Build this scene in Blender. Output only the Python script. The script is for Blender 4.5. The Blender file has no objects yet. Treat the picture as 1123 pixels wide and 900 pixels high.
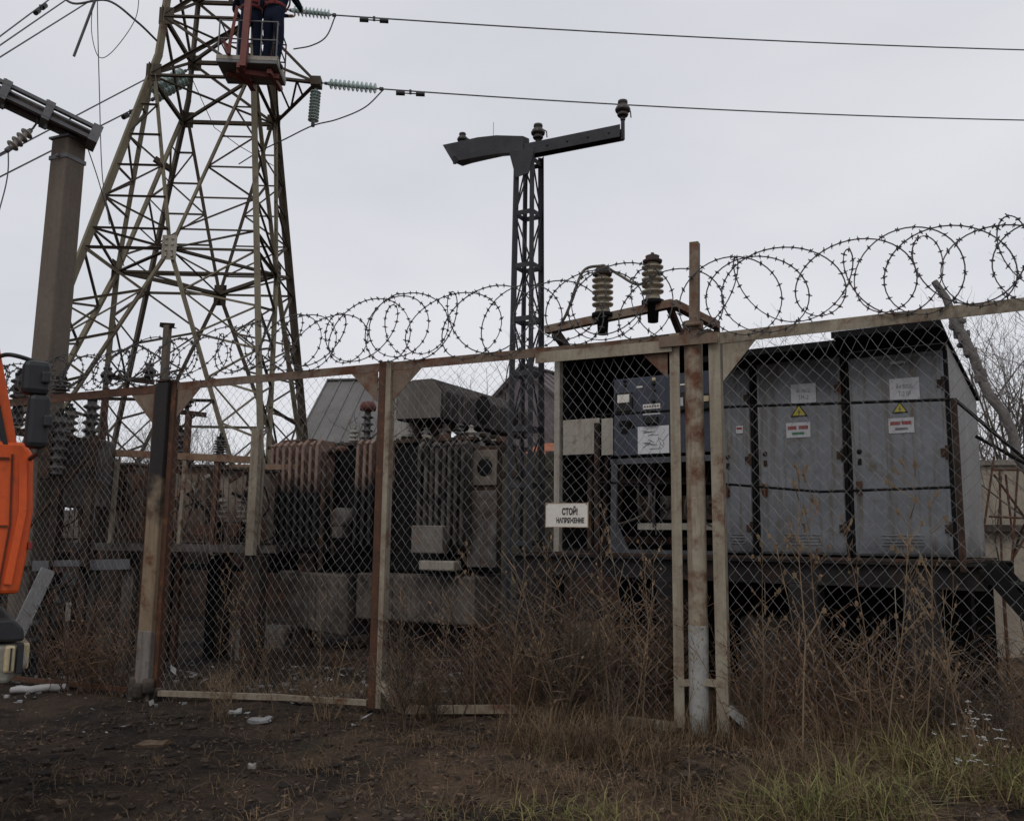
import bpy, bmesh, math, random
from mathutils import Vector, Matrix
R = math.radians
random.seed(7)
S = bpy.context.scene
COL = S.collection
# ------------------------------------------------------------------ camera
FPX, PITCH, ROLL, CZ = 980.0, math.atan(140 / 980.0), R(0.7), 1.5
cam = bpy.data.cameras.new('camera')
cam.sensor_width = 36.0
cam.lens = 36.0 * FPX / 1123.0
cam.clip_start = 0.05
cam.clip_end = 2000
camo = bpy.data.objects.new('camera', cam)
CM = Matrix.Rotation(math.pi / 2 + PITCH, 3, 'X') @ Matrix.Rotation(ROLL, 3, 'Z')
camo.matrix_world = Matrix.Translation((0, 0, CZ)) @ CM.to_4x4()
COL.objects.link(camo)
S.camera = camo
# ------------------------------------------------------------------ light
SUN_EL, SUN_AZ = 48.0, 205.0          # high soft light behind the clouds, from behind the camera
W = bpy.data.worlds.new('World')
S.world = W
W.use_nodes = True
nt = W.node_tree
nt.nodes.clear()
wo = nt.nodes.new('ShaderNodeOutputWorld')
bg = nt.nodes.new('ShaderNodeBackground')
bg.inputs['Strength'].default_value = 0.1
sky = nt.nodes.new('ShaderNodeTexSky')
sky.sky_type = 'NISHITA'
sky.sun_disc = False
sky.sun_elevation = R(SUN_EL)
sky.sun_rotation = R(SUN_AZ)
tc = nt.nodes.new('ShaderNodeTexCoord')
mp = nt.nodes.new('ShaderNodeMapping')
mp.inputs['Scale'].default_value = (1.0, 1.0, 2.6)
nz = nt.nodes.new('ShaderNodeTexNoise')
nz.inputs['Scale'].default_value = 1.3
nz.inputs['Detail'].default_value = 5
cr = nt.nodes.new('ShaderNodeValToRGB')
cr.color_ramp.elements[0].position = 0.34
cr.color_ramp.elements[0].color = (0.60, 0.62, 0.66, 1)
cr.color_ramp.elements[1].position = 0.66
cr.color_ramp.elements[1].color = (0.75, 0.755, 0.795, 1)
vm = nt.nodes.new('ShaderNodeVectorMath')
vm.operation = 'SCALE'
vm.inputs['Scale'].default_value = 10.4
mx = nt.nodes.new('ShaderNodeMix')
mx.data_type = 'RGBA'
mx.inputs['Factor'].default_value = 0.95
nt.links.new(tc.outputs['Generated'], mp.inputs['Vector'])
nt.links.new(mp.outputs['Vector'], nz.inputs['Vector'])
nt.links.new(nz.outputs['Fac'], cr.inputs['Fac'])
nt.links.new(cr.outputs['Color'], vm.inputs[0])
nt.links.new(sky.outputs['Color'], mx.inputs['A'])
nt.links.new(vm.outputs['Vector'], mx.inputs['B'])
nt.links.new(mx.outputs['Result'], bg.inputs['Color'])
nt.links.new(bg.outputs['Background'], wo.inputs['Surface'])
sl = bpy.data.lights.new('sun', 'SUN')
sl.energy = 0.75
sl.angle = R(25)
sl.color = (1.0, 0.97, 0.93)
so = bpy.data.objects.new('sun', sl)
d = Vector((math.sin(R(SUN_AZ)) * math.cos(R(SUN_EL)), math.cos(R(SUN_AZ)) * math.cos(R(SUN_EL)), math.sin(R(SUN_EL))))
so.rotation_euler = d.to_track_quat('Z', 'Y').to_euler()
so.location = (0, -5, 30)
COL.objects.link(so)
S.view_settings.view_transform = 'Standard'
S.view_settings.look = 'None'
S.view_settings.exposure = 0.0
S.view_settings.gamma = 1.0

# ------------------------------------------------------------------ geometry helpers
def ray(px, py):
    v = CM @ Vector(((px - 561.5) / FPX, -(py - 450) / FPX, -1.0))
    return v / v.y
def at(px, py, Y):
    return Vector((0, 0, CZ)) + ray(px, py) * Y
def fr(o, rz):
    return Matrix.Translation(o) @ Matrix.Rotation(R(rz), 4, 'Z')
def onp(M, px, py, yl=0.0):
    """point of local plane y = yl of frame M seen along this direction, as local coordinates"""
    I = M.inverted()
    o = I @ Vector((0, 0, CZ))
    d = I.to_3x3() @ ray(px, py)
    return o + d * ((yl - o.y) / d.y)
PF = Vector((1.73, 7.29, 0))
UF = Vector((math.cos(R(26)), -math.sin(R(26)), 0))
def gz(x, y):
    s = (x - PF.x) * UF.x + (y - PF.y) * UF.y
    z = 0.043 * s if s < 0 else 0.0
    z = max(z, -0.30)
    if y > 14:
        z *= max(0.0, 1 - (y - 14) / 10)
    z += 0.025 * math.sin(x * 1.7 + 0.6 * y) * math.cos(y * 1.3 - x * 0.4) + 0.015 * math.sin(x * 4.1 + y * 3.3)
    if y < 7 and x > 1.2:
        z += 0.06 * min(1, (x - 1.2)) * min(1, (7 - y))
    return z
def gpt(px, py):
    """ground point under this direction"""
    d = ray(px, py)
    t = 2.0
    while t < 60 and CZ + d.z * t > gz(d.x * t, t):
        t += 0.02
    return Vector((d.x * t, t, gz(d.x * t, t)))
class MB:
    def __init__(s):
        s.v, s.f, s.m, s.sm, s.k = [], [], [], [], 0
    def add(s, vs, fs, smooth=False):
        n = len(s.v)
        s.v += [tuple(v) for v in vs]
        for f in fs:
            s.f.append(tuple(i + n for i in f)); s.m.append(s.k); s.sm.append(smooth)
        return s
    def slot(s, k):
        s.k = k; return s
    def bar(s, p0, p1, w, h=None, up=(0, 0, 1)):
        h = w if h is None else h
        p0, p1, up = Vector(p0), Vector(p1), Vector(up)
        d = (p1 - p0).normalized()
        x = d.cross(up)
        if x.length < 1e-4: x = d.cross(Vector((1, 0.2, 0)))
        x.normalize(); y = x.cross(d)
        q = []
        for p in (p0, p1):
            for a, b in ((-1, -1), (1, -1), (1, 1), (-1, 1)):
                q.append(p + x * a * w / 2 + y * b * h / 2)
        return s.add(q, [(0, 1, 2, 3)[::-1], (4, 5, 6, 7), (0, 1, 5, 4), (1, 2, 6, 5), (2, 3, 7, 6), (3, 0, 4, 7)])
    WS = 1.0
    def ang(s, p0, p1, w, t=None, up=(0, 0, 1), flip=1):
        """L-profile steel"""
        w *= MB.WS
        t = t or max(0.006, w * 0.13)
        p0, p1, up = Vector(p0), Vector(p1), Vector(up)
        d = (p1 - p0).normalized()
        x = d.cross(up)
        if x.length < 1e-4: x = d.cross(Vector((1, 0.2, 0)))
        x.normalize(); y = x.cross(d)
        x = x * flip
        pr = [(0, 0), (w, 0), (w, t), (t, t), (t, w), (0, w)]
        q = [p + x * (a - w / 3) + y * (b - w / 3) for p in (p0, p1) for a, b in pr]
        f = [(0, 1, 2, 3), (0, 3, 4, 5), (6, 9, 8, 7), (6, 11, 10, 9)] + [(i, (i + 1) % 6, 6 + (i + 1) % 6, 6 + i) for i in range(6)]
        return s.add(q, f)
    def box(s, c, sz, b=0.0, rz=0.0):
        c = Vector(c)
        M = Matrix.Rotation(rz, 3, 'Z')
        if b <= 0:
            q = [c + M @ Vector((a * sz[0] / 2, e * sz[1] / 2, g * sz[2] / 2)) for g in (-1, 1) for a, e in ((-1, -1), (1, -1), (1, 1), (-1, 1))]
            return s.add(q, [(3, 2, 1, 0), (4, 5, 6, 7), (0, 1, 5, 4), (1, 2, 6, 5), (2, 3, 7, 6), (3, 0, 4, 7)])
        bm = bmesh.new()
        bmesh.ops.create_cube(bm, size=1)
        for v in bm.verts: v.co = Vector((v.co.x * sz[0], v.co.y * sz[1], v.co.z * sz[2]))
        bmesh.ops.bevel(bm, geom=bm.edges[:], offset=min(b, min(sz) * 0.45), segments=2, affect='EDGES', profile=0.5)
        bm.verts.index_update()
        s.add([c + M @ v.co for v in bm.verts], [[v.index for v in f.verts] for f in bm.faces])
        bm.free(); return s
    def tube(s, pts, r, n=6, cap=True):
        pts = [Vector(p) for p in pts]
        rs = r if isinstance(r, (list, tuple)) else [r] * len(pts)
        q, f = [], []
        px = None
        for i, p in enumerate(pts):
            d = (pts[min(i + 1, len(pts) - 1)] - pts[max(i - 1, 0)])
            if d.length < 1e-9: d = Vector((0, 0, 1))
            d.normalize()
            x = (px - d * px.dot(d)) if px else d.orthogonal()
            if x.length < 1e-6: x = d.orthogonal()
            x.normalize(); px = x
            y = d.cross(x)
            for k in range(n):
                a = 2 * math.pi * k / n
                q.append(p + (x * math.cos(a) + y * math.sin(a)) * rs[i])
        for i in range(len(pts) - 1):
            for k in range(n):
                f.append((i * n + k, i * n + (k + 1) % n, (i + 1) * n + (k + 1) % n, (i + 1) * n + k))
        s.add(q, f, n > 4)
        if cap:
            L = (len(pts) - 1) * n
            s.add([q[k] for k in range(n)], [tuple(range(n))[::-1]]); s.add([q[L + k] for k in range(n)], [tuple(range(n))])
        return s
    def lathe(s, p, prof, axis=(0, 0, 1), n=14):
        p, ax = Vector(p), Vector(axis).normalized()
        x = ax.orthogonal().normalized(); y = ax.cross(x)
        q, f = [], []
        for r, h in prof:
            for k in range(n):
                a = 2 * math.pi * k / n
                q.append(p + ax * h + (x * math.cos(a) + y * math.sin(a)) * max(r, 1e-4))
        for i in range(len(prof) - 1):
            for k in range(n):
                f.append((i * n + k, i * n + (k + 1) % n, (i + 1) * n + (k + 1) % n, (i + 1) * n + k))
        return s.add(q, f, True)
    def prism(s, poly, fn, t0, t1):
        """polygon of 2D points; fn(a, b, t) gives the 3D point"""
        n = len(poly)
        q = [fn(a, b, t0) for a, b in poly] + [fn(a, b, t1) for a, b in poly]
        return s.add(q, [tuple(range(n))[::-1], tuple(range(n, 2 * n))] + [(i, (i + 1) % n, n + (i + 1) % n, n + i) for i in range(n)])
    def mesh(s, name, mats, o=(0, 0, 0)):
        me = bpy.data.meshes.new(name)
        me.from_pydata([(a - o[0], b - o[1], c - o[2]) for a, b, c in s.v], [], s.f)
        for m in (mats if isinstance(mats, (list, tuple)) else [mats]): me.materials.append(m)
        me.polygons.foreach_set('material_index', s.m)
        me.polygons.foreach_set('use_smooth', s.sm)
        me.validate(); me.update()
        return me
def tag(o, label, cat, group=None, kind=None):
    o['label'] = label; o['category'] = cat
    if group: o['group'] = group
    if kind: o['kind'] = kind
    return o
def thing(name, label, cat, loc=(0, 0, 0), rz=0, group=None):
    o = bpy.data.objects.new(name, None)
    o.empty_display_size = 0.1
    COL.objects.link(o)
    o.location = loc; o.rotation_euler = (0, 0, R(rz))
    return tag(o, label, cat, group)
def part(name, mb, mats, parent, label=None):
    """mb is in the parent thing's own coordinates"""
    o = bpy.data.objects.new(name, mb.mesh(name, mats) if isinstance(mb, MB) else mb)
    COL.objects.link(o)
    o.parent = parent
    if label: o['label'] = label
    return o
def solo(name, mb, mats, label, cat, group=None, kind=None, loc=None):
    """a thing that is one mesh; mb in world coordinates"""
    if loc is None:
        xs = [v[0] for v in mb.v]; ys = [v[1] for v in mb.v]; zs = [v[2] for v in mb.v]
        loc = ((min(xs) + max(xs)) / 2, (min(ys) + max(ys)) / 2, min(zs))
    o = bpy.data.objects.new(name, mb.mesh(name, mats, loc))
    o.location = loc
    COL.objects.link(o)
    return tag(o, label, cat, group, kind)
def struct(name, mb, mats, kind='structure', label=None, cat=None):
    o = bpy.data.objects.new(name, mb.mesh(name, mats) if isinstance(mb, MB) else mb)
    COL.objects.link(o)
    o['kind'] = kind
    if label: o['label'] = label; o['category'] = cat
    return o
def copy_tree(o, parent=None):
    c = o.copy(); COL.objects.link(c)
    if parent: c.parent = parent
    for ch in o.children: copy_tree(ch, c)
    return c
def arc(a, b, sag, n=12, sagv=(0, 0, -1)):
    a, b, sagv = Vector(a), Vector(b), Vector(sagv)
    return [a.lerp(b, i / n) + sagv * sag * 4 * (i / n) * (1 - i / n) for i in range(n + 1)]
def bez(pts, n=8):
    """Catmull-Rom through the points"""
    P = [Vector(p) for p in pts]; P = [P[0] * 2 - P[1]] + P + [P[-1] * 2 - P[-2]]
    out = []
    for i in range(1, len(P) - 2):
        for k in range(n):
            t = k / n
            out.append(0.5 * ((2 * P[i]) + (P[i + 1] - P[i - 1]) * t + (2 * P[i - 1] - 5 * P[i] + 4 * P[i + 1] - P[i + 2]) * t * t + (3 * P[i] - P[i - 1] - 3 * P[i + 1] + P[i + 2]) * t ** 3))
    out.append(P[-2])
    return out

# ------------------------------------------------------------------ materials
MATS = {}
def mat(name, c, c2=None, rust=None, rust_amt=0.0, scale=3.0, streak=0.0, rough=0.75, metal=0.0, bump=0.3, bscale=40.0, soot_shade=None, var=0.12, spec=0.3, contrast=0.25):
    """painted / weathered surface: two-tone mottling, rust blotches, vertical streaks, bump.
    soot = (z0, z1, amount): a burn mark or painted-in canopy shade that grows from local height z0 to z1"""
    m = bpy.data.materials.new(name); m.use_nodes = True
    t = m.node_tree; N, L = t.nodes, t.links
    b = N['Principled BSDF']
    b.inputs['Metallic'].default_value = metal
    b.inputs['Specular IOR Level'].default_value = spec
    tcn = N.new('ShaderNodeTexCoord')
    oi = N.new('ShaderNodeObjectInfo')
    ad = N.new('ShaderNodeVectorMath'); ad.operation = 'ADD'
    sc = N.new('ShaderNodeVectorMath'); sc.operation = 'SCALE'; sc.inputs[0].default_value = (17.3, 9.1, 5.7)
    L.new(oi.outputs['Random'], sc.inputs['Scale'])
    L.new(tcn.outputs['Object'], ad.inputs[0]); L.new(sc.outputs['Vector'], ad.inputs[1])
    def noise(s, det=6, vec=None, rgh=0.6):
        n = N.new('ShaderNodeTexNoise'); n.inputs['Scale'].default_value = s; n.inputs['Detail'].default_value = det
        n.inputs['Roughness'].default_value = rgh
        L.new(vec or ad.outputs['Vector'], n.inputs['Vector']); return n.outputs['Fac']
    def ramp(src, a, e):
        r = N.new('ShaderNodeMapRange'); r.inputs['From Min'].default_value = a; r.inputs['From Max'].default_value = e
        L.new(src, r.inputs['Value']); return r.outputs['Result']
    def mix(f, a, e):
        x = N.new('ShaderNodeMix'); x.data_type = 'RGBA'
        if isinstance(f, float): x.inputs['Factor'].default_value = f
        else: L.new(f, x.inputs['Factor'])
        for k, u in (('A', a), ('B', e)):
            if isinstance(u, tuple): x.inputs[k].default_value = (*u, 1)
            else: L.new(u, x.inputs[k])
        return x.outputs['Result']
    c2 = c2 or tuple(v * 0.6 for v in c)
    col = mix(ramp(noise(scale), 0.5 - contrast, 0.5 + contrast), c2, c)
    if streak > 0:
        mpn = N.new('ShaderNodeMapping'); mpn.inputs['Scale'].default_value = (9, 9, 0.55)
        L.new(ad.outputs['Vector'], mpn.inputs['Vector'])
        st = ramp(noise(2.2, 5, mpn.outputs['Vector']), 0.48, 0.70)
        mm = N.new('ShaderNodeMath'); mm.operation = 'MULTIPLY'; mm.inputs[1].default_value = streak
        L.new(st, mm.inputs[0])
        col = mix(mm.outputs[0], col, rust or tuple(v * 0.3 for v in c))
    if rust and rust_amt > 0:
        th = 0.68 - 0.36 * rust_amt
        col = mix(ramp(noise(scale * 1.7, 8, None, 0.68), th, th + 0.16), col, rust)
    if soot_shade:
        z0, z1, am = soot_shade
        sx = N.new('ShaderNodeSeparateXYZ'); L.new(tcn.outputs['Object'], sx.inputs[0])
        g = ramp(sx.outputs['Z'], z0, z1)
        a2 = N.new('ShaderNodeMath'); a2.operation = 'ADD'
        L.new(g, a2.inputs[0]); L.new(ramp(noise(2.6, 6), 0.25, 0.75), a2.inputs[1])
        m2 = N.new('ShaderNodeMath'); m2.operation = 'MULTIPLY'; m2.inputs[1].default_value = am
        L.new(ramp(a2.outputs[0], 0.75, 1.15), m2.inputs[0])
        col = mix(m2.outputs[0], col, (0.012, 0.011, 0.012))
    # fine dirt and a slight per-object tone
    fine = ramp(noise(scale * 9, 4), 0.2, 0.8)
    mv = N.new('ShaderNodeMapRange'); mv.inputs['To Min'].default_value = 1 - var * 1.6; mv.inputs['To Max'].default_value = 1 + var
    L.new(fine, mv.inputs['Value'])
    vs = N.new('ShaderNodeVectorMath'); vs.operation = 'SCALE'
    L.new(col, vs.inputs[0]); L.new(mv.outputs['Result'], vs.inputs['Scale'])
    L.new(vs.outputs['Vector'], b.inputs['Base Color'])
    rr = N.new('ShaderNodeMapRange'); rr.inputs['To Min'].default_value = max(0.05, rough - 0.15); rr.inputs['To Max'].default_value = min(1, rough + 0.15)
    L.new(fine, rr.inputs['Value']); L.new(rr.outputs['Result'], b.inputs['Roughness'])
    if bump > 0:
        bn = N.new('ShaderNodeBump'); bn.inputs['Strength'].default_value = bump; bn.inputs['Distance'].default_value = 0.01
        L.new(noise(bscale, 5), bn.inputs['Height']); L.new(bn.outputs['Normal'], b.inputs['Normal'])
    MATS[name] = m
    return m
RUST = (0.115, 0.045, 0.022)
m_frame = mat('rusted_beige_paint', (0.33, 0.295, 0.225), (0.215, 0.18, 0.13), RUST, 0.42, 3.2, 0.45)
m_frame_r = mat('rusted_rail', (0.22, 0.175, 0.13), (0.13, 0.09, 0.065), RUST, 0.58, 3.0, 0.3)
m_post_burn = mat('burnt_post_paint', (0.27, 0.215, 0.14), (0.19, 0.14, 0.09), RUST, 0.45, 2.6, 0.4, soot_shade=(1.4, 2.9, 0.96))
m_rust = mat('brown_rust', (0.11, 0.05, 0.028), (0.05, 0.028, 0.02), (0.17, 0.075, 0.035), 0.4, 5)
m_pipe = mat('weathered_pipe', (0.36, 0.325, 0.25), (0.23, 0.185, 0.13), RUST, 0.62, 2.1, 0.65)
m_whitewash = mat('whitewash', (0.38, 0.38, 0.36), (0.25, 0.24, 0.22), (0.2, 0.17, 0.13), 0.4, 6)
m_wire = mat('galvanised_wire', (0.26, 0.255, 0.255), (0.15, 0.14, 0.135), RUST, 0.15, 1.2, rough=0.6, metal=0.2, bump=0)
m_barb = mat('barbed_tape_steel', (0.09, 0.085, 0.085), (0.05, 0.045, 0.045), RUST, 0.3, 2, rough=0.6, metal=0.2, bump=0)
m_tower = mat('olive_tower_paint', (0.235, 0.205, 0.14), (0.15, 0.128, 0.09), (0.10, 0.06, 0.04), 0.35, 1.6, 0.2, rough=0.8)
m_tower_shade = mat('shaded_tower_paint', (0.105, 0.085, 0.062), (0.07, 0.056, 0.042), (0.07, 0.04, 0.028), 0.35, 1.6, rough=0.85)  # shaded copy of the tower paint, backlight darkness put into the colour
m_mast = mat('sooty_mast_steel', (0.05, 0.05, 0.056), (0.022, 0.022, 0.026), (0.06, 0.045, 0.035), 0.3, 4, rough=0.7)
m_grey = mat('grey_cabinet_paint', (0.208, 0.218, 0.234), (0.132, 0.139, 0.150), (0.105, 0.085, 0.058), 0.30, 2.3, 0.85, rough=0.6, soot_shade=(1.35, 2.1, 0.55), bump=0.5, bscale=4)  # dark upper band puts the shade under the canopy into the paint
m_grey_side = mat('pale_cabinet_side', (0.27, 0.27, 0.27), (0.18, 0.18, 0.178), (0.2, 0.15, 0.11), 0.3, 2, 0.6, rough=0.65, bump=0.12)
m_char = mat('burnt_metal', (0.016, 0.015, 0.016), (0.008, 0.008, 0.008), (0.045, 0.03, 0.022), 0.3, 4, rough=0.9, spec=0.08)
m_char2 = mat('scorched_steel', (0.055, 0.044, 0.037), (0.014, 0.012, 0.011), (0.10, 0.05, 0.03), 0.45, 3.5, 0.5, rough=0.9, spec=0.1, contrast=0.14)
m_char3 = mat('grey_scorched_steel', (0.14, 0.13, 0.12), (0.03, 0.026, 0.024), (0.075, 0.045, 0.03), 0.4, 2.8, 0.7, rough=0.85, spec=0.12, contrast=0.15)
m_fin_rust = mat('rusted_radiator', (0.30, 0.20, 0.15), (0.2, 0.11, 0.08), (0.13, 0.05, 0.03), 0.4, 4, 0.4)
m_fin = mat('sooty_radiator', (0.13, 0.115, 0.10), (0.03, 0.027, 0.025), (0.012, 0.011, 0.011), 0.45, 3, 0.7, rough=0.85, spec=0.12, contrast=0.16)
m_conserv = mat('scorched_tank', (0.05, 0.045, 0.042), (0.018, 0.016, 0.016), (0.19, 0.155, 0.125), 0.25, 2, 0.5, rough=0.9, spec=0.12)
m_consend = mat('ashen_tank_end', (0.17, 0.155, 0.14), (0.07, 0.062, 0.056), (0.07, 0.05, 0.04), 0.4, 2.6, 0.5)
m_panel = mat('dark_instrument_panel', (0.055, 0.062, 0.085), (0.04, 0.045, 0.06), (0.02, 0.02, 0.022), 0.2, 2.5, 0.3, rough=0.55, bump=0.08)
m_panel2 = mat('blue_grey_frame', (0.10, 0.105, 0.118), (0.045, 0.046, 0.05), (0.04, 0.035, 0.035), 0.35, 3, 0.3)
m_beige = mat('beige_cabinet_plate', (0.36, 0.335, 0.285), (0.26, 0.235, 0.19), (0.15, 0.09, 0.06), 0.25, 3.5, 0.4)
m_conc = mat('old_concrete', (0.23, 0.205, 0.18), (0.16, 0.14, 0.12), (0.08, 0.065, 0.055), 0.3, 2.4, 0.5, rough=0.9, bump=0.5, bscale=30)
m_conc_d = mat('sooty_concrete', (0.165, 0.138, 0.115), (0.036, 0.031, 0.028), (0.03, 0.026, 0.024), 0.45, 1.6, 0.7, rough=0.95, bump=0.6, bscale=24, spec=0.1, contrast=0.16)
m_pole = mat('pole_concrete', (0.155, 0.125, 0.10), (0.12, 0.097, 0.079), (0.085, 0.066, 0.054), 0.25, 1.8, 0.35, rough=0.9, bump=0.4, bscale=35)
m_galv = mat('galvanised_steel', (0.17, 0.17, 0.175), (0.11, 0.11, 0.115), (0.09, 0.06, 0.04), 0.25, 4, rough=0.55, metal=0.3)
m_porc = mat('cream_porcelain', (0.36, 0.31, 0.225), (0.20, 0.165, 0.115), (0.12, 0.08, 0.05), 0.3, 6, rough=0.35, bump=0.05, spec=0.5)
m_porc_d = mat('sooty_porcelain', (0.07, 0.06, 0.055), (0.03, 0.027, 0.026), (0.25, 0.22, 0.19), 0.25, 7, rough=0.4, bump=0.05)
m_porc_w = mat('pale_porcelain', (0.42, 0.40, 0.36), (0.22, 0.2, 0.18), (0.05, 0.045, 0.04), 0.4, 7, rough=0.45, bump=0.05)
m_redcap = mat('red_brown_cap', (0.055, 0.034, 0.028), (0.03, 0.022, 0.02), None, 0, 6)
m_orange = mat('orange_truck_paint', (0.72, 0.105, 0.016), (0.62, 0.085, 0.014), (0.22, 0.06, 0.02), 0.30, 2.2, 0.35, rough=0.5, bump=0.06, spec=0.4, var=0.10)

m_boom = mat('red_boom_paint', (0.20, 0.055, 0.042), (0.12, 0.036, 0.03), (0.1, 0.04, 0.03), 0.3, 5, rough=0.55)
m_black = mat('black_plastic', (0.03, 0.031, 0.033), (0.022, 0.023, 0.025), (0.07, 0.065, 0.06), 0.2, 3, rough=0.5, bump=0.1)
m_bumper = mat('grey_bumper_paint', (0.32, 0.305, 0.26), (0.24, 0.225, 0.19), (0.1, 0.08, 0.06), 0.3, 4, 0.4)
m_tyre = mat('tyre_rubber', (0.025, 0.025, 0.026), None, (0.07, 0.06, 0.05), 0.3, 6, rough=0.9)
m_lens = mat('cream_lamp_lens', (0.52, 0.44, 0.28), (0.42, 0.34, 0.2), None, 0, 6, rough=0.2, bump=0, spec=0.6)
m_white = mat('white_sign_enamel', (0.70, 0.675, 0.62), (0.58, 0.55, 0.49), (0.35, 0.25, 0.17), 0.12, 4, 0.1, rough=0.5, bump=0.03, var=0.06)
m_plate = mat('dusty_white_plate', (0.47, 0.47, 0.49), (0.36, 0.36, 0.38), (0.2, 0.19, 0.19), 0.25, 8, rough=0.6, bump=0.02)
m_paper = mat('white_paper', (0.62, 0.62, 0.63), (0.52, 0.52, 0.53), None, 0, 8, bump=0.05, var=0.05)
m_ink = mat('black_ink', (0.025, 0.024, 0.024), None, None, 0, 10, bump=0, var=0.05)
m_ink_g = mat('faded_ink', (0.16, 0.15, 0.15), None, None, 0, 10, bump=0, var=0.05)
m_yellow = mat('yellow_sign', (0.42, 0.36, 0.05), (0.34, 0.28, 0.05), None, 0, 10, bump=0)
m_red = mat('red_sign_print', (0.28, 0.04, 0.035), None, None, 0, 10, bump=0)
m_green = mat('green_sign_print', (0.05, 0.16, 0.08), None, None, 0, 10, bump=0)
m_cable = mat('conductor_cable', (0.12, 0.12, 0.125), (0.08, 0.08, 0.085), None, 0, 3, rough=0.6, bump=0)
m_cable_o = mat('weathered_cable', (0.15, 0.135, 0.105), (0.08, 0.07, 0.055), None, 0, 5)
m_navy = mat('navy_workwear', (0.013, 0.018, 0.036), (0.008, 0.011, 0.022), None, 0, 6, rough=0.95, bump=0.3, spec=0.1)
m_skin = mat('skin', (0.46, 0.27, 0.19), (0.40, 0.22, 0.15), None, 0, 8, rough=0.55, bump=0.05)
m_hair = mat('dark_hair', (0.03, 0.022, 0.017), None, None, 0, 20)
m_helmet = mat('helmet_shell', (0.62, 0.60, 0.55), None, None, 0, 5, rough=0.35, bump=0.02)
m_harness = mat('red_harness', (0.20, 0.035, 0.03), None, None, 0, 8)
m_boot = mat('black_boot', (0.025, 0.022, 0.02), None, None, 0, 8)
m_roof = mat('slate_roof', (0.165, 0.16, 0.155), (0.11, 0.105, 0.10), (0.14, 0.12, 0.10), 0.3, 1.2, 0.4, bump=0.4, bscale=8)
m_roof2 = mat('purple_grey_roof', (0.155, 0.13, 0.135), (0.12, 0.10, 0.105), (0.09, 0.07, 0.065), 0.25, 1.2, 0.4)
m_plaster = mat('pale_plaster', (0.48, 0.45, 0.40), (0.38, 0.35, 0.30), None, 0, 1.2)
m_dglass = mat('dark_window', (0.03, 0.034, 0.04), None, None, 0, 3, rough=0.12, bump=0, spec=0.6)
m_rustroof = mat('orange_rusted_sheet', (0.38, 0.125, 0.055), (0.26, 0.08, 0.04), (0.12, 0.05, 0.03), 0.3, 2.5)
m_wall = mat('beige_boundary_wall', (0.36, 0.315, 0.25), (0.26, 0.22, 0.175), (0.12, 0.1, 0.08), 0.3, 1.8, 0.4, rough=0.9)
m_wood = mat('charred_grey_wood', (0.17, 0.155, 0.145), (0.09, 0.08, 0.074), (0.04, 0.035, 0.033), 0.35, 5, rough=0.95, bump=0.9, bscale=30)
m_bark = mat('grey_bark', (0.095, 0.08, 0.068), (0.06, 0.05, 0.043), None, 0, 5, rough=0.95)
m_twig = mat('bare_twigs', (0.115, 0.092, 0.075), (0.075, 0.06, 0.05), None, 0, 2, rough=0.95, bump=0)
m_weed = mat('dry_brown_weed', (0.24, 0.16, 0.095), (0.12, 0.08, 0.052), None, 0, 1.5, rough=0.95, bump=0)
m_weed_r = mat('reddish_dry_weed', (0.185, 0.11, 0.066), (0.09, 0.056, 0.039), None, 0, 1.5, rough=0.95, bump=0)
m_weed_d = mat('dark_dry_weed', (0.135, 0.097, 0.066), (0.06, 0.044, 0.034), None, 0, 1.5, rough=0.95, bump=0)
m_straw = mat('straw_stalk', (0.23, 0.165, 0.10), (0.13, 0.09, 0.058), None, 0, 2, rough=0.9, bump=0)
m_grass = mat('green_grass', (0.15, 0.17, 0.05), (0.24, 0.19, 0.085), None, 0, 3, rough=0.9, bump=0)
m_dgrass = mat('dead_grass', (0.205, 0.135, 0.073), (0.08, 0.055, 0.035), None, 0, 3, rough=0.95, bump=0)
m_leaf = mat('dead_leaves', (0.20, 0.13, 0.08), (0.07, 0.047, 0.033), (0.22, 0.17, 0.12), 0.3, 9, rough=0.9, bump=0)
m_ash = mat('ash_and_debris', (0.40, 0.40, 0.40), (0.09, 0.085, 0.085), None, 0, 3, rough=0.9, bump=0)
m_flower = mat('white_flower', (0.45, 0.45, 0.42), None, None, 0, 5, bump=0)
m_glassins = mat('green_glass_insulator', (0.46, 0.56, 0.53), (0.34, 0.43, 0.40), None, 0, 5, rough=0.15, bump=0, spec=0.7)
m_debris_p = mat('pale_pipe', (0.44, 0.43, 0.42), (0.3, 0.29, 0.28), None, 0, 6)

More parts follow.
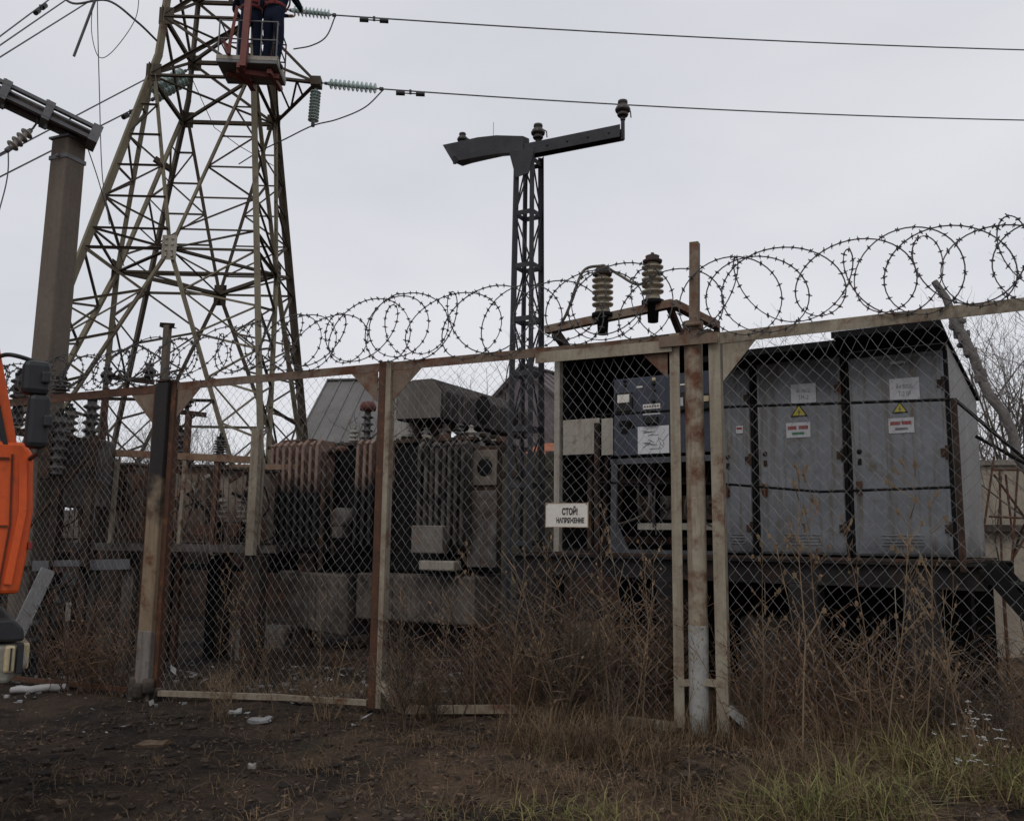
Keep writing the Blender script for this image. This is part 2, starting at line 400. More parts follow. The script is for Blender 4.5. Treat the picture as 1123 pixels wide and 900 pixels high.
# ------------------------------------------------------------------ ground
def per_piece(m, lo=0.45, hi=1.35):
    """each separate blade, leaf or twig of a mesh gets its own tone"""
    N, L = m.node_tree.nodes, m.node_tree.links
    b = N['Principled BSDF']; src = b.inputs['Base Color'].links[0].from_socket
    g = N.new('ShaderNodeNewGeometry'); mr = N.new('ShaderNodeMapRange'); mr.inputs['To Min'].default_value = lo; mr.inputs['To Max'].default_value = hi
    L.new(g.outputs['Random Per Island'], mr.inputs['Value'])
    v = N.new('ShaderNodeVectorMath'); v.operation = 'SCALE'; L.new(src, v.inputs[0]); L.new(mr.outputs['Result'], v.inputs['Scale']); L.new(v.outputs['Vector'], b.inputs['Base Color'])
for m__ in (m_grass, m_dgrass, m_leaf, m_weed, m_weed_r, m_weed_d, m_ash): per_piece(m__)
def ground_mat():
    m = bpy.data.materials.new('burnt_soil'); m.use_nodes = True
    t = m.node_tree; N, L = t.nodes, t.links
    b = N['Principled BSDF']; b.inputs['Roughness'].default_value = 0.95; b.inputs['Specular IOR Level'].default_value = 0.15
    tcn = N.new('ShaderNodeTexCoord')
    def noise(s, det=7, r=0.65):
        n = N.new('ShaderNodeTexNoise'); n.inputs['Scale'].default_value = s; n.inputs['Detail'].default_value = det; n.inputs['Roughness'].default_value = r
        L.new(tcn.outputs['Object'], n.inputs['Vector']); return n.outputs['Fac']
    def rng(src, a, e):
        r = N.new('ShaderNodeMapRange'); r.inputs['From Min'].default_value = a; r.inputs['From Max'].default_value = e
        L.new(src, r.inputs['Value']); return r.outputs['Result']
    def mix(f, a, e):
        x = N.new('ShaderNodeMix'); x.data_type = 'RGBA'; L.new(f, x.inputs['Factor'])
        for k, u in (('A', a), ('B', e)):
            if isinstance(u, tuple): x.inputs[k].default_value = (*u, 1)
            else: L.new(u, x.inputs[k])
        return x.outputs['Result']
    c = mix(rng(noise(1.1), 0.38, 0.60), (0.014, 0.012, 0.011), (0.125, 0.082, 0.053))
    c = mix(rng(noise(5.5), 0.52, 0.68), c, (0.13, 0.09, 0.06))
    c = mix(rng(noise(22, 4), 0.58, 0.72), c, (0.013, 0.011, 0.011))
    c = mix(rng(noise(60, 3), 0.66, 0.76), c, (0.16, 0.125, 0.09))
    c = mix(rng(noise(0.75, 3), 0.60, 0.72), c, (0.05, 0.058, 0.025))
    sp = N.new('ShaderNodeSeparateXYZ'); L.new(tcn.outputs['Object'], sp.inputs[0])
    ma = N.new('ShaderNodeMath'); ma.operation = 'MULTIPLY_ADD'; ma.inputs[1].default_value = 3.2; L.new(noise(0.8, 6), ma.inputs[0]); L.new(sp.outputs['X'], ma.inputs[2])
    mu = N.new('ShaderNodeMath'); mu.operation = 'MULTIPLY'; mu.inputs[1].default_value = 0.6; L.new(rng(ma.outputs[0], 2.0, -0.4), mu.inputs[0])
    c = mix(mu.outputs[0], c, (0.016, 0.014, 0.0135))
    L.new(c, b.inputs['Base Color'])
    bn = N.new('ShaderNodeBump'); bn.inputs['Strength'].default_value = 0.9; bn.inputs['Distance'].default_value = 0.03
    L.new(noise(28, 8, 0.7), bn.inputs['Height']); L.new(bn.outputs['Normal'], b.inputs['Normal'])
    return m
def axis_pts(lo, hi, near_lo, near_hi, st):
    a = []
    x = near_lo
    while x <= near_hi: a.append(x); x += st
    g, s = near_hi, st
    while g < hi: s *= 1.35; g += s; a.append(min(g, hi))
    g, s = near_lo, st
    while g > lo: s *= 1.35; g -= s; a.insert(0, max(g, lo))
    return a
gx = axis_pts(-420, 420, -7, 6, 0.07); gy = axis_pts(-60, 600, 2.2, 13, 0.07)
mb = MB()
vs = []
rg = random.Random(3)
for y in gy:
    for x in gx:
        near = 1.0 if (-8 < x < 7 and 2 < y < 14) else 0.0
        z = gz(x, y) + near * (rg.gauss(0, 0.007) + 0.012 * math.sin(x * 9 + 3 * math.sin(y * 5)) * math.sin(y * 8 + 2 * math.sin(x * 6)))
        vs.append((x, y, z))
n = len(gx)
mb.add(vs, [(j * n + i, j * n + i + 1, (j + 1) * n + i + 1, (j + 1) * n + i) for j in range(len(gy) - 1) for i in range(n - 1)], True)
struct('ground', mb, ground_mat())

# ------------------------------------------------------------------ fence
FR = -26
FM = fr(PF, FR)
def fpt(px, py, yl=0.0): return onp(FM, px, py, yl)
def fworld(x, y, z): return FM @ Vector((x, y, z))
def fg(x, y=0.0):
    p = FM @ Vector((x, y, 0)); return gz(p.x, p.y)
def chain(x0, x1, zlo, zhi, w, h, seed):
    mb = MB(); rr = random.Random(seed)
    a, b, c = rr.uniform(0, 6), rr.uniform(0, 6), rr.uniform(0, 6)
    dents = [(rr.uniform(x0, x1), rr.uniform(zlo(x0) + .2, zhi(x0) - .5), rr.uniform(.12, .35), rr.gauss(0, .045), rr.gauss(0, .05)) for _ in range(9)]
    i = 0
    while x0 + (i + 1) * w / 2 <= x1 + 1e-6:
        xm = x0 + i * w / 2
        pts = []
        z0, z1 = zlo(xm), zhi(xm)
        nseg = int((z1 - z0) / (h / 2)) + 1
        for j in range(nseg + 1):
            x = x0 + (i + (j + i) % 2) * w / 2
            z = z1 - j * h / 2
            if z < z0 - h / 2: break
            f = min(1, 6 * (x - x0) / (x1 - x0)) * min(1, 6 * (x1 - x) / (x1 - x0))
            x += f * (0.020 * math.sin(z * 2.3 + a + x) + 0.014 * math.sin(x * 3.1 + z + b))
            z += f * (0.024 * math.sin(x * 2.1 + b) + 0.014 * math.sin(z * 4 + x * 2.5 + c)) if z < z1 - h else 0
            for dx_, dz_, ds, ax, az in dents:
                g_w = f * math.exp(-((x - dx_) ** 2 + (z - dz_) ** 2) / (2 * ds * ds)); x += ax * g_w; z += az * g_w
            y = f * (0.045 * math.sin(x * 1.9 + z * 1.4 + c) + 0.018 * math.sin(z * 3.3 + a)) + 0.004 * ((j % 2) * 2 - 1)
            pts.append((x + rr.gauss(0, 0.0022), y, z + rr.gauss(0, 0.0022)))
        if len(pts) > 1: mb.tube(pts, 0.0019, 3, False)
        i += 1
    return mb
def gusset(mb, x, z, sx, sy, y=-0.012):
    mb.prism([(x, z), (x + sx, z), (x, z - sy)], lambda a, b, t: (a, y + t, b), -0.004, 0.004)
ZT = lambda x: 3.165 + 0.006 * (x + 6.4)

# left post
xl = -6.30
t = thing('fence_post', 'thick square fence post with burnt black top and whitewashed foot', 'fence post', fworld(xl, 0, fg(xl)), FR)
g0 = 3.2 - fg(xl)
mb = MB(); mb.box((0, 0, g0 / 2 - 0.05), (0.20, 0.17, g0 + 0.1), 0.012); part('post', mb, m_post_burn, t)
mb = MB(); mb.box((0, 0, 0.36), (0.208, 0.178, 0.75), 0.012); part('whitewashed_foot', mb, mat('grimy_whitewash', (0.24, 0.23, 0.215), (0.12, 0.105, 0.09), (0.10, 0.06, 0.04), 0.45, 3.5, 0.6), t)
mb = MB()
for k in range(9):
    a = k * 0.7; mb.box((0.13 * math.cos(a), 0.12 * math.sin(a), 0.06 + 0.05 * (k % 3)), (0.13, 0.12, 0.16), 0.03, a)
part('footing', mb, m_conc_d, t)
mb = MB(); mb.box((0, 0, g0 + 0.02), (0.2, 0.17, 0.02)); part('cap_plate', mb, m_rust, t)

def leaf(name, label, x0, x1, seed, mfr, w=0.10, h=0.115):
    zb = (fg(x0) + fg(x1)) / 2 + 0.10
    t = thing(name, label, 'gate leaf', fworld(x0, 0, fg(x0)), FR)
    oz = fg(x0)
    z0 = lambda x: fg(x) - oz + 0.08
    zt = lambda x: ZT(x) - oz
    L = x1 - x0
    for xx, rot in ((0, 1), (L, -1)):
        mb = MB(); mb.ang((xx, 0, z0(x0 + xx) - 0.02), (xx, 0, zt(x0 + xx) + 0.04), 0.085, 0.012, (0, 1, 0), rot)
        part('stile', mb, mfr, t)
    mb = MB(); mb.ang((0.03, 0.01, zt(x0)), (L - 0.03, 0.01, zt(x1)), 0.085, 0.012, (0, 0, -1))
    part('top_rail', mb, m_frame_r, t)
    return t, oz, L, z0, zt
# left gate leaf
x0, x1 = -6.16, -3.36
t, oz, L, z0, zt = leaf('gate_leaf', 'rusty chain link gate leaf between the burnt square post and the tall transformer', x0, x1, 1, m_rust)
mb = MB(); mb.bar((0.05, 0, z0(x0) + 0.0), (L * 0.62, 0.0, z0(x0 + L * .62) - 0.02), 0.06, 0.055); mb.bar((L * 0.62, 0, z0(x0 + L * .62) - 0.02), (L - 0.05, 0.0, z0(x1) + 0.02), 0.055, 0.05); part('bottom_rail', mb, m_frame, t)
mb = MB(); gusset(mb, 0.05, zt(x0) - 0.01, 0.38, 0.36); part('corner_plate', mb, m_frame_r, t)
mb = MB(); gusset(mb, L - 0.05, zt(x1) - 0.02, -0.36, 0.34); part('corner_plate', mb, m_frame_r, t)
part('chain_link', chain(0.04, L - 0.04, lambda x: z0(x0 + x) - 0.03, lambda x: zt(x0 + x) - 0.02, 0.104, 0.118, 1), m_wire, t)
# right gate leaf
x0, x1 = -3.275, -0.40
t, oz, L, z0, zt = leaf('gate_leaf', 'wide chain link gate leaf carrying the white warning sign', x0, x1, 2, m_frame)
mb = MB()
q = [(0.0, 0, z0(x0) + 0.21), (0.27, 0, z0(x0) - 0.01), (L * 0.5, 0, z0(x0 + L / 2)), (L - 0.02, 0, z0(x1) - 0.02)]
for a, b in zip(q, q[1:]): mb.bar(a, b, 0.06, 0.07)
part('bottom_rail', mb, m_pipe, t)
mb = MB(); gusset(mb, 0.05, zt(x0) - 0.02, 0.36, 0.34); part('corner_plate', mb, m_frame_r, t)
mb = MB(); gusset(mb, L - 0.05, zt(x1) - 0.04, -0.3, 0.30); part('corner_plate', mb, m_frame_r, t)
mb = MB(); mb.ang((L * 0.56, -0.03, zt(x0 + L * .56) - 0.055), (L, -0.03, zt(x1) - 0.055), 0.10, 0.012, (0, 0, -1)); part('rail_plate', mb, m_frame, t)
part('chain_link', chain(0.04, L - 0.04, lambda x: z0(x0 + x) - 0.03, lambda x: zt(x0 + x) - 0.02, 0.100, 0.116, 2), m_wire, t)
# round pipe post
xp = -0.235
t = thing('fence_post', 'round rusty pipe fence post with a tall steel stub on top', 'fence post', fworld(xp, 0.02, fg(xp)), FR)
mb = MB(); mb.tube([(0, 0, -0.1), (0.004, 0, 1.5), (0, 0, 3.30)], 0.078, 16); part('pipe', mb, m_pipe, t)
mb = MB(); mb.tube([(0, 0, -0.08), (0.002, 0, 0.86)], 0.0815, 16); part('whitewashed_foot', mb, m_whitewash, t)
mb = MB(); mb.tube([(0, 0, 3.30), (0, 0, 3.37)], 0.088, 16); mb.tube([(-0.05, -0.09, 3.33), (0.09, -0.09, 3.33)], 0.02, 8); mb.tube([(0.02, -0.05, 3.37), (0.02, -0.05, 3.4)], 0.03, 8); part('collar', mb, m_frame_r, t)
mb = MB(); mb.ang((0.03, -0.03, 3.3), (0.045, -0.03, 4.06), 0.075, 0.010, (0, 1, 0)); part('stub', mb, m_frame_r, t)
mb = MB(); mb.box((-0.02, -0.10, 3.2), (0.5, 0.012, 0.09)); part('tie_plate', mb, m_frame_r, t)
mb = MB(); mb.bar((0.02, -0.03, 0.42), (0.22, -0.03, 0.42), 0.05, 0.055); mb.bar((-0.15, -0.03, 0.40), (-0.02, -0.03, 0.41), 0.05, 0.05); part('cross_piece', mb, m_frame, t)
# right panel
x0, x1 = -0.02, 5.2
oz = fg(0)
ztr = lambda x: 3.185 - oz + 0.026 * x
t = thing('mesh_fence', 'large chain link fence panel in front of the grey switchgear cabinets', 'fence', fworld(x0, 0, oz), FR)
mb = MB(); mb.ang((0.0, 0, -0.05), (-0.012, 0, ztr(0) + 0.03), 0.095, 0.012, (0, 1, 0)); part('stile', mb, m_frame, t)
mb = MB(); mb.ang((x1, 0, -0.05), (x1, 0, ztr(x1) + 0.03), 0.09, 0.012, (0, 1, 0), -1); part('stile', mb, m_frame, t)
mb = MB(); mb.ang((0.02, 0.01, ztr(0)), (x1, 0.01, ztr(x1)), 0.095, 0.012, (0, 0, -1)); part('top_rail', mb, m_frame, t)
mb = MB(); gusset(mb, 0.04, ztr(0) - 0.02, 0.30, 0.36); part('corner_plate', mb, m_frame, t)
mb = MB(); mb.bar((0.02, 0, 0.22), (0.27, 0, 0.02), 0.06, 0.058); mb.bar((0.27, 0, 0.02), (x1, 0, 0.03), 0.055, 0.055); part('bottom_rail', mb, m_whitewash, t)
part('chain_link', chain(0.05, x1 - 0.05, lambda x: 0.0, lambda x: ztr(x) - 0.02, 0.104, 0.122, 3), m_wire, t)
# left panel
x0, x1 = -11.2, -6.43
oz = fg(x0)
t = thing('mesh_fence', 'chain link fence panel under a brown rail behind the orange truck', 'fence', fworld(x0, 0, oz), FR)
L = x1 - x0
ztl = lambda x: 3.12 + 0.008 * x - oz
mb = MB(); mb.ang((L, 0, 0), (L, 0, ztl(L)), 0.10, 0.012, (0, 1, 0), -1); part('stile', mb, m_rust, t)
mb = MB(); mb.ang((0, 0, 0), (0, 0, ztl(0)), 0.10, 0.012, (0, 1, 0)); part('stile', mb, m_rust, t)
mb = MB(); mb.ang((0, 0.01, ztl(0)), (L, 0.01, ztl(L)), 0.095, 0.012, (0, 0, -1)); part('top_rail', mb, m_rust, t)
mb = MB(); gusset(mb, L - 0.05, ztl(L) - 0.01, -0.42, 0.40); part('corner_plate', mb, m_frame_r, t)
mb = MB(); mb.bar((0, 0, 0.06), (L, 0, 0.12), 0.05); part('bottom_rail', mb, m_rust, t)
part('chain_link', chain(0.05, L - 0.05, lambda x: 0.05, lambda x: ztl(x) - 0.02, 0.104, 0.118, 4), m_wire, t)

# coiled barbed tape along the top
mb = MB()
rr = random.Random(11)
def coil(x0, x1, pitch, Rf, zf, way, j1, j2, j3, wid):
    pts, a = [], j1
    x = x0
    while x < x1:
        sc = Rf(x) / 0.345
        r = Rf(x) * (1 + 0.07 * math.sin(a * 0.29 + j1) + 0.05 * math.sin(a * 0.61 + j2))
        zc = zf(x) + 0.03 * math.sin(a * 0.17 + j3)
        xx = x + r * (wid + 0.10 * math.sin(a * 0.23 + j3)) * math.cos(a) + 0.10 * r * math.sin(a) * math.sin(a * 0.19) + 0.075 * math.sin(a * 0.31 + j2)
        pts.append((xx, 0.05 * math.sin(a * 0.5 + j3) + 0.10 * math.sin(a + 0.6), zc + r * math.sin(a)))
        a -= way * 0.17
        x += pitch * sc * (1 + 0.27 * math.sin(a * 0.21 + j2)) * 0.17 / (2 * math.pi)
    mb.tube(pts, 0.0056, 4, False)
    acc = 0
    for p, q in zip(pts, pts[1:]):
        p, q = Vector(p), Vector(q)
        acc += (q - p).length
        if acc > 0.066:
            acc = 0
            d = (q - p).normalized(); o = d.orthogonal().normalized(); o = Matrix.Rotation(rr.uniform(0, 6), 3, d) @ o
            e = d.cross(o)
            mb.tube([p - d * 0.014, p, p + d * 0.014], [0.006, 0.0135, 0.006], 4, False)
            mb.bar(p - o * 0.024 - d * 0.008, p + o * 0.024 + d * 0.008, 0.005, 0.010, e)
            mb.bar(p - e * 0.022 + d * 0.005, p + e * 0.022 - d * 0.005, 0.004, 0.006, o)
Rc = lambda x: 0.345 if x > -3 else max(0.21, 0.345 + (x + 3) * 0.026)
Zc = lambda x: (3.20 + 0.345 + (0.012 * max(x, 0))) if x > -3 else 3.20 + Rc(x) + 0.02
coil(-10.5, 5.0, 0.36, Rc, Zc, 1, 1.3, 4.1, 0.4, 0.98)
coil(-9.8, 5.0, 0.74, lambda x: Rc(x) * 0.93, Zc, -1, 0.5, 2.2, 3.0, 0.62)
t = solo('razor_wire_coil', mb, m_barb, 'long looping coil of dark barbed wire along the fence top', 'barbed wire', loc=fworld(-3, 0, 3.2))
t.data = mb.mesh('razor_wire_coil', m_barb); t.location = PF; t.rotation_euler = (0, 0, R(FR))

# lettering
def text_geo(s, height, bold=0.0, sx=1.0):
    cu = bpy.data.curves.new('lettering', 'FONT'); cu.body = s; cu.size = 1; cu.offset = bold; cu.resolution_u = 3
    o = bpy.data.objects.new('lettering', cu); COL.objects.link(o)
    dg = bpy.context.evaluated_depsgraph_get(); dg.update()
    me = bpy.data.meshes.new_from_object(o.evaluated_get(dg))
    vs = [v.co.copy() for v in me.vertices]; fs = [tuple(p.vertices) for p in me.polygons]
    bpy.data.objects.remove(o); bpy.data.meshes.remove(me); bpy.data.curves.remove(cu)
    ys = [v.y for v in vs]; xs = [v.x for v in vs]
    cap = 0.73
    k = height / cap
    cx = (min(xs) + max(xs)) / 2
    return [((v.x - cx) * k * sx, v.y * k) for v in vs], fs
def add_text(mb, s, x, z, height, y, width=None, bold=0.0):
    vs, fs = text_geo(s, height, bold)
    xs = [v[0] for v in vs]; w = max(xs) - min(xs)
    k = width / w if width else 1.0
    mb.add([(x + a * k, y, z + b) for a, b in vs], [f for f in fs])
# warning sign on the gate
a = fpt(598, 578, -0.08); b = fpt(645.5, 551, -0.08)
wS, hS = b.x - a.x, b.z - a.z
t = thing('warning_sign', 'small white warning sign with black lettering wired to the gate mesh', 'sign', FM @ Vector(((a.x + b.x) / 2, -0.08, a.z)), FR)
mb = MB(); mb.box((0, 0, hS / 2), (wS, 0.006, hS), 0.004); part('plate', mb, m_white, t)
mb = MB()
for s_ in (-1, 1):
    mb.box((s_ * (wS / 2 - 0.004), -0.002, hS / 2), (0.008, 0.007, hS + 0.004)); mb.box((0, -0.002, hS / 2 + s_ * (hS / 2 - 0.003)), (wS - 0.012, 0.0065, 0.006))
part('worn_edge', mb, mat('rusty_sign_edge', (0.42, 0.33, 0.22), (0.2, 0.11, 0.07), RUST, 0.5, 9, bump=0), t)
mb = MB()
add_text(mb, 'СТОЙ!', 0.03, hS * 0.52, hS * 0.26, -0.0055, wS * 0.36, 0.045)
add_text(mb, 'НАПРЯЖЕНИЕ', 0.035, hS * 0.19, hS * 0.20, -0.0055, wS * 0.64, 0.04)
part('lettering', mb, m_ink, t)
mb = MB()
for s_ in (-1, 1):
    mb.lathe((s_ * (wS / 2 - 0.018), -0.004, hS - 0.012), [(0.0, -0.001), (0.006, -0.002), (0.006, 0.002)], (0, 1, 0), 8)
    mb.tube([(s_ * (wS / 2 - 0.018), -0.006, hS - 0.012), (s_ * (wS / 2 - 0.01), 0.02, hS + 0.01), (s_ * (wS / 2 - 0.018), 0.085, hS - 0.005)], 0.0015, 4)
part('fixing_wire', mb, m_galv, t)

# ------------------------------------------------------------------ switchgear row on its platform
KR = -34
KO = at(1052, 612, 7.8)
KM = fr(KO, KR)
def kp(px, py, yl=0.0): return onp(KM, px, py, yl)
def kw(x, y, z): return KM @ Vector((x, y, z))
XL = kp(613, 600).x           # left end of the control cabinet
X1, X2, X3 = kp(936, 600).x, kp(833, 600).x, kp(792, 600).x
GK = gz(KO.x, KO.y + 0.5) - KO.z
# platform
t = thing('equipment_platform', 'dark steel equipment platform on stub columns under the switchgear cabinets', 'platform', KO, KR)
mb = MB()
for y in (-0.42, 0.9, 1.85):
    for z, w, h in ((-0.05, 0.13, 0.018), (-0.24, 0.13, 0.018), (-0.145, 0.014, 0.175)): mb.bar((XL - 0.3, y, z), (0.25, y, z), w, h)
part('main_beam', mb, mat('sooty_beam', (0.04, 0.037, 0.036), (0.014, 0.013, 0.013), (0.06, 0.035, 0.025), 0.3, 3, 0.5, rough=0.85, spec=0.1), t)
mb = MB()
for k in range(9):
    x = XL + k * (0.1 - XL) / 8; mb.bar((x, -0.34, -0.09), (x, 1.78, -0.09), 0.06, 0.09)
part('cross_beam', mb, m_char, t)
mb = MB(); mb.box(((XL - 0.1) / 2, 0.75, -0.025), (0.3 - XL, 2.3, 0.024)); part('deck', mb, m_char2, t)
for x in (XL + 0.1, XL * 0.62, XL * 0.3, -0.25):
    for y in (-0.38, 1.7):
        mb = MB(); mb.box((x, y, (GK - 0.25) / 2 - 0.1), (0.26, 0.26, -GK - 0.25 + 0.2), 0.02); part('column', mb, MATS['sooty_beam'] if y < 0 else m_char, t)
mb = MB()
for k in range(9):
    x0_ = XL - 0.25 + k * (0.3 - XL) / 9; w_ = (0.3 - XL) / 9
    mb.box((x0_ + w_ / 2, 1.93, (GK - 0.26) / 2), (w_ - 0.012, 0.012, -GK - 0.26 + 0.1))
part('added_dark_backing', mb, m_char, t)  # dark sheets added to keep the space under the deck black
mb = MB()
yr = -0.55
xr0, xr1 = kp(655, 447, yr).x, kp(1047, 440, yr).x
zt_, zm_ = kp(1045, 438, yr).z, kp(1045, 534, yr).z
pts = [(xr0, yr, kp(660, 455, yr).z), (kp(800, 447, yr).x, yr, kp(800, 446, yr).z), (xr1, yr, zt_)]
mb.tube(pts, 0.013, 6)
mb.tube([(xr0, yr, kp(660, 529, yr).z), (kp(800, 531, yr).x, yr, kp(800, 531, yr).z), (kp(900, 539, yr).x, yr, kp(905, 539, yr).z), (xr1, yr, zm_)], 0.012, 6)
part('railing', mb, m_char, t)
for x in (xr0, xr1):
    mb = MB(); mb.ang((x, yr, -0.1), (x, yr, zt_ + 0.01), 0.045, 0.007, (0, 1, 0)); part('railing_post', mb, m_char2, t)
mb = MB()   # stair at the right end
for yy in (-0.5, 0.3):
    mb.bar((0.25, yy, -0.05), (1.25, yy, GK + 0.02), 0.05, 0.12)
    mb.tube([(xr1 if yy < 0 else 0.15, yy, zt_ if yy < 0 else zm_ + 0.5), (0.62, yy, zt_ - 0.55), (1.3, yy, GK + 0.9)], 0.016, 6)
    mb.tube([(1.25, yy, GK), (1.28, yy, GK + 0.92)], 0.016, 6); mb.tube([(0.62, yy, -0.45), (0.62, yy, zt_ - 0.55)], 0.014, 6)
for k in range(5): mb.box((0.4 + k * 0.19, -0.1, -0.2 + k * (GK + 0.2) / 5.2), (0.2, 0.78, 0.025))
part('stair', mb, m_char, t)

def door_signs(t, x, px, kw_, lines, col_bottom, seed):
    """paper plate, triangle and red plate at photo column px on the door plane"""
    y = -0.062
    (pa, pb), (ta, tb), (ra, rb) = kw_
    a, b = kp(*pa, y), kp(*pb, y)
    mb = MB(); mb.box(((a.x + b.x) / 2, y, (a.z + b.z) / 2), (b.x - a.x, 0.004, a.z - b.z), 0.0015); o = part('name_plate', mb, m_plate, t, 'dusty white plate with two faded lines of writing')
    mb = MB()
    W_ = b.x - a.x; H_ = a.z - b.z; cx = (a.x + b.x) / 2
    add_text(mb, lines[0], cx, b.z + H_ * 0.55, H_ * 0.22, y - 0.0035, W_ * 0.55)
    add_text(mb, lines[1], cx, b.z + H_ * 0.2, H_ * 0.22, y - 0.0035, W_ * 0.42)
    part('writing', mb, m_ink_g, o)
    a, b = kp(*ta, y), kp(*tb, y)       # triangle: apex pixel, right base pixel
    h = a.z - b.z; w = b.x - a.x
    mb = MB(); mb.prism([(a.x - w, b.z), (a.x + w, b.z), (a.x, a.z)], lambda p, q, u: (p, y + u, q), -0.002, 0.002); o = part('warning_triangle', mb, m_ink, t, 'yellow triangle with a black lightning bolt')
    mb = MB(); k = 0.76
    cz = b.z + h * 0.36
    tri = [(a.x - w, b.z), (a.x + w, b.z), (a.x, a.z)]
    mb.prism([(a.x + (p - a.x) * k, cz + (q - cz) * k) for p, q in tri], lambda p, q, u: (p, y - 0.004 + u, q), -0.0012, 0.0012); part('yellow_field', mb, m_yellow, o)
    mb = MB()
    bolt = [(0.12, 0.62), (-0.16, 0.30), (0.02, 0.30), (-0.05, 0.06), (0.2, 0.38), (0.02, 0.38)]
    mb.prism([(a.x + p * w, b.z + q * h) for p, q in bolt], lambda p, q, u: (p, y - 0.0075 + u, q), -0.001, 0.001); part('bolt_mark', mb, m_ink, o)
    a, b = kp(*ra, y), kp(*rb, y)
    W_, H_ = b.x - a.x, a.z - b.z
    mb = MB(); mb.box(((a.x + b.x) / 2, y, (a.z + b.z) / 2), (W_, 0.004, H_), 0.0012); o = part('notice_plate', mb, m_plate, t, 'small white plate with a red printed line')
    mb = MB()
    rr = random.Random(seed)
    for lo, hi in ((0.07, 0.46), (0.52, 0.93)):
        x = lo
        while x < hi - 0.03:
            w = rr.uniform(0.04, 0.075)
            mb.box((a.x + W_ * (x + w / 2), y - 0.003, b.z + H_ * 0.66), (W_ * w * 0.8, 0.002, H_ * 0.24)); x += w
    part('red_print', mb, m_red, o)
    mb = MB(); mb.box((a.x + W_ * 0.5, y - 0.003, b.z + H_ * 0.28), (W_ * 0.5, 0.002, H_ * 0.16)); part('lower_print', mb, m_ink_g if not col_bottom else m_green, o)

def cabinet(label, xa, xb, zdoor, canopy, ycan, side):
    """canopy = (front z, body-front z, back z) of the roof sheet"""
    t = thing('switchgear_cabinet', label, 'electrical cabinet', KO, KR, 'grey switchgear cabinets in a row')
    D = 1.9
    mb = MB(); w = xb - xa
    mb.prism([(0.01, 0.0), (D, 0.0), (D, canopy[2] - 0.02), (0.01, canopy[1] - 0.02)], lambda a, b, u: (u, a, b), xa + 0.004, xb - 0.004); part('body', mb, side, t)
    mb = MB()
    mb.box((xa + 0.022, -0.012, zdoor / 2), (0.042, 0.042, zdoor)); mb.box((xb - 0.022, -0.012, zdoor / 2), (0.042, 0.042, zdoor))
    mb.box(((xa + xb) / 2, -0.010, zdoor + 0.03), (w - 0.02, 0.04, 0.06)); part('front_frame', mb, m_char, t)  # charred black also carries the shadow of the recess behind the doors
    mb = MB(); mb.box(((xa + xb) / 2, -0.035, zdoor / 2 + 0.004), (w - 0.07, 0.045, zdoor - 0.01), 0.006)
    d = part('door', mb, m_grey, t)
    mb = MB(); e0, e1 = xa + 0.048, xb - 0.048
    for z in (0.035, zdoor - 0.03): mb.box(((e0 + e1) / 2, -0.060, z), (e1 - e0, 0.008, 0.022), 0.002)
    for x in (e0, e1): mb.box((x, -0.060, zdoor / 2), (0.022, 0.007, zdoor - 0.09), 0.002)
    part('folded_edge', mb, m_grey, d)
    mb = MB(); mb.lathe((xa + 0.10, -0.0575, zdoor * 0.52), [(0, -0.012), (0.018, -0.011), (0.024, 0)], (0, 1, 0), 14); mb.box((xa + 0.10, -0.06, zdoor * 0.47), (0.035, 0.008, 0.06), 0.002); part('lock', mb, m_char2, d)
    mb = MB()
    for k in range(4): mb.box(((xa + xb) / 2, -0.0605, 0.10 + 0.03 * k), (w * 0.4, 0.009, 0.010), 0.003)
    part('louvre', mb, m_grey, d)
    for z in (0.25, zdoor * 0.5, zdoor - 0.3):
        mb = MB(); mb.tube([(xb - 0.04, -0.066, z - 0.06), (xb - 0.04, -0.066, z + 0.06)], 0.014, 8); mb.box((xb - 0.065, -0.0625, z), (0.05, 0.012, 0.07), 0.002); part('hinge', mb, m_char2, d)
    mb = MB(); mb.box((xa + 0.09, -0.066, 0.62), (0.055, 0.018, 0.12), 0.006); mb.box((xa + 0.09, -0.085, 0.62), (0.05, 0.05, 0.03), 0.008); mb.tube([(xa + 0.1, -0.07, 0.62), (xa + 0.1, -0.11, 0.62), (xa + 0.1, -0.11, 0.54)], 0.011, 8); part('handle', mb, m_rust, d)
    mb = MB()
    zf, zb, zz = canopy
    mb.prism([(ycan, zf - 0.02), (0.0, zb - 0.02), (D + 0.06, zz - 0.01), (D + 0.06, zz + 0.012), (0.0, zb + 0.005), (ycan, zf + 0.005)], lambda a, b, u: (u, a, b), xa - 0.02, xb + 0.02)
    mb.bar((xa - 0.02, ycan, zf - 0.02), (xb + 0.02, ycan, zf - 0.02), 0.012, 0.06)
    part('canopy', mb, m_char, t)
    return t
zd3, zd2 = kp(1000, 388).z, kp(880, 396).z
yc = -0.42
zf3, zf2 = kp(985, 357, yc).z, kp(860, 380, yc).z
c3 = cabinet('rightmost grey switchgear cabinet with the tallest black canopy', X1, 0.0, zd3, (zf3, zd3 + 0.1, zd3 - 0.18), yc, m_grey_side)
door_signs(c3, 0, 0, [((975, 416), (1009, 438)), ((986.5, 440), (996, 452)), ((974, 459), (1003, 474))], ['Яч ввод', 'Т-2 №'], False, 1)
mb = MB(); a = kp(984, 398, -0.06); mb.box((a.x, -0.068, a.z), (0.13, 0.02, 0.03), 0.006); part('vent_plate', mb, m_grey_side, c3)
c2 = cabinet('grey switchgear cabinet with a black canopy between the narrow cabinet and the tallest one', X2, X1 - 0.012, zd2, (zf2, zd2 + 0.06, zd2 - 0.2), yc, m_grey_side)
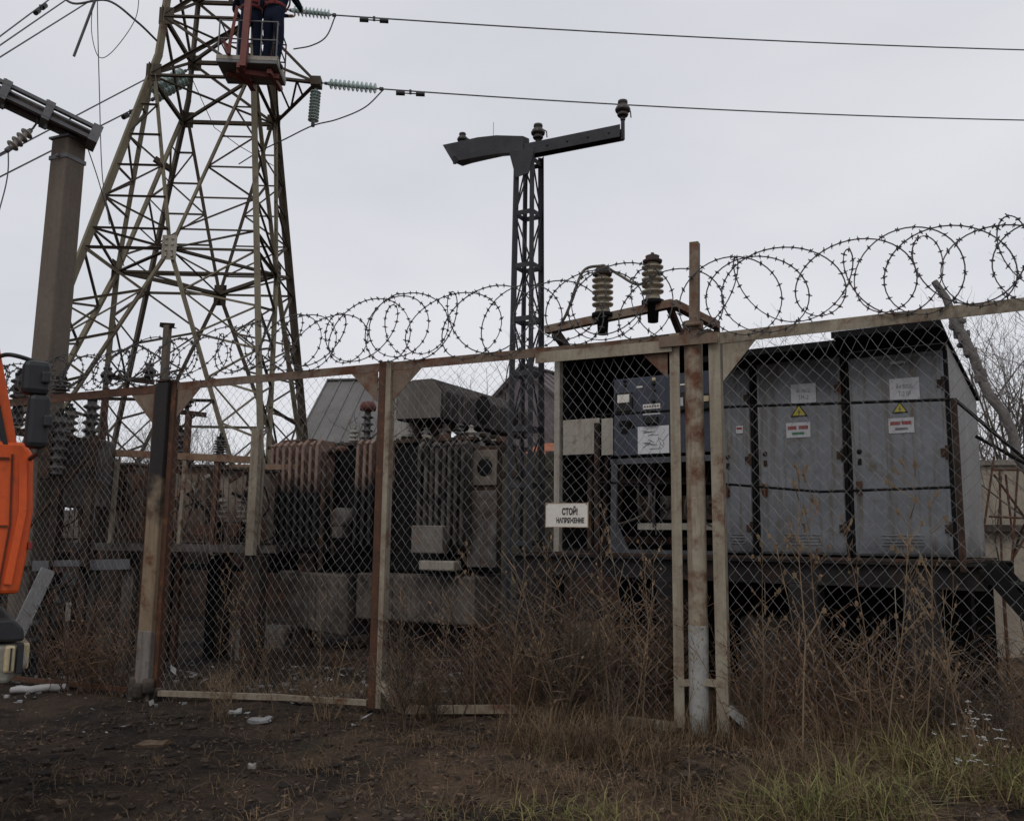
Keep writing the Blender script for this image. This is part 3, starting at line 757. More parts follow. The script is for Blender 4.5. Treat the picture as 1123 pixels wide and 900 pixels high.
door_signs(c2, 0, 0, [((867, 422), (895, 441)), ((876, 443), (886, 456)), ((862, 464), (889, 479))], ['Яч ввод', 'ТН-2'], True, 2)
cX = cabinet('narrow grey switchgear cabinet beside the rusty fence bar', X3, X2 - 0.012, zd2 - 0.03, (zf2 - 0.02, zd2 + 0.03, zd2 - 0.2), yc, m_grey_side)
mb = MB(); a = kp(811, 471, -0.062); mb.box((a.x, -0.062, a.z), (0.07, 0.004, 0.075)); o = part('notice_plate', mb, m_plate, cX, 'small torn plate with red print')
mb = MB(); mb.box((a.x, -0.0655, a.z + 0.012), (0.055, 0.002, 0.02)); part('red_print', mb, m_red, o)

# control cabinet, open and burnt, at the left end of the row
t = thing('control_cabinet', 'tall burnt out open control cabinet with a dark instrument panel and gauges', 'control cabinet', KO, KR)
XR = X3 - 0.03
ZT2 = kp(640, 386).z
D = 1.7
mb = MB()
mb.box(((XL + XR) / 2, D, ZT2 / 2), (XR - XL, 0.02, ZT2)); mb.box((XL + 0.012, D / 2 + 0.02, ZT2 / 2), (0.018, D - 0.06, ZT2 - 0.02)); mb.box((XR - 0.012, D / 2 + 0.02, ZT2 / 2), (0.018, D - 0.06, ZT2 - 0.02))
mb.box(((XL + XR) / 2, D / 2, 0.012), (XR - XL - 0.05, D - 0.05, 0.02)); part('burnt_shell', mb, m_char, t)
mb = MB(); mb.box(((XL + XR) / 2, D / 2 - 0.1, ZT2 + 0.015), (XR - XL + 0.06, D + 0.25, 0.03)); part('roof', mb, m_char2, t)
mb = MB(); mb.ang((XL - 0.01, 0, -0.05), (XL - 0.01, 0, ZT2), 0.07, 0.01, (0, 1, 0)); part('corner_post', mb, m_beige, t)
mb = MB(); mb.ang((XR, 0, -0.05), (XR, 0, ZT2), 0.06, 0.01, (0, 1, 0), -1); part('corner_post', mb, m_char2, t)
a, b = kp(619, 376, -0.02), kp(786, 366, -0.02)
mb = MB(); mb.box(((XL + XR) / 2, -0.04, ZT2 - 0.02), (XR - XL + 0.04, 0.03, 0.10), 0.006); part('header_plate', mb, m_frame_r, t)
# beige plates
a, b = kp(617, 499, 0.0), kp(657, 458, 0.0)
mb = MB(); mb.box(((a.x + b.x) / 2, 0.01, (a.z + b.z) / 2), (b.x - a.x, 0.012, b.z - a.z), 0.003); part('cover_plate', mb, m_beige, t)
a, b = kp(659, 499, 0.0), kp(671.5, 458, 0.0)
mb = MB(); mb.box(((a.x + b.x) / 2, 0.018, (a.z + b.z) / 2), (b.x - a.x, 0.012, b.z - a.z), 0.003); part('cover_plate', mb, m_beige, t)
# instrument panel
a, b = kp(673, 500, -0.03), kp(787, 405, -0.03)
mb = MB(); mb.box(((a.x + b.x) / 2, 0.06, (a.z + b.z) / 2), (b.x - a.x, 0.17, b.z - a.z), 0.006)
p_ = part('instrument_panel', mb, m_panel, t)
def pbox(name, pa, pb, m, dep=0.014, y0=-0.027, bev=0.003, label=None, par=None):
    a, b = kp(*pa, -0.03), kp(*pb, -0.03)
    mb = MB(); mb.box(((a.x + b.x) / 2, y0 - dep / 2, (a.z + b.z) / 2), (abs(b.x - a.x), dep, abs(a.z - b.z)), bev); return part(name, mb, m, par or p_, label)
pbox('gauge_bezel', (676, 452), (694, 430), m_ink, 0.03)
pbox('gauge_face', (678.5, 442.5), (691.5, 432.5), m_white, 0.006, -0.0585)
pbox('gauge_bezel', (742, 452), (752, 430), m_ink, 0.03)
pbox('gauge_face', (743, 446), (750.5, 436), m_plate, 0.006, -0.0585)
pbox('gauge_bezel', (768, 450), (780, 431), m_ink, 0.03)
pbox('gauge_face', (769, 441), (778.5, 434), m_lens, 0.006, -0.0585)
lp = pbox('label_plate', (705, 449), (724, 442), m_white, 0.004, label='white label with blue and red marks')
pbox('label_plate', (705, 455.5), (724, 451), m_plate, 0.004)
pbox('label_plate', (697.5, 425.5), (704.5, 423), m_white, 0.004)
pbox('label_plate', (744, 423), (751, 420.5), m_white, 0.004)
pbox('label_plate', (744, 451.5), (751, 450), m_white, 0.004)
pbox('relay_block', (707, 465), (722, 456.5), m_ink, 0.05)
for q in ((685, 472), (692, 466), (683, 464), (689, 464)): pbox('burn_hole', (q[0] - 4, q[1] + 4), (q[0] + 4, q[1] - 3), m_char, 0.003)
for q in ((685.5, 418), (685.5, 423), (717, 421), (717, 428), (717, 440)):
    a = kp(q[0], q[1], -0.03); mb = MB(); mb.lathe((a.x, -0.028, a.z), [(0.0, -0.035), (0.014, -0.033), (0.017, -0.008), (0.02, 0)], (0, 1, 0), 10); part('switch_knob', mb, m_ink, p_)
a = kp(717, 416, -0.03); mb = MB(); mb.lathe((a.x, -0.028, a.z), [(0, -0.012), (0.022, -0.01), (0.024, 0)], (0, 1, 0), 12); part('signal_lamp', mb, m_lens, p_)
# paper diagram
pp = pbox('paper_sheet', (699.5, 498), (733.5, 466), m_paper, 0.003, label='white sheet with a hand drawn circuit diagram')
rr = random.Random(5)
mb = MB()
a, b = kp(701, 496, -0.03), kp(732, 468, -0.03)
W_, H_ = b.x - a.x, b.z - a.z
y = -0.0325
for k in range(9):
    x, z = rr.uniform(0.05, 0.5), rr.uniform(0.08, 0.92)
    mb.bar((a.x + x * W_, y, a.z + z * H_), (a.x + (x + rr.uniform(0.15, 0.45)) * W_, y, a.z + z * H_ + rr.choice([0, 0, 0.02, -0.03])), 0.002, 0.004)
    x, z = rr.uniform(0.1, 0.9), rr.uniform(0.1, 0.6)
    mb.bar((a.x + x * W_, y, a.z + z * H_), (a.x + (x + rr.uniform(-0.2, 0.2)) * W_, y, a.z + (z + rr.uniform(0.1, 0.3)) * H_), 0.004, 0.002, (0, 1, 0))
part('diagram_lines', mb, m_ink_g, pp)
mb = MB()
a, b = kp(706, 448, -0.03), kp(723, 443, -0.03)
for k in range(6): mb.box((a.x + (b.x - a.x) * (k + 0.5) / 6, -0.0325, (a.z + b.z) / 2), ((b.x - a.x) / 9, 0.002, (b.z - a.z) * 0.55))
part('print', mb, m_ink_g, lp)
# lower frame with the gutted gear in it
mb = MB()
z0, z1 = kp(676, 614, -0.02).z, kp(680, 503, -0.02).z
xa, xb = kp(670, 560, -0.02).x, XR - 0.03
mb.bar((xa, -0.02, z0 + 0.05), (xb, -0.02, z0 + 0.05), 0.03, 0.13); mb.bar((xa + 0.03, -0.02, z0 + 0.1), (xa + 0.05, -0.02, z1), 0.07, 0.03, (0, 1, 0))
mb.bar((xa, -0.02, z1 - 0.03), (xb, -0.02, z1 - 0.03), 0.03, 0.06)
mb.prism([(xa + 0.06, z0 + 0.10), (xa + 0.22, z0 + 0.10), (xa + 0.06, z0 + 0.42)], lambda p, q, u: (p, u, q), -0.03, -0.02)
part('lower_frame', mb, m_panel2, t)
mb = MB()
z_ = kp(700, 577, 0.3).z
mb.bar((xa + 0.17, 0.3, z_), (xb, 0.3, z_), 0.05, 0.07)
part('gear_rail', mb, m_beige, t)
for k in range(4):
    x = xa + 0.22 + k * 0.26
    mb = MB(); mb.box((x, 0.45, z_ + 0.2), (0.16, 0.2, 0.26), 0.012); mb.lathe((x, 0.33, z_ + 0.22), [(0.05, 0), (0.05, -0.03), (0.02, -0.035)], (0, 1, 0), 12); part('burnt_relay', mb, m_char3 if k % 2 else m_char2, t)
rr = random.Random(4)
for k in range(9):
    x = xa + 0.1 + rr.random() * (xb - xa - 0.25)
    mb = MB(); mb.tube(bez([(x, 0.35, z1 - 0.03), (x + rr.gauss(0, .05), 0.2, z1 - 0.2), (x + rr.gauss(0, .1), 0.22, z_ + 0.15), (x + rr.gauss(0, .16), 0.3, z_ - 0.02 + rr.uniform(-.1, .1))], 5), rr.choice([0.008, 0.012, 0.016]), 6); part('hanging_wire', mb, m_char3 if k % 3 else m_panel2, t)
for k, z in enumerate((0.12, ZT2 * 0.35)):
    mb = MB(); mb.bar((XL + 0.05, 0.6, z), (XR - 0.05, 0.6, z), 0.05, 0.08); part('inner_beam', mb, m_char2, t)
for k in range(3):
    mb = MB(); mb.bar((XL + 0.28 + 0.02 * k, 0.2 + 0.3 * k, 0.02), (XL + 0.29 + 0.05 * k, 0.2 + 0.3 * k, kp(640, 500, 0.2).z), 0.04, 0.05); part('inner_post', mb, m_char2, t)

# bushing frame on the control cabinet roof
t = thing('bushing_frame', 'rusted channel frame on the control cabinet roof carrying two ribbed bushings', 'support frame', KM @ Vector((XL, 0, ZT2)), KR)
BM = fr(KM @ Vector((XL, 0, ZT2)), KR)
def bp(px, py, yl): return onp(BM, px, py, yl)
yA = -0.30
A = bp(599, 362, yA); B = bp(738, 333, yA + 0.12); C = bp(786, 357, 0.55)
B = Vector((B.x, yA + 0.12, B.z)); A = Vector((A.x, yA, A.z)); C = Vector((C.x, 0.55, C.z))
mb = MB(); mb.bar(A, B, 0.09, 0.085); part('front_channel', mb, m_frame_r, t)
mb = MB(); mb.bar(B, C, 0.09, 0.08); part('side_channel', mb, m_frame_r, t)
mb = MB()
mb.bar((A.x + 0.12, yA, A.z - 0.04), (A.x + 0.12, yA + 0.3, 0.03), 0.08, 0.08); mb.bar(C, (C.x, C.y, 0.03), 0.06); mb.bar((B.x - 0.05, yA + 0.12, B.z), (B.x - 0.05, 0.2, 0.03), 0.06)
mb.bar((A.x + 0.1, yA + 0.3, 0.05), (C.x, 0.25, 0.05), 0.07, 0.05); part('strut', mb, m_char2, t)
def bushing(px, ptop, pbase, y, label):
    base = BM @ onp(BM, px, pbase, y); top = BM @ onp(BM, px + 1, ptop, y)
    H = top.z - base.z
    t = thing('porcelain_bushing', label, 'bushing', base, KR, 'ribbed bushings on the control cabinet roof')
    prof = [(0.075, 0.0), (0.085, 0.03)]
    n = 5
    for k in range(n):
        z = H * (0.16 + 0.62 * k / n)
        s = H * 0.62 / n
        prof += [(0.068, z), (0.112, z + 0.16 * s), (0.118, z + 0.42 * s), (0.072, z + 0.62 * s), (0.066, z + 0.98 * s)]
    prof += [(0.06, H * 0.79)]
    mb = MB(); mb.lathe((0, 0, 0), prof, n=18); part('insulator', mb, m_porc, t)
    mb = MB(); mb.lathe((0, 0, 0), [(0.0, H * 0.785), (0.10, H * 0.79), (0.105, H * 0.84), (0.07, H * 0.87), (0.075, H * 0.93), (0.05, H * 0.95), (0.02, H * 0.96), (0.018, H), (0, H)], n=14); part('cap', mb, m_redcap, t)
    mb = MB(); mb.lathe((0, 0, 0), [(0.0, -0.22), (0.055, -0.22), (0.065, -0.04), (0.12, -0.03), (0.12, 0.012), (0.08, 0.02)], n=14); part('base_flange', mb, m_char, t)
    return top
tb1 = bushing(661, 291, 345, yA + 0.02, 'shorter ribbed cream bushing nearer the lattice mast')
tb2 = bushing(716, 277, 331, yA + 0.10, 'taller ribbed cream bushing nearer the steel stub')
mb = MB(); mb.tube(bez([tb1 + Vector((0, 0, 0.0)), kw(*onp(KM, 640, 297, -0.35)), kw(*onp(KM, 627, 330, -0.4)), kw(*onp(KM, 617, 352, -0.35)), BM @ Vector((A.x + 0.1, yA, A.z + 0.02))]), 0.016, 6)
solo('looped_cable', mb, m_cable_o, 'weathered cable looping from the shorter bushing down to the frame', 'cable')
mb = MB(); mb.tube(bez([tb1 + Vector((0, 0, 0.0)), kw(*onp(KM, 680, 302, -0.35)), kw(*onp(KM, 700, 312, -0.35)), tb2 - Vector((0.0, 0.1, 0.28))]), 0.016, 6)
solo('looped_cable', mb, m_cable_o, 'weathered cable between the two ribbed bushings', 'cable')

# ------------------------------------------------------------------ sooty lattice mast with cross-arm
MO = Vector((0.17, 10.5, gz(0.17, 10.5)))
mz = MO.z
HM = 6.18 - mz
t = thing('lattice_mast', 'slim sooty lattice mast with a crooked cross-arm on top', 'lattice mast', MO, -30)
hb, ht = 0.158, 0.115
cor = [(-1, -1), (1, -1), (1, 1), (-1, 1)]
def mh(z): return hb + (ht - hb) * z / HM
for a, b in cor:
    mb = MB(); mb.ang((a * hb, b * hb, -0.05), (a * ht, b * ht, HM), 0.058, 0.007, (-a, -b, 0), 1); part('leg', mb, m_mast, t)
npan = 9
zs = [0.25 + (HM - 0.35) * k / npan for k in range(npan + 1)]
for z in zs:
    h = mh(z)
    mb = MB()
    for i in range(4):
        a, b = cor[i], cor[(i + 1) % 4]
        mb.bar((a[0] * h, a[1] * h, z), (b[0] * h, b[1] * h, z), 0.008, 0.06)
    mb.box((0, 0, z + 0.03), (2 * h, 2 * h, 0.008)) if z in (zs[0],) else None
    part('batten_frame', mb, m_mast, t)
for k in range(npan):
    mb = MB()
    h0, h1 = mh(zs[k]), mh(zs[k + 1])
    for i in range(4):
        a, b = cor[i], cor[(i + 1) % 4]
        if (k + i) % 2: a, b = b, a
        mb.tube([(a[0] * h0, a[1] * h0, zs[k]), (b[0] * h1, b[1] * h1, zs[k + 1])], 0.011, 5)
    part('diagonal_rod', mb, m_mast, t)
# arm: box channel to the right, torn sheet channel to the left
MM = fr(MO, -30)
def mp_(px, py): return onp(MM, px, py, 0)
ra, rb = mp_(592, 161), mp_(682, 145.5)
mb = MB(); mb.bar((-0.12, 0, ra.z - 0.02), rb, 0.13, 0.012); mb.bar((-0.12, -0.06, ra.z - 0.02), (rb.x, -0.06, rb.z), 0.012, 0.15); mb.bar((-0.12, 0.06, ra.z - 0.02), (rb.x, 0.06, rb.z), 0.012, 0.15)
for k in range(5):
    q_ = k / 5 + 0.1; c_ = Vector((-0.12, 0, ra.z - 0.02)).lerp(rb, q_); mb.lathe((c_.x, -0.066, c_.z), [(0.016, 0), (0.014, -0.012), (0, -0.013)], (0, 1, 0), 6)
part('right_arm', mb, m_mast, t)
mb = MB()
z0 = mp_(530, 160).z
tops = [mp_(577, 152), mp_(548, 151.5), mp_(528, 154), mp_(510, 158.5), mp_(492, 163.5)]
bots = [mp_(577, 169), mp_(548, 171.5), mp_(530, 175), mp_(513, 178.5), mp_(503, 182)]
yf = [(-0.08, 0.08), (-0.09, 0.08), (-0.10, 0.09), (-0.11, 0.10), (-0.14, 0.09)]
P = [[(a.x, f[0], a.z), (a.x, f[1], a.z + 0.03), (b.x, f[1], b.z + 0.03), (b.x, f[0], b.z)] for a, b, f in zip(tops, bots, yf)]
for A_, B_ in zip(P, P[1:]):
    mb.add(A_ + B_, [(0, 1, 5, 4), (1, 2, 6, 5), (2, 3, 7, 6), (3, 0, 4, 7)])
mb.add(P[0], [(0, 1, 2, 3)])
cB = mp_(504, 182); mb.bar((cB.x + 0.02, -0.16, cB.z + 0.06), (cB.x + 0.03, -0.14, cB.z - 0.03), 0.05, 0.04)
part('torn_left_arm', mb, m_mast, t)
mb = MB(); mb.prism([(-0.19, HM + 0.03), (0.17, HM + 0.02), (0.09, HM - 0.30), (-0.09, HM - 0.32)], lambda a, b, u: (a, u, b), -0.165, -0.155); part('head_plate', mb, m_mast, t)
pe = mp_(683, 130); mb = MB(); mb.bar((pe.x, 0, rb.z - 0.09), (pe.x, 0, pe.z + 0.02), 0.035, 0.035, (0, 1, 0)); part('end_pin', mb, m_mast, t)
mb = MB(); bw_ = mp_(541, 152); mb.tube([bw_, bw_ + Vector((0, 0, 0.22))], 0.003, 4); part('broken_wire', mb, m_cable, t)
def pin_insulator(M, p, label, sc, group):
    w = M @ Vector(p)
    t = thing('pin_insulator', label, 'insulator', w, random.uniform(-40, 40), group)
    mb = MB()
    mb.lathe((0, 0, 0), [(0.03, -0.01), (0.035, 0.06 * sc), (0.07 * sc, 0.045 * sc), (0.085 * sc, 0.07 * sc), (0.06 * sc, 0.12 * sc), (0.055 * sc, 0.13 * sc), (0.105 * sc, 0.12 * sc), (0.115 * sc, 0.15 * sc), (0.09 * sc, 0.2 * sc), (0.055 * sc, 0.22 * sc), (0.05 * sc, 0.235 * sc), (0.075 * sc, 0.25 * sc), (0.07 * sc, 0.285 * sc), (0.03 * sc, 0.30 * sc), (0, 0.30 * sc)], n=14)
    part('porcelain', mb, m_porc_d, t)
    mb = MB()
    mb.lathe((0, 0, 0), [(0.058 * sc, 0.205 * sc), (0.07 * sc, 0.22 * sc), (0.058 * sc, 0.236 * sc)], n=12)
    mb.tube([(0.06 * sc, 0.02, 0.21 * sc), (0.13 * sc, 0.03, 0.16 * sc), (0.14 * sc, 0.03, 0.06 * sc)], 0.008, 5)
    part('tie_wire', mb, m_char3, t)
    return t
g_ = 'pin insulators on the mast cross-arm'
ip = mp_(507, 160.5); pin_insulator(MM, (ip.x, 0, ip.z), 'sooty pin insulator on the torn left end of the cross-arm', 0.62, g_)
ip = mp_(590, 155.5); pin_insulator(MM, (ip.x, 0, ip.z), 'sooty pin insulator above the middle of the mast', 0.78, g_)
ip = mp_(683, 131); pin_insulator(MM, (ip.x, 0, ip.z), 'sooty pin insulator raised on a pin at the right arm end', 0.80, g_)

# ------------------------------------------------------------------ transmission tower
MB.WS = 0.76
TO = Vector((-6.05, 15.71, gz(-6.05, 15.71)))
TY = math.degrees(0.037)
H0, H1, TDX, TDY = 2.375, 0.841, 0.456, 0.083
t = thing('transmission_tower', 'tall olive steel lattice transmission tower with broad splayed legs', 'power tower', TO, TY)
oz = TO.z
corn = {1: (-1, -1), 3: (1, -1), 2: (-1, 1), 4: (1, 1)}
def tp(k, z):
    a, b = corn[k] if isinstance(k, int) else k
    h = H0 + (H1 - H0) * z / 10 if z < 10 else H1 - (z - 10) * 0.05
    q = z / 10 if z < 10 else 1 + (z - 10) * 0.0
    return Vector((TDX * q + h * a, TDY * q + h * b, z - oz))
GZ = 6.2
TOPZ = 15.0
for k in corn:
    a, b = corn[k]
    mb = MB()
    mb.ang(tp(k, oz - 0.1), tp(k, 10), 0.15, 0.014, (-a, -b, 0), 1 if a * b > 0 else 1)
    mb.ang(tp(k, 10), tp(k, TOPZ), 0.14, 0.014, (-a, -b, 0), 1)
    part('leg', mb, m_tower if b < 0 else m_tower_shade, t)
    mb = MB(); p = tp(k, oz); mb.box((p.x, p.y, 0.1), (0.7, 0.7, 0.6), 0.05); part('footing', mb, m_conc, t)
faces = [(1, 3), (2, 4), (1, 2), (3, 4)]
def nrm(f):
    a, b = tp(f[0], 5), tp(f[1], 5); c = (a + b) / 2; c.z = 0; return (c - Vector((TDX * .5, TDY * .5, 0))).normalized()
gus = {}
for f in faces:
    mt = m_tower if f != (2, 4) else m_tower_shade
    n_ = nrm(f)
    G = (tp(f[0], GZ) + tp(f[1], GZ)) / 2
    gus[f] = G
    for i, j in ((0, 1), (1, 0)):
        top = tp(f[i], 9.55) .lerp(tp(f[j], 9.55), 0.05); bot = tp(f[i], 1.0)
        mb = MB(); mb.ang(top, G, 0.085, 0.009, n_); part('diagonal_brace', mb, mt, t)
        mb = MB(); mb.ang(G, bot, 0.10, 0.010, n_); part('diagonal_brace', mb, mt, t)
        # redundant bracing between the leg and the diagonal
        mb = MB()
        nl = 5
        prev = None
        for q in range(1, nl + 1):
            z = 9.55 + (GZ - 9.55) * q / (nl + 0.6)
            pl = tp(f[i], z); pd = top.lerp(G, q / (nl + 0.6))
            mb.ang(pl, pd, 0.042, 0.006, n_)
            if prev: mb.ang(prev if q % 2 else prevd, pd if q % 2 else pl, 0.042, 0.006, n_)
            prev, prevd = pl, pd
        mb.ang(prev, G, 0.05, 0.006, n_)
        mb.ang(tp(f[i], GZ), G, 0.06, 0.007, n_)
        part('upper_secondary_bracing', mb, m_tower_shade, t)
        mb = MB()
        nl = 6; prev = tp(f[i], GZ); prevd = G
        for q in range(1, nl + 1):
            s_ = q / (nl + 1.0)
            pd = G.lerp(bot, s_); z = GZ + (1.0 - GZ) * s_
            pl = tp(f[i], z - 0.25)
            mb.ang(pl, pd, 0.05, 0.006, n_)
            if q % 2: mb.ang(prev, pd, 0.05, 0.006, n_)
            else: mb.ang(prev, pd, 0.045, 0.006, n_); mb.ang(prevd, pl, 0.04, 0.006, n_)
            prev, prevd = pl, pd
        part('lower_secondary_bracing', mb, m_tower_shade if q % 2 == 0 and f != (1, 3) else m_tower, t)
    # centre plate
    x_ = n_.cross(Vector((0, 0, 1)))
    mb = MB(); mb.prism([(-0.12, -0.21), (0.12, -0.21), (0.12, 0.21), (-0.12, 0.21)], lambda a, b, u: G + x_ * a + Vector((0, 0, b)) + n_ * u, 0.05, 0.062)
    for bx in (-1, 1):
        for bz in range(4): mb.lathe(G + x_ * bx * 0.05 + Vector((0, 0, -0.15 + bz * 0.1)) + n_ * 0.062, [(0.024, 0), (0.022, 0.018), (0, 0.02)], n_, 6)
    part('centre_plate', mb, m_beige if f == (1, 3) else m_tower_shade, t)
    mb = MB(); gb = (tp(f[0], 1.0) + tp(f[1], 1.0)) / 2
    Gl = [G.lerp(tp(f[i], 1.0), 0.5) for i in (0, 1)]
    mb.ang(Gl[0], Gl[1], 0.06, 0.007, n_); mb.ang(Gl[0], (gb + G) / 2 + Vector((0, 0, -1)), 0.04, 0.005, n_); mb.ang(Gl[1], (gb + G) / 2 + Vector((0, 0, -1)), 0.04, 0.005, n_)
    part('horizontal_tie', mb, m_tower_shade, t)
mb = MB()
ring = [gus[(1, 3)], gus[(3, 4)], gus[(2, 4)], gus[(1, 2)]]
for a, b in zip(ring, ring[1:] + ring[:1]): mb.ang(a, b, 0.085, 0.009)
mb.ang(gus[(1, 2)], gus[(3, 4)], 0.08, 0.008); mb.ang(gus[(1, 3)], gus[(2, 4)], 0.05, 0.007)
part('diaphragm', mb, m_tower_shade, t)
for z in (9.55, 10.75, 12.0):
    mb = MB()
    cs = [tp(k, z) for k in (1, 3, 4, 2)]
    for a, b in zip(cs, cs[1:] + cs[:1]): mb.ang(a, b, 0.09, 0.009)
    mb.ang(cs[0], cs[2], 0.06, 0.007); mb.ang(cs[1], cs[3], 0.06, 0.007)
    part('waist_ring', mb, m_tower_shade, t)
for z0_, z1_ in ((9.55, 10.75), (10.75, 12.0), (12.0, 13.4)):
    for f in faces:
        mb = MB(); n_ = nrm(f)
        mb.ang(tp(f[0], z0_), tp(f[1], z1_), 0.075, 0.008, n_); mb.ang(tp(f[1], z0_), tp(f[0], z1_), 0.075, 0.008, n_)
        part('cross_brace', mb, m_tower_shade, t)
for k in corn:   # knots where the splayed legs meet the upper shaft
    for z in (9.6, 10.75):
        p = tp(k, z); a, b = corn[k]
        mb = MB(); mb.box((p.x - a * 0.05, p.y + b * 0.012, p.z), (0.26, 0.02, 0.32)); mb.box((p.x + a * 0.012, p.y - b * 0.05, p.z), (0.02, 0.26, 0.32)); part('knot_plate', mb, m_tower_shade, t)
# cross-arm
TM = fr(TO, TY)
TI = TM.inverted()
tip = TI @ at(347, 91, 15.3)
mb = MB()
for k in (3, 4):
    mb.ang(tp(k, 9.6), tip, 0.10, 0.010); mb.ang(tp(k, 10.75), tip, 0.07, 0.008)
for q in (0.35, 0.68):
    a, b = tp(3, 9.6).lerp(tip, q), tp(4, 9.6).lerp(tip, q); mb.ang(a, b, 0.05, 0.006)
    mb.ang(tp(3, 9.6).lerp(tip, q), tp(4, 9.6).lerp(tip, q - 0.3), 0.045, 0.006)
mb.box(tip, (0.18, 0.22, 0.16)); part('cross_arm', mb, m_tower_shade, t)
tipL = TI @ at(120, -70, 15.3)
mb = MB()
for k in (1, 2):
    mb.ang(tp(k, 12.0), tipL, 0.10, 0.010); mb.ang(tp(k, 13.4), tipL, 0.07, 0.008)
mb.box(tipL, (0.18, 0.22, 0.16)); part('cross_arm', mb, m_tower_shade, t)
tipU = TI @ at(322, -75, 15.3)
mb = MB()
for k in (3, 4):
    mb.ang(tp(k, 12.0), tipU, 0.10, 0.010); mb.ang(tp(k, 13.4), tipU, 0.07, 0.008)
part('cross_arm', mb, m_tower_shade, t)
mb = MB()
p0 = tp(2, 8.6); mb.bar(p0, p0 + Vector((-0.3, -0.2, 0.15)), 0.1); part('string_bracket', mb, m_tower_shade, t)

MB.WS = 1.0
# insulator strings and conductors
def ins_string(name_label, a, b, nd, mt, rd=0.13, group=None, cat='insulator string'):
    a, b = Vector(a), Vector(b)
    d = (b - a); L = d.length; ax = d.normalized()
    t = thing('insulator_string', name_label, cat, a, 0, group)
    mb = MB(); mb.tube([(0, 0, 0), d], 0.014, 6); mb.lathe(d * 0.06, [(0, 0), (0.03, 0.005), (0.03, 0.05), (0, 0.055)], ax, 8); mb.lathe(d * 0.93, [(0, 0), (0.035, 0.005), (0.035, 0.07), (0, 0.075)], ax, 8); part('hanger', mb, m_cable, t)
    for k in range(nd):
        s = L * (0.12 + 0.76 * (k + 0.5) / nd)
        mb = MB(); mb.lathe(ax * s, [(0.02, -0.05), (0.035, -0.045), (0.04, -0.01), (rd * 0.75, 0.0), (rd, 0.014), (rd * 0.98, 0.024), (rd * 0.5, 0.018), (0.03, 0.035), (0.02, 0.06)], ax, 14); part('disc', mb, mt, t)
    return t
def wire(label, pts, r=0.014, m=None, name='overhead_wire', cat='wire', n=5):
    mb = MB(); mb.tube(pts, r, n)
    return solo(name, mb, m or m_cable, label, cat)
TIP = TM @ tip
eA = at(421, 98, 15.2)
ins_string('nearly level string of green glass discs holding the lower right conductor', TIP + Vector((0.08, 0, 0)), eA, 11, m_glassins, 0.095, group='glass insulator strings of the tower')
eB = at(343, 138, 15.3)
ins_string('green glass string hanging down under the cross-arm tip', TIP + Vector((0, 0, -0.05)), eB, 10, m_glassins, 0.10, group='glass insulator strings of the tower')
u0, u1 = at(314, 11, 14.9), at(368, 17, 15.0)
ins_string('string of pale glass discs behind the worker on the upper right conductor', u0, u1, 10, m_glassins, 0.09, group='glass insulator strings of the tower')
far = lambda a, b, k: a + (b - a) * k
w1 = at(1123, 132, 17.2)
def span(a, b, k, sag):   # catenary through a towards b and on past it
    e = far(a, b, k); return arc(a, e, sag, 28)
wire('lower long conductor running from the cross-arm tip across the sky to the right', span(eA, w1 + Vector((0, 0, 0.35)), 2.0, 0.35))
wire('upper long conductor running from the upper string across the sky to the right', span(u1, at(1123, 55, 17.0) + Vector((0, 0, 0.3)), 2.0, 0.3))
def damper(p, q, label):
    p, q = Vector(p), Vector(q); d = (q - p).normalized()
    mb = MB()
    for s_ in (-1, 1): mb.tube([p + d * s_ * 0.10 - Vector((0, 0, 0.06)), p + d * s_ * 0.26 - Vector((0, 0, 0.06))], 0.045, 8)
    mb.tube([p - d * 0.2 - Vector((0, 0, 0.06)), p + d * 0.2 - Vector((0, 0, 0.06))], 0.012, 5); mb.box(p - Vector((0, 0, 0.03)), (0.04, 0.04, 0.08))
    solo('vibration_damper', mb, m_black, label, 'line damper')
damper(eA.lerp(w1, 0.037), w1, 'small black weight pair on the lower right conductor')
pA = u1.lerp(at(1123, 55, 17), 0.05)
damper(pA, at(1123, 55, 17), 'small black weight pair on the upper right conductor')
wire('slack jumper loop from the level glass string past the hanging string', bez([eA, at(400, 118, 15.2), at(370, 131, 15.2), eB, at(312, 153, 15.5), at(285, 166, 16.2), at(262, 180, 17)]), 0.013)
wire('short jumper loop hanging from the upper glass string', bez([u1, at(358, 40, 15), at(342, 50, 15.1), at(322, 54, 15.3)]), 0.013)
wire('long thick jumper cable drooping onto the upper left tower leg', bez([at(60, -14, 14), at(80, 4, 14), at(118, 1, 14), at(150, 24, 14.3), at(172, 45, 14.8)]), 0.02)
# lines leaving to the left
lw = []
for i, (p, q, lab) in enumerate((((75, -16), (0, 40), 'uppermost conductor at the left corner of the sky with a pair of weights'), ((96, -16), (0, 50), 'second conductor crossing the left corner of the sky'), ((120, -12), (0, 63), 'third conductor crossing the left corner of the sky'))):
    a, b = at(p[0], p[1], 15), at(q[0], q[1], 12.5)
    wire(lab, [a.lerp(b, k / 8 * 2.2) for k in range(9)], 0.012); lw.append((a, b))
damper(lw[0][0].lerp(lw[0][1], 0.45), lw[0][1], 'reddish weight pair on the conductor in the left corner of the sky')
s0, s1 = at(207, 76, 16.4), at(160, 101, 15.8)
g0_, g1_ = at(210, 85, 16.6), at(166, 110, 16.0)
ins_string('upper of the two green glass strings behind the left tower leg', s0, s1, 9, m_glassins, 0.105, group='paired glass strings on the left')
ins_string('lower of the two green glass strings behind the left tower leg', g0_, g1_, 9, m_glassins, 0.105, group='paired glass strings on the left')
wL1 = at(0, 171, 12.5); wL2 = at(0, 194, 12.5)
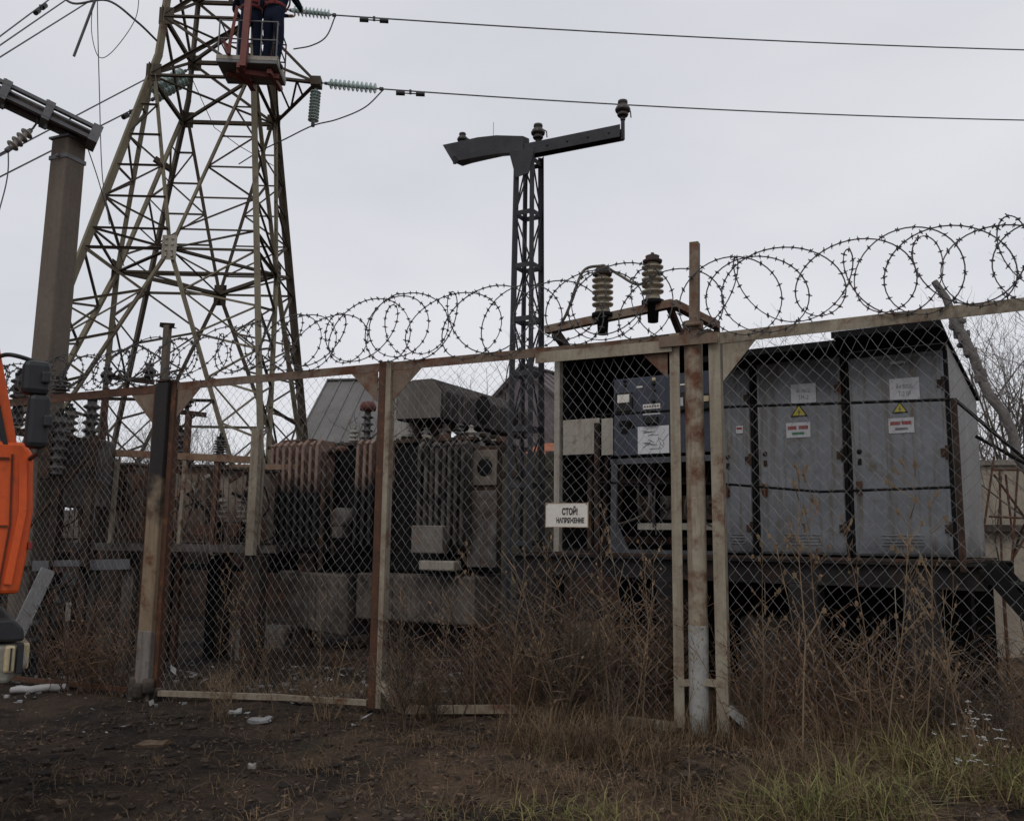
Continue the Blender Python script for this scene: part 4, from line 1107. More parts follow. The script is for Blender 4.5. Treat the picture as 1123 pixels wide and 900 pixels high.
wire('conductor from the upper left glass string to the left edge, passing above the concrete pole', [at(590 * .322, 66, 16.6), at(158, 88, 15.8)] + [at(158, 88, 15.8).lerp(wL1, k / 6 * 1.8) for k in range(1, 7)], 0.013)
wire('conductor from the lower left glass string passing behind the concrete pole', [g1_] + [g1_.lerp(wL2, k / 6 * 1.7) for k in range(1, 7)], 0.013)
damper(g1_.lerp(wL2, 0.17), wL2, 'black weight pair on the conductor left of the tower leg')
wire('thin wire crossing behind the tower below the glass strings', [g0_, at(235, 140, 16.9), at(262, 160, 17), at(300, 182, 17.2)], 0.008)
wire('thin rope hanging straight down left of the tower', bez([at(107, -10, 13.5), at(107, 20, 13.5), at(109, 100, 13.5), at(112, 190, 13.5), at(120, 246, 13.5)]), 0.008, m_cable, 'hanging_rope', 'rope')
wire('thin slack rope looping out from the hanging rope', bez([at(153, -8, 13.8), at(148, 22, 13.6), at(125, 55, 13.5), at(109, 63, 13.5), at(101, 40, 13.5), at(101, 12, 13.5), at(106, -6, 13.5)]), 0.007, m_cable, 'hanging_rope', 'rope')
wire('short stiff broken conductor end hanging at a slant', [at(106, -4, 13.2), at(94, 28, 13.2), at(81, 62, 13.2)], 0.022, m_cable, 'broken_conductor', 'wire')

# ------------------------------------------------------------------ lift basket
fl = at(237, 64, 13.5); frr = at(304, 64, 13.55)
BW = (frr - fl).x; BZ = fl.z
BO = Vector((fl.x, 13.5, BZ))
t = thing('lift_basket', 'grey work basket with thin rails hanging from a red arm beside the tower', 'lift basket', BO, 3)
BD = 0.72
mb = MB(); mb.box((BW / 2, BD / 2, -0.03), (BW, BD, 0.06), 0.01); part('floor', mb, m_galv, t)
mb = MB(); mb.box((BW / 2, 0.005, 0.03), (BW, 0.02, 0.07)); mb.box((BW - 0.005, BD / 2, 0.03), (0.02, BD - 0.03, 0.12)); mb.box((0.005, BD / 2, 0.03), (0.02, BD - 0.03, 0.12)); mb.box((BW / 2, BD - 0.005, 0.03), (BW, 0.02, 0.12)); part('kick_plate', mb, m_beige, t)
mb = MB()
for z in (0.36, 0.68):
    c = [(0.02, 0.02, z), (BW - 0.02, 0.02, z), (BW - 0.02, BD - 0.02, z), (0.02, BD - 0.02, z)]
    for a, b in zip(c, c[1:] + c[:1]): mb.tube([a, b], 0.013, 6)
part('rail', mb, m_galv, t)
for x in (0.02, BW * 0.33, BW * 0.72, BW - 0.02):
    for y in (0.02, BD - 0.02):
        mb = MB(); mb.tube([(x, y, 0), (x, y, 0.69)], 0.014, 6); part('rail_post', mb, m_galv if y < 0.1 else m_boom, t)
mb = MB(); mb.bar((BW * 0.46, -0.06, -0.16), (BW * 0.50, -0.06, 1.35), 0.10, 0.08, (0, 1, 0)); mb.bar((BW * 0.2, -0.05, 0.05), (BW * 0.3, -0.02, 0.9), 0.05, 0.05); mb.bar((BW * 0.22, -0.02, 0.05), (BW * 0.06, 0.1, 0.4), 0.04); part('mounting_arm', mb, m_boom, t)
mb = MB(); mb.bar((BW * 0.3, 0.15, -0.13), (BW * 0.98, 0.3, -0.13), 0.08, 0.08); mb.bar((BW * 0.4, -0.05, -0.12), (BW * 0.45, BD, -0.13), 0.09, 0.09); mb.bar((BW * 0.85, 0.1, -0.13), (BW * 0.92, BD, -0.13), 0.07); mb.bar((BW * 0.1, 0.3, -0.1), (BW * 0.5, 0.5, -0.16), 0.06); part('under_frame', mb, m_boom, t)
BMt = fr(BO, 3)

# ------------------------------------------------------------------ workers
def person(label, M, pose, hat, rz):
    """pose: joint -> (x, y, z) with y towards where the person faces"""
    J = pose
    names, idx, edges, rad = [], {}, [], []
    def j(n, p, r, par=None):
        idx[n] = len(names); names.append(Vector(p)); rad.append(r)
        if par: edges.append((idx[par], idx[n]))
    j('pelvis', J['pelvis'], (0.155, 0.125)); j('waist', J['waist'], (0.15, 0.115), 'pelvis'); j('chest', J['chest'], (0.175, 0.13), 'waist')
    j('neckb', J['neck'], (0.075, 0.07), 'chest'); n2 = Vector(J['neck']).lerp(Vector(J['head']), 0.4); j('neck', n2, (0.055, 0.055), 'neckb')
    hd = Vector(J['head']); j('jaw', hd + Vector((0, 0.02, -0.05)), (0.068, 0.078), 'neck'); j('skull', hd + Vector((0, 0, 0.05)), (0.078, 0.095), 'jaw'); j('crown', hd + Vector((0, -0.005, 0.11)), (0.05, 0.06), 'skull')
    for s in ('L', 'R'):
        j('sh' + s, J['shoulder' + s], (0.075, 0.075), 'chest'); j('el' + s, J['elbow' + s], (0.052, 0.052), 'sh' + s); j('wr' + s, J['wrist' + s], (0.034, 0.03), 'el' + s)
        w = Vector(J['wrist' + s]); f = (w - Vector(J['elbow' + s])).normalized()
        pm = w + f * 0.075; j('pa' + s, pm, (0.036, 0.018), 'wr' + s)
        side = f.cross(Vector((0, 0, 1))); side = side.normalized() if side.length > 0.1 else Vector((1, 0, 0)); dn = f.cross(side).normalized()
        for q, ln in enumerate((0.065, 0.075, 0.07, 0.055)):
            o = side * (q - 1.5) * 0.02
            j('f%s%d' % (s, q), pm + o + f * ln * 0.6, (0.009, 0.009), 'pa' + s); j('g%s%d' % (s, q), pm + o * 1.1 + f * ln - dn * 0.02, (0.008, 0.008), 'f%s%d' % (s, q))
        j('t' + s, w + f * 0.04 + side * 0.045, (0.011, 0.011), 'wr' + s); j('u' + s, w + f * 0.08 + side * 0.055, (0.009, 0.009), 't' + s)
        j('hi' + s, J['hip' + s], (0.105, 0.11), 'pelvis'); j('kn' + s, J['knee' + s], (0.075, 0.08), 'hi' + s); j('an' + s, J['ankle' + s], (0.058, 0.062), 'kn' + s)
        a = Vector(J['ankle' + s]); j('he' + s, a + Vector((0, 0.03, -0.05)), (0.05, 0.045), 'an' + s); j('to' + s, a + Vector((0.0, 0.17, -0.065)), (0.045, 0.032), 'he' + s)
    me = bpy.data.meshes.new('body'); me.from_pydata([tuple(v) for v in names], edges, [])
    ob = bpy.data.objects.new('body', me); COL.objects.link(ob)
    sk = ob.modifiers.new('skin', 'SKIN'); sk.use_smooth_shade = True
    for i, r in enumerate(rad):
        me.skin_vertices[0].data[i].radius = r
        me.skin_vertices[0].data[i].use_root = (i == 0)
    sb = ob.modifiers.new('sub', 'SUBSURF'); sb.levels = 2; sb.render_levels = 2
    dg = bpy.context.evaluated_depsgraph_get(); dg.update()
    m2 = bpy.data.meshes.new_from_object(ob.evaluated_get(dg))
    bpy.data.objects.remove(ob); bpy.data.meshes.remove(me)
    m2.materials.clear()
    for m in (m_navy, m_skin, m_boot): m2.materials.append(m)
    wl, wr = Vector(J['wristL']), Vector(J['wristR'])
    for p in m2.polygons:
        c = p.center; k = 0
        if c.z > n2.z - 0.02: k = 1
        if min((c - wl).length, (c - wr).length) < 0.16 and (c - Vector(J['elbowL'])).length > (wl - Vector(J['elbowL'])).length - 0.0 and (c - Vector(J['elbowR'])).length > (wr - Vector(J['elbowR'])).length - 0.0: k = 1
        if c.z < 0.14: k = 2
        p.material_index = k
        p.use_smooth = True
    root = thing('person', label, 'person', M, rz)
    part('body', m2, None, root)
    mb = MB()
    mb.lathe(hd + Vector((0, -0.004, 0.065)), [(0.115, -0.02), (0.118, 0.0), (0.112, 0.045), (0.09, 0.085), (0.05, 0.108), (0, 0.114)], n=16)
    mb.lathe(hd + Vector((0, 0.02, 0.055)), [(0.112, -0.004), (0.14, -0.006), (0.14, 0.003), (0.112, 0.008)], n=16)
    part('helmet', mb, hat, root)
    mb = MB(); mb.lathe(hd + Vector((0, -0.012, -0.01)), [(0.075, -0.03), (0.091, 0.0), (0.097, 0.04), (0.10, 0.07)], n=14); part('hair', mb, m_hair, root)
    mb = MB()
    for s_ in (-1, 1):
        e = hd + Vector((s_ * 0.031, 0.088, 0.045)); mb.lathe(e, [(0, 0.008), (0.008, 0.006), (0.012, 0), (0, -0.004)], (0, 1, 0), 8)
        mb.bar(e + Vector((-0.016, 0.002, 0.022)), e + Vector((0.016, 0.002, 0.022)), 0.006, 0.005)
    part('eyes', mb, m_hair, root)
    mb = MB(); mb.tube([hd + Vector((0, 0.09, 0.04)), hd + Vector((0, 0.113, 0.008)), hd + Vector((0, 0.092, 0.0))], [0.009, 0.015, 0.012], 6)
    for s_ in (-1, 1): mb.lathe(hd + Vector((s_ * 0.088, -0.005, 0.025)), [(0, 0.012), (0.02, 0.008), (0.026, 0)], (s_, 0.2, 0), 8)
    mb.bar(hd + Vector((-0.022, 0.09, -0.032)), hd + Vector((0.022, 0.09, -0.032)), 0.008, 0.008)
    part('face_features', mb, m_skin, root)
    mb = MB()
    wv = Vector(J['waist']); mb.lathe(wv, [(0.17, -0.03), (0.18, -0.02), (0.18, 0.02), (0.17, 0.03)], n=18)
    for s_ in ('L', 'R'):
        sh = Vector(J['shoulder' + s_]) * 0.8 + Vector(J['neck']) * 0.2
        mb.tube(bez([wv + Vector((sh.x * 0.6, -0.16, 0)), Vector((sh.x * 0.7, Vector(J['chest']).y - 0.16, J['chest'][2])), sh + Vector((0, -0.03, 0.07)), Vector((sh.x * 0.7, Vector(J['chest']).y + 0.15, J['chest'][2])), wv + Vector((sh.x * 0.6, 0.16, 0))]), 0.016, 5)
    mb.box(wv + Vector((0.0, -0.185, 0.09)), (0.14, 0.03, 0.10), 0.01)
    part('harness', mb, m_harness, root)
    return root
lean = lambda k: dict(
    pelvis=(0, -0.03, 0.93), waist=(0, 0.01, 1.09), chest=(0, 0.10, 1.30), neck=(0, 0.17, 1.46), head=(0, 0.23, 1.58),
    shoulderL=(-0.19, 0.13, 1.40), shoulderR=(0.19, 0.13, 1.40), elbowL=(-0.24, 0.33, 1.20), elbowR=(0.25, 0.34, 1.24), wristL=(-0.12, 0.53, 1.22 + k), wristR=(0.13, 0.55, 1.27 + k),
    hipL=(-0.095, -0.03, 0.88), hipR=(0.095, -0.03, 0.88), kneeL=(-0.12, 0.03, 0.49), kneeR=(0.12, 0.0, 0.49), ankleL=(-0.12, -0.03, 0.10), ankleR=(0.13, -0.06, 0.10))
bw = lambda x, y: BMt @ Vector((x, y, 0.0))
person('worker in dark navy overalls standing at the right end of the lift basket', bw(BW * 0.86, BD * 0.36), lean(0.05), m_helmet, -20)
person('worker in dark navy overalls half hidden by the red arm of the basket', bw(BW * 0.44, BD * 0.50), lean(0.0), m_orange, 25)

# ------------------------------------------------------------------ orange lift truck
def bprism(mb, poly, fn, t0, t1, bev, seg=2):
    tmp = MB(); tmp.prism(poly, fn, t0, t1)
    bm = bmesh.new(); vv = [bm.verts.new(v) for v in tmp.v]
    for f in tmp.f: bm.faces.new([vv[i] for i in f])
    bmesh.ops.recalc_face_normals(bm, faces=bm.faces)
    bmesh.ops.bevel(bm, geom=bm.edges[:], offset=bev, segments=seg, affect='EDGES', profile=0.5)
    bm.verts.index_update()
    mb.add([v.co.copy() for v in bm.verts], [[v.index for v in f.verts] for f in bm.faces]); bm.free()
    return mb
TY0 = 4.7
tg = gz(-4, 5.5)
PIV = at(37, 560, TY0)
TRZ = 33
TR = Vector((PIV.x, PIV.y, tg)) - Vector((math.cos(R(TRZ)), math.sin(R(TRZ)), 0)) * 2.0
TRM = fr(TR, TRZ)
t = thing('lift_truck', 'orange lift truck with black mirrors parked at the left edge', 'truck', TR, TRZ)
def tw(px, py, dy=0.0):
    return onp(TRM, px, py, dy)
W_ = 2.45
e = [tw(37, 498), tw(36.5, 560), tw(29, 612), tw(20.5, 651)]
low = [(0.15, e[3].z), (e[3].x, e[3].z), (e[2].x, e[2].z), (e[1].x, e[1].z), (e[0].x, e[0].z), (e[0].x - 0.05, e[0].z + 0.06), (0.15, e[0].z + 0.06)]
mb = MB(); bprism(mb, low, lambda a, b, u: (a, u, b), 0.0, W_, 0.02); body = part('cab_body', mb, m_orange, t)
pa = tw(22.5, 486); pb = tw(1, 377)
sl_ = (pb.x - pa.x) / (pb.z - pa.z)
zr = 2.98 - tg
xr = pa.x + sl_ * (zr - pa.z)
zb_ = pa.z - 0.06
# pillars, roof and back of the upper cab, leaving real openings
up = lambda a, b, u: (a, u, b)
for y0_, y1_ in ((0.01, 0.06), (W_ - 0.06, W_ - 0.01)):
    for pg in ([(pa.x - 0.052, zb_), (pa.x, zb_), (xr, zr), (xr - 0.06, zr)], [(-0.12 + pa.x - 1.0, zb_), (pa.x - 1.0, zb_), (xr - 0.85, zr), (xr - 0.97, zr)], [(0.15, zb_), (0.45, zb_), (0.45, zr), (0.15, zr)]):
        mb = MB(); bprism(mb, pg, up, y0_, y1_, 0.008); part('pillar', mb, m_orange, body)
mb = MB(); bprism(mb, [(0.15, zr - 0.03), (xr + 0.02, zr - 0.03), (xr - 0.06, zr + 0.1), (0.2, zr + 0.13)], up, 0.0, W_, 0.03); part('roof', mb, m_orange, body)
mb = MB(); mb.box((0.17, W_ / 2, (zb_ + zr) / 2), (0.03, W_ - 0.14, zr - zb_)); part('back_panel', mb, m_orange, body)
mb = MB(); mb.add([(pa.x - 0.03, 0.07, zb_), (pa.x - 0.03, W_ - 0.07, zb_), (xr - 0.03, W_ - 0.07, zr - 0.04), (xr - 0.03, 0.07, zr - 0.04)], [(0, 1, 2, 3)]); part('windscreen', mb, m_dglass, body)
for y in (0.035, W_ - 0.035):
    mb = MB(); bprism(mb, [(pa.x - 0.97, zb_), (pa.x - 0.055, zb_), (xr - 0.062, zr - 0.05), (xr - 0.84, zr - 0.05)], up, y - 0.006, y + 0.006, 0.004); part('side_window', mb, m_dglass, body)
    mb = MB(); mb.bar((pa.x - 0.060, y - (0.028 if y < 1 else -0.028), zb_ + 0.02), (xr - 0.068, y - (0.028 if y < 1 else -0.028), zr - 0.04), 0.022, 0.012, (0, 1, 0)); part('window_seal', mb, m_black, body)
# door outline and panel seams as strips with the groove shadow put into darker orange
for y in (-0.002,):
    mb = MB(); s0_, s1_ = tw(13.5, 498), tw(10, 648)
    mb.bar((s0_.x, y, s0_.z), (tw(13.5, 575).x - 0.01, y, tw(13.5, 575).z), 0.010, 0.008, (0, 1, 0)); mb.bar((tw(13.5, 575).x - 0.01, y, tw(13.5, 575).z), (s1_.x - 0.05, y, s1_.z), 0.010, 0.008, (0, 1, 0))
    q = tw(13, 503); mb.bar((0.95, y, q.z), (q.x - 0.012, y, q.z), 0.01, 0.014); q = tw(13, 577); mb.bar((0.95, y, q.z), (q.x - 0.02, y, q.z), 0.01, 0.012)
    mb.bar((0.95, y, s1_.z + 0.02), (0.95, y, q.z + 0.4), 0.014, 0.01, (0, 1, 0))
    part('door_seam', mb, mat('seam_shadow_paint', (0.16, 0.035, 0.012), (0.1, 0.025, 0.01), None, 0, 5), body)
mb = MB(); q0, q1 = tw(25, 505), tw(20, 640); mb.bar((q0.x, -0.012, q0.z), (tw(24.5, 560).x, -0.012, tw(24.5, 560).z), 0.035, 0.02, (0, 1, 0)); mb.bar((tw(24.5, 560).x, -0.012, tw(24.5, 560).z), (q1.x - 0.05, -0.012, q1.z), 0.035, 0.02, (0, 1, 0)); part('corner_deflector', mb, m_orange, body)
mb = MB(); q = tw(6, 575); mb.box((q.x - 0.3, -0.02, q.z + 0.12), (0.16, 0.03, 0.035), 0.008); part('door_handle', mb, m_black, body)
mb = MB(); q = tw(33, 598); mb.box((q.x + 0.0, 0.02, q.z), (0.02, 0.05, 0.04), 0.005); part('side_marker', mb, m_red, body)
# front grille and wipers
mb = MB()
for k in range(5): mb.box((e[1].x + 0.004, W_ / 2, e[3].z + 0.16 + 0.09 * k), (0.02, 1.4, 0.05), 0.006)
part('grille', mb, m_black, body)
# bumper
bt, bb_ = tw(12, 678), tw(22, 748)
mb = MB(); bprism(mb, [(0.6, bb_.z + 0.04), (bb_.x - 0.06, bb_.z), (bb_.x + 0.03, bb_.z + 0.09), (tw(25, 700).x, tw(25, 705).z), (0.6, tw(25, 705).z)], up, -0.03, W_ + 0.03, 0.02); bump_ = part('bumper', mb, m_bumper, t)
mb = MB(); bprism(mb, [(0.6, tw(25, 702).z), (tw(26, 700).x, tw(26, 702).z), (tw(25, 690).x, tw(25, 688).z), (tw(14, 680).x, bt.z), (0.6, bt.z)], up, -0.045, W_ + 0.045, 0.015); part('bumper_top', mb, m_black, bump_)
a, b = tw(2, 736), tw(16.5, 706)
mb = MB(); mb.box(((a.x + b.x) / 2, -0.045, (a.z + b.z) / 2), (b.x - a.x, 0.06, b.z - a.z), 0.012); mb.box((bb_.x + 0.01, 0.2, (a.z + b.z) / 2), (0.05, 0.34, b.z - a.z), 0.012); part('headlight', mb, m_lens, bump_)
mb = MB(); mb.box((b.x + 0.022, -0.04, (a.z + b.z) / 2), (0.03, 0.05, b.z - a.z + 0.02), 0.006); mb.box((a.x + 0.028, -0.078, (a.z + b.z) / 2), (0.008, 0.006, b.z - a.z - 0.02)); part('lamp_frame', mb, m_black, bump_)
mb = MB(); mb.box((bb_.x + 0.01, W_ - 0.2, (a.z + b.z) / 2), (0.05, 0.34, b.z - a.z), 0.012); part('headlight', mb, m_lens, bump_)
# mirrors
DM = -0.22
def mw(px, py): return tw(px, py, DM)
mb = MB(); mb.tube(bez([(pb.x - 0.02 + 0.02, 0.03, tw(4, 390).z), tuple(mw(12, 389)), tuple(mw(36, 396)), tuple(mw(46, 404)), tuple(mw(47, 425)), tuple(mw(46, 470)), tuple(mw(43, 496))]), 0.0115, 7)
mb.tube(bez([tuple(mw(43, 496)), (mw(40, 500).x - 0.01, 0.0, mw(40, 500).z), (pa.x + 0.0, 0.3, mw(40, 500).z - 0.06)]), 0.0115, 7); arm_ = part('mirror_arm', mb, m_black, t)
def mirror(pA_, pB_):
    a, b = mw(*pA_), mw(*pB_)
    mb = MB(); mb.box(((a.x + b.x) / 2, DM, (a.z + b.z) / 2), (b.x - a.x, 0.10, b.z - a.z), 0.028, 0.0); mb.box(((a.x + b.x) / 2 + 0.04, DM - 0.055, (a.z + b.z) / 2), (0.04, 0.04, 0.06), 0.01); o = part('mirror', mb, m_black, arm_)
mirror((22, 432), (56, 398)); mirror((26, 491), (56, 434))
# chassis, deck and booms
mb = MB()
for y in (0.75, 1.65): mb.box((-2.6, y, 0.98), (7.2, 0.09, 0.24))
mb.box((-3.3, 1.2, 1.18), (5.6, 2.3, 0.1)); part('chassis', mb, m_char2, t)
for x in (0.72, -2.9, -4.25):
    for y in (0.18, W_ - 0.18):
        mb = MB(); mb.lathe((x, y - 0.15, 0.52), [(0.26, 0.0), (0.45, 0.0), (0.52, 0.05), (0.52, 0.25), (0.45, 0.30), (0.26, 0.30)], (0, 1, 0), 26); wh = part('wheel', mb, m_tyre, t)
        mb = MB(); mb.lathe((x, y - 0.13, 0.52), [(0, 0.03), (0.1, 0.0), (0.12, 0.05), (0.22, 0.08), (0.28, 0.02), (0.28, 0.26), (0, 0.26)], (0, 1, 0), 18); part('rim', mb, m_galv, wh)
mb = MB(); bprism(mb, [(-5.6, 1.25), (-0.2, 1.25), (-0.2, 1.55), (-0.5, 1.7), (-5.6, 1.7)], up, 0.1, W_ - 0.1, 0.03); part('deck_body', mb, m_orange, t)
mb = MB(); mb.lathe((-2.6, 1.25, 1.7), [(0.5, 0), (0.5, 0.35), (0.3, 0.4), (0.25, 0.7), (0, 0.7)], n=20); mb.box((-2.6, 1.25, 2.7), (0.6, 0.5, 0.9), 0.04); part('turret', mb, m_boom, t)
TRI = TRM.inverted()
KN = TRI @ Vector((-12.5, 9.5, 14.0))
EL = TRI @ (BMt @ Vector((BW * 0.5, -0.06, 1.9)))
mb = MB(); mb.bar(Vector((-2.6, 1.25, 2.9)), KN, 0.34, 0.42); part('lower_boom', mb, m_orange, t)
mb = MB(); mb.bar(KN, EL, 0.24, 0.3); part('upper_boom', mb, m_orange, t)
mb = MB(); mb.bar(EL + Vector((0, 0, 0.1)), TRI @ (BMt @ Vector((BW * 0.5, -0.06, 1.34))), 0.1, 0.1, (0, 1, 0)); part('boom_head', mb, m_boom, t)

# ------------------------------------------------------------------ concrete pole with a lattice steel beam
PB = at(45, 490, 12.0); gpz = gz(PB.x, 12.0)
ptop = at(76, 156, 12.0)
t = thing('concrete_pole', 'square brown concrete pole with a steel band under a long steel beam', 'pole', (PB.x, 12.0, gpz), -22)
Mi = fr(Vector((PB.x, 12.0, gpz)), -22).inverted()
q = Mi @ ptop
mb = MB()
w0, w1_ = 0.175, 0.158
bm_ = [(a * w0, b * w0, -0.1) for a, b in cor] + [(q.x + a * w1_, q.y + b * w1_, q.z) for a, b in cor]
tmp = bmesh.new(); vv = [tmp.verts.new(v) for v in bm_]
for f in [(3, 2, 1, 0), (4, 5, 6, 7), (0, 1, 5, 4), (1, 2, 6, 5), (2, 3, 7, 6), (3, 0, 4, 7)]: tmp.faces.new([vv[i] for i in f])
bmesh.ops.bevel(tmp, geom=tmp.edges[:], offset=0.025, segments=2, affect='EDGES', profile=0.5); tmp.verts.index_update()
mb.add([v.co.copy() for v in tmp.verts], [[v.index for v in f.verts] for f in tmp.faces]); tmp.free()
part('shaft', mb, m_pole, t)
mb = MB(); k_ = 1 - 0.27 / q.z; mb.box((q.x * k_, q.y * k_, q.z - 0.28), (0.34, 0.34, 0.06), 0.004); mb.box((q.x * k_ + 0.03, q.y * k_ - 0.2, q.z - 0.28), (0.05, 0.03, 0.04)); part('steel_band', mb, m_galv, t)
mb = MB(); mb.box((q.x, q.y, q.z + 0.01), (0.37, 0.37, 0.03)); part('cap', mb, m_galv, t)
# beam
ba = at(104, 160, 12.0); bb2 = at(-60, 83, 11.0)
ba.z += 0.11; bb2.z += 0.13
dd = (bb2 - ba); dn_ = dd.normalized()
t2 = thing('steel_beam', 'long twin channel steel beam resting on the concrete pole', 'steel beam', ba, 0)
far_ = dd * 1.6
sx_ = dn_.cross(Vector((0, 0, 1))).normalized()
for s_, zz in ((-0.13, 0.09), (0.13, 0.09), (-0.13, -0.09), (0.13, -0.09)):
    mb = MB(); o = sx_ * s_ + Vector((0, 0, zz)); mb.ang(o, far_ + o, 0.075, 0.010, (0, 0, 1), 1 if s_ > 0 else -1); part('chord', mb, m_galv, t2)
mb = MB(); o = Vector((0, 0, -0.02)); mb.bar(o, far_ + o, 0.16, 0.10); part('web', mb, m_char3, t2)
n_ = int(far_.length / 0.55)
for k in range(1, n_):
    c = dn_ * (k * 0.55 + 0.1)
    mb = MB(); mb.bar(c - dn_ * 0.05, c + dn_ * 0.05, 0.36, 0.28); mb.bar(c + Vector((0, 0, -0.2)), c + Vector((0, 0, 0.22)), 0.04, 0.04); part('clamp', mb, m_galv, t2)
mb = MB(); mb.bar(-dn_ * 0.04, dn_ * 0.09, 0.38, 0.26); part('end_plate', mb, m_galv, t2)
i0 = at(36, 141, 11.6); i1 = at(9, 164, 11.4)
ins_string('short pale bell insulator string slung under the steel beam', i0, i1, 4, m_porc_w, 0.085)
mb = MB(); mb.tube([i0, i0 + Vector((0.05, 0.02, 0.12)), at(40, 122, 11.7)], 0.015, 5); solo('hanger_link', mb, m_galv, 'steel link hanging the pale bell string from the beam', 'link')
wire('wire running left from the bell string below the steel beam', [i1, at(-60, 200, 11.2)], 0.012)
wire('slack wire end hanging below the bell string', bez([i1, at(9, 185, 11.4), at(6, 205, 11.4), at(-2, 235, 11.4)]), 0.009)
wire('thin wire dropping from the end of the steel beam behind the tower leg', bez([at(97, 165, 12.2), at(108, 198, 13), at(120, 240, 14), at(136, 292, 15)]), 0.008)

# ------------------------------------------------------------------ burnt power transformer
q = at(400, 600, 12.6); gq = gz(q.x, 12.6)
XO = Vector((q.x, 12.6, gq)); XR_ = -28
XM = fr(XO, XR_)
def xp(px, py, yl=0.0): return onp(XM, px, py, yl)
t = thing('power_transformer', 'big burnt power transformer with rusty and sooty ribbed radiators', 'transformer', XO, XR_)
zt_ = xp(470, 484, 0.35).z; zb_ = xp(470, 628, 0.35).z
xl_, xr2 = xp(292, 540, 0.35).x, xp(512, 540, 0.35).x
D = 1.7
mb = MB(); mb.box(((xl_ + xr2) / 2, 0.45 + D / 2, (zt_ + zb_) / 2), (xr2 - xl_, D, zt_ - zb_), 0.03); part('tank', mb, m_char, t)
mb = MB(); mb.box(((xl_ + xr2) / 2, 0.45 + D / 2, zt_ + 0.025), (xr2 - xl_ + 0.12, D + 0.12, 0.05), 0.008)
for k in range(22): mb.lathe((xl_ + 0.05 + k * (xr2 - xl_ - 0.1) / 21, 0.42, zt_ + 0.05), [(0.025, 0), (0.025, 0.02), (0, 0.022)], n=6)
part('cover', mb, m_char2, t)
def radiator(px0, px1, pyt, pyb, n, m, y=0.0, dep=0.38, thick=0.036, lab=None, split=None):
    """a bank of pressed radiator fins; split = z above which the fins are still rusty instead of sooty"""
    a, b = xp(px0, pyb, y), xp(px1, pyt, y)
    z0, z1 = min(a.z, b.z), max(a.z, b.z)
    hd = MB()
    for zz in (z0 + 0.08, z1 - 0.07): hd.tube([(a.x, y + dep + 0.02, zz), (b.x, y + dep + 0.02, zz)], 0.05, 8); hd.tube([((a.x + b.x) / 2, y + dep, zz), ((a.x + b.x) / 2, y + dep + 0.25, zz)], 0.045, 8)
    part('radiator_header', hd, m_char2, t)
    for k in range(n):
        x = a.x + (b.x - a.x) * (k + 0.5) / n
        mb = MB()
        jz = random.uniform(-0.015, 0.015); jx = random.uniform(-0.012, 0.012)
        prof = [(y + 0.0, z0 + 0.09), (y + 0.09, z0), (y + dep, z0), (y + dep, z1 + jz), (y + 0.09, z1 + jz), (y + 0.0, z1 - 0.07 + jz)]
        mb.prism(prof, lambda p, r, u: (x + u + jx * (r - z0), p, r), -thick / 2, thick / 2)
        mb.tube([(x, y + 0.0, z0 + 0.09), (x + jx * (z1 - z0), y + 0.0, z1 - 0.07 + jz)], thick * 0.8, 6)
        mb.tube([(x + jx * (z1 - z0), y + 0.0, z1 - 0.07), (x + jx * (z1 - z0), y + 0.09, z1 + jz)], thick * 0.8, 6)
        part('radiator_fin', mb, m, t)
zsp = xp(320, 530, 0.0).z
m_finL = mat('half_burnt_radiator', (0.27, 0.19, 0.15), (0.19, 0.115, 0.085), (0.12, 0.05, 0.03), 0.4, 4, 0.4)
def burn_below(m, zlo, zhi):
    """burn mark: everything of the fin below an uneven line is charred"""
    N, L = m.node_tree.nodes, m.node_tree.links
    b = N['Principled BSDF']; src = b.inputs['Base Color'].links[0].from_socket
    tcn = N.new('ShaderNodeTexCoord'); sx = N.new('ShaderNodeSeparateXYZ'); L.new(tcn.outputs['Object'], sx.inputs[0])
    nz_ = N.new('ShaderNodeTexNoise'); nz_.inputs['Scale'].default_value = 3.0; L.new(tcn.outputs['Object'], nz_.inputs['Vector'])
    ma = N.new('ShaderNodeMath'); ma.operation = 'MULTIPLY_ADD'; ma.inputs[1].default_value = 0.5; L.new(nz_.outputs['Fac'], ma.inputs[0]); L.new(sx.outputs['Z'], ma.inputs[2])
    mr = N.new('ShaderNodeMapRange'); mr.inputs['From Min'].default_value = zlo + 0.25; mr.inputs['From Max'].default_value = zhi + 0.25; L.new(ma.outputs[0], mr.inputs['Value'])
    mx_ = N.new('ShaderNodeMix'); mx_.data_type = 'RGBA'; mx_.inputs['A'].default_value = (0.018, 0.017, 0.018, 1); L.new(src, mx_.inputs['B']); L.new(mr.outputs['Result'], mx_.inputs['Factor'])
    L.new(mx_.outputs['Result'], b.inputs['Base Color'])
burn_below(m_grey, -0.12, 0.16)
burn_below(m_grey_side, -0.12, 0.2)
burn_below(m_finL, zsp - 0.12, zsp + 0.12)
radiator(290, 352, 483, 606, 8, m_finL)
radiator(384, 420, 481, 604, 4, m_finL, 0.05)
radiator(455, 511, 483, 604, 8, m_fin, -0.02, 0.42)
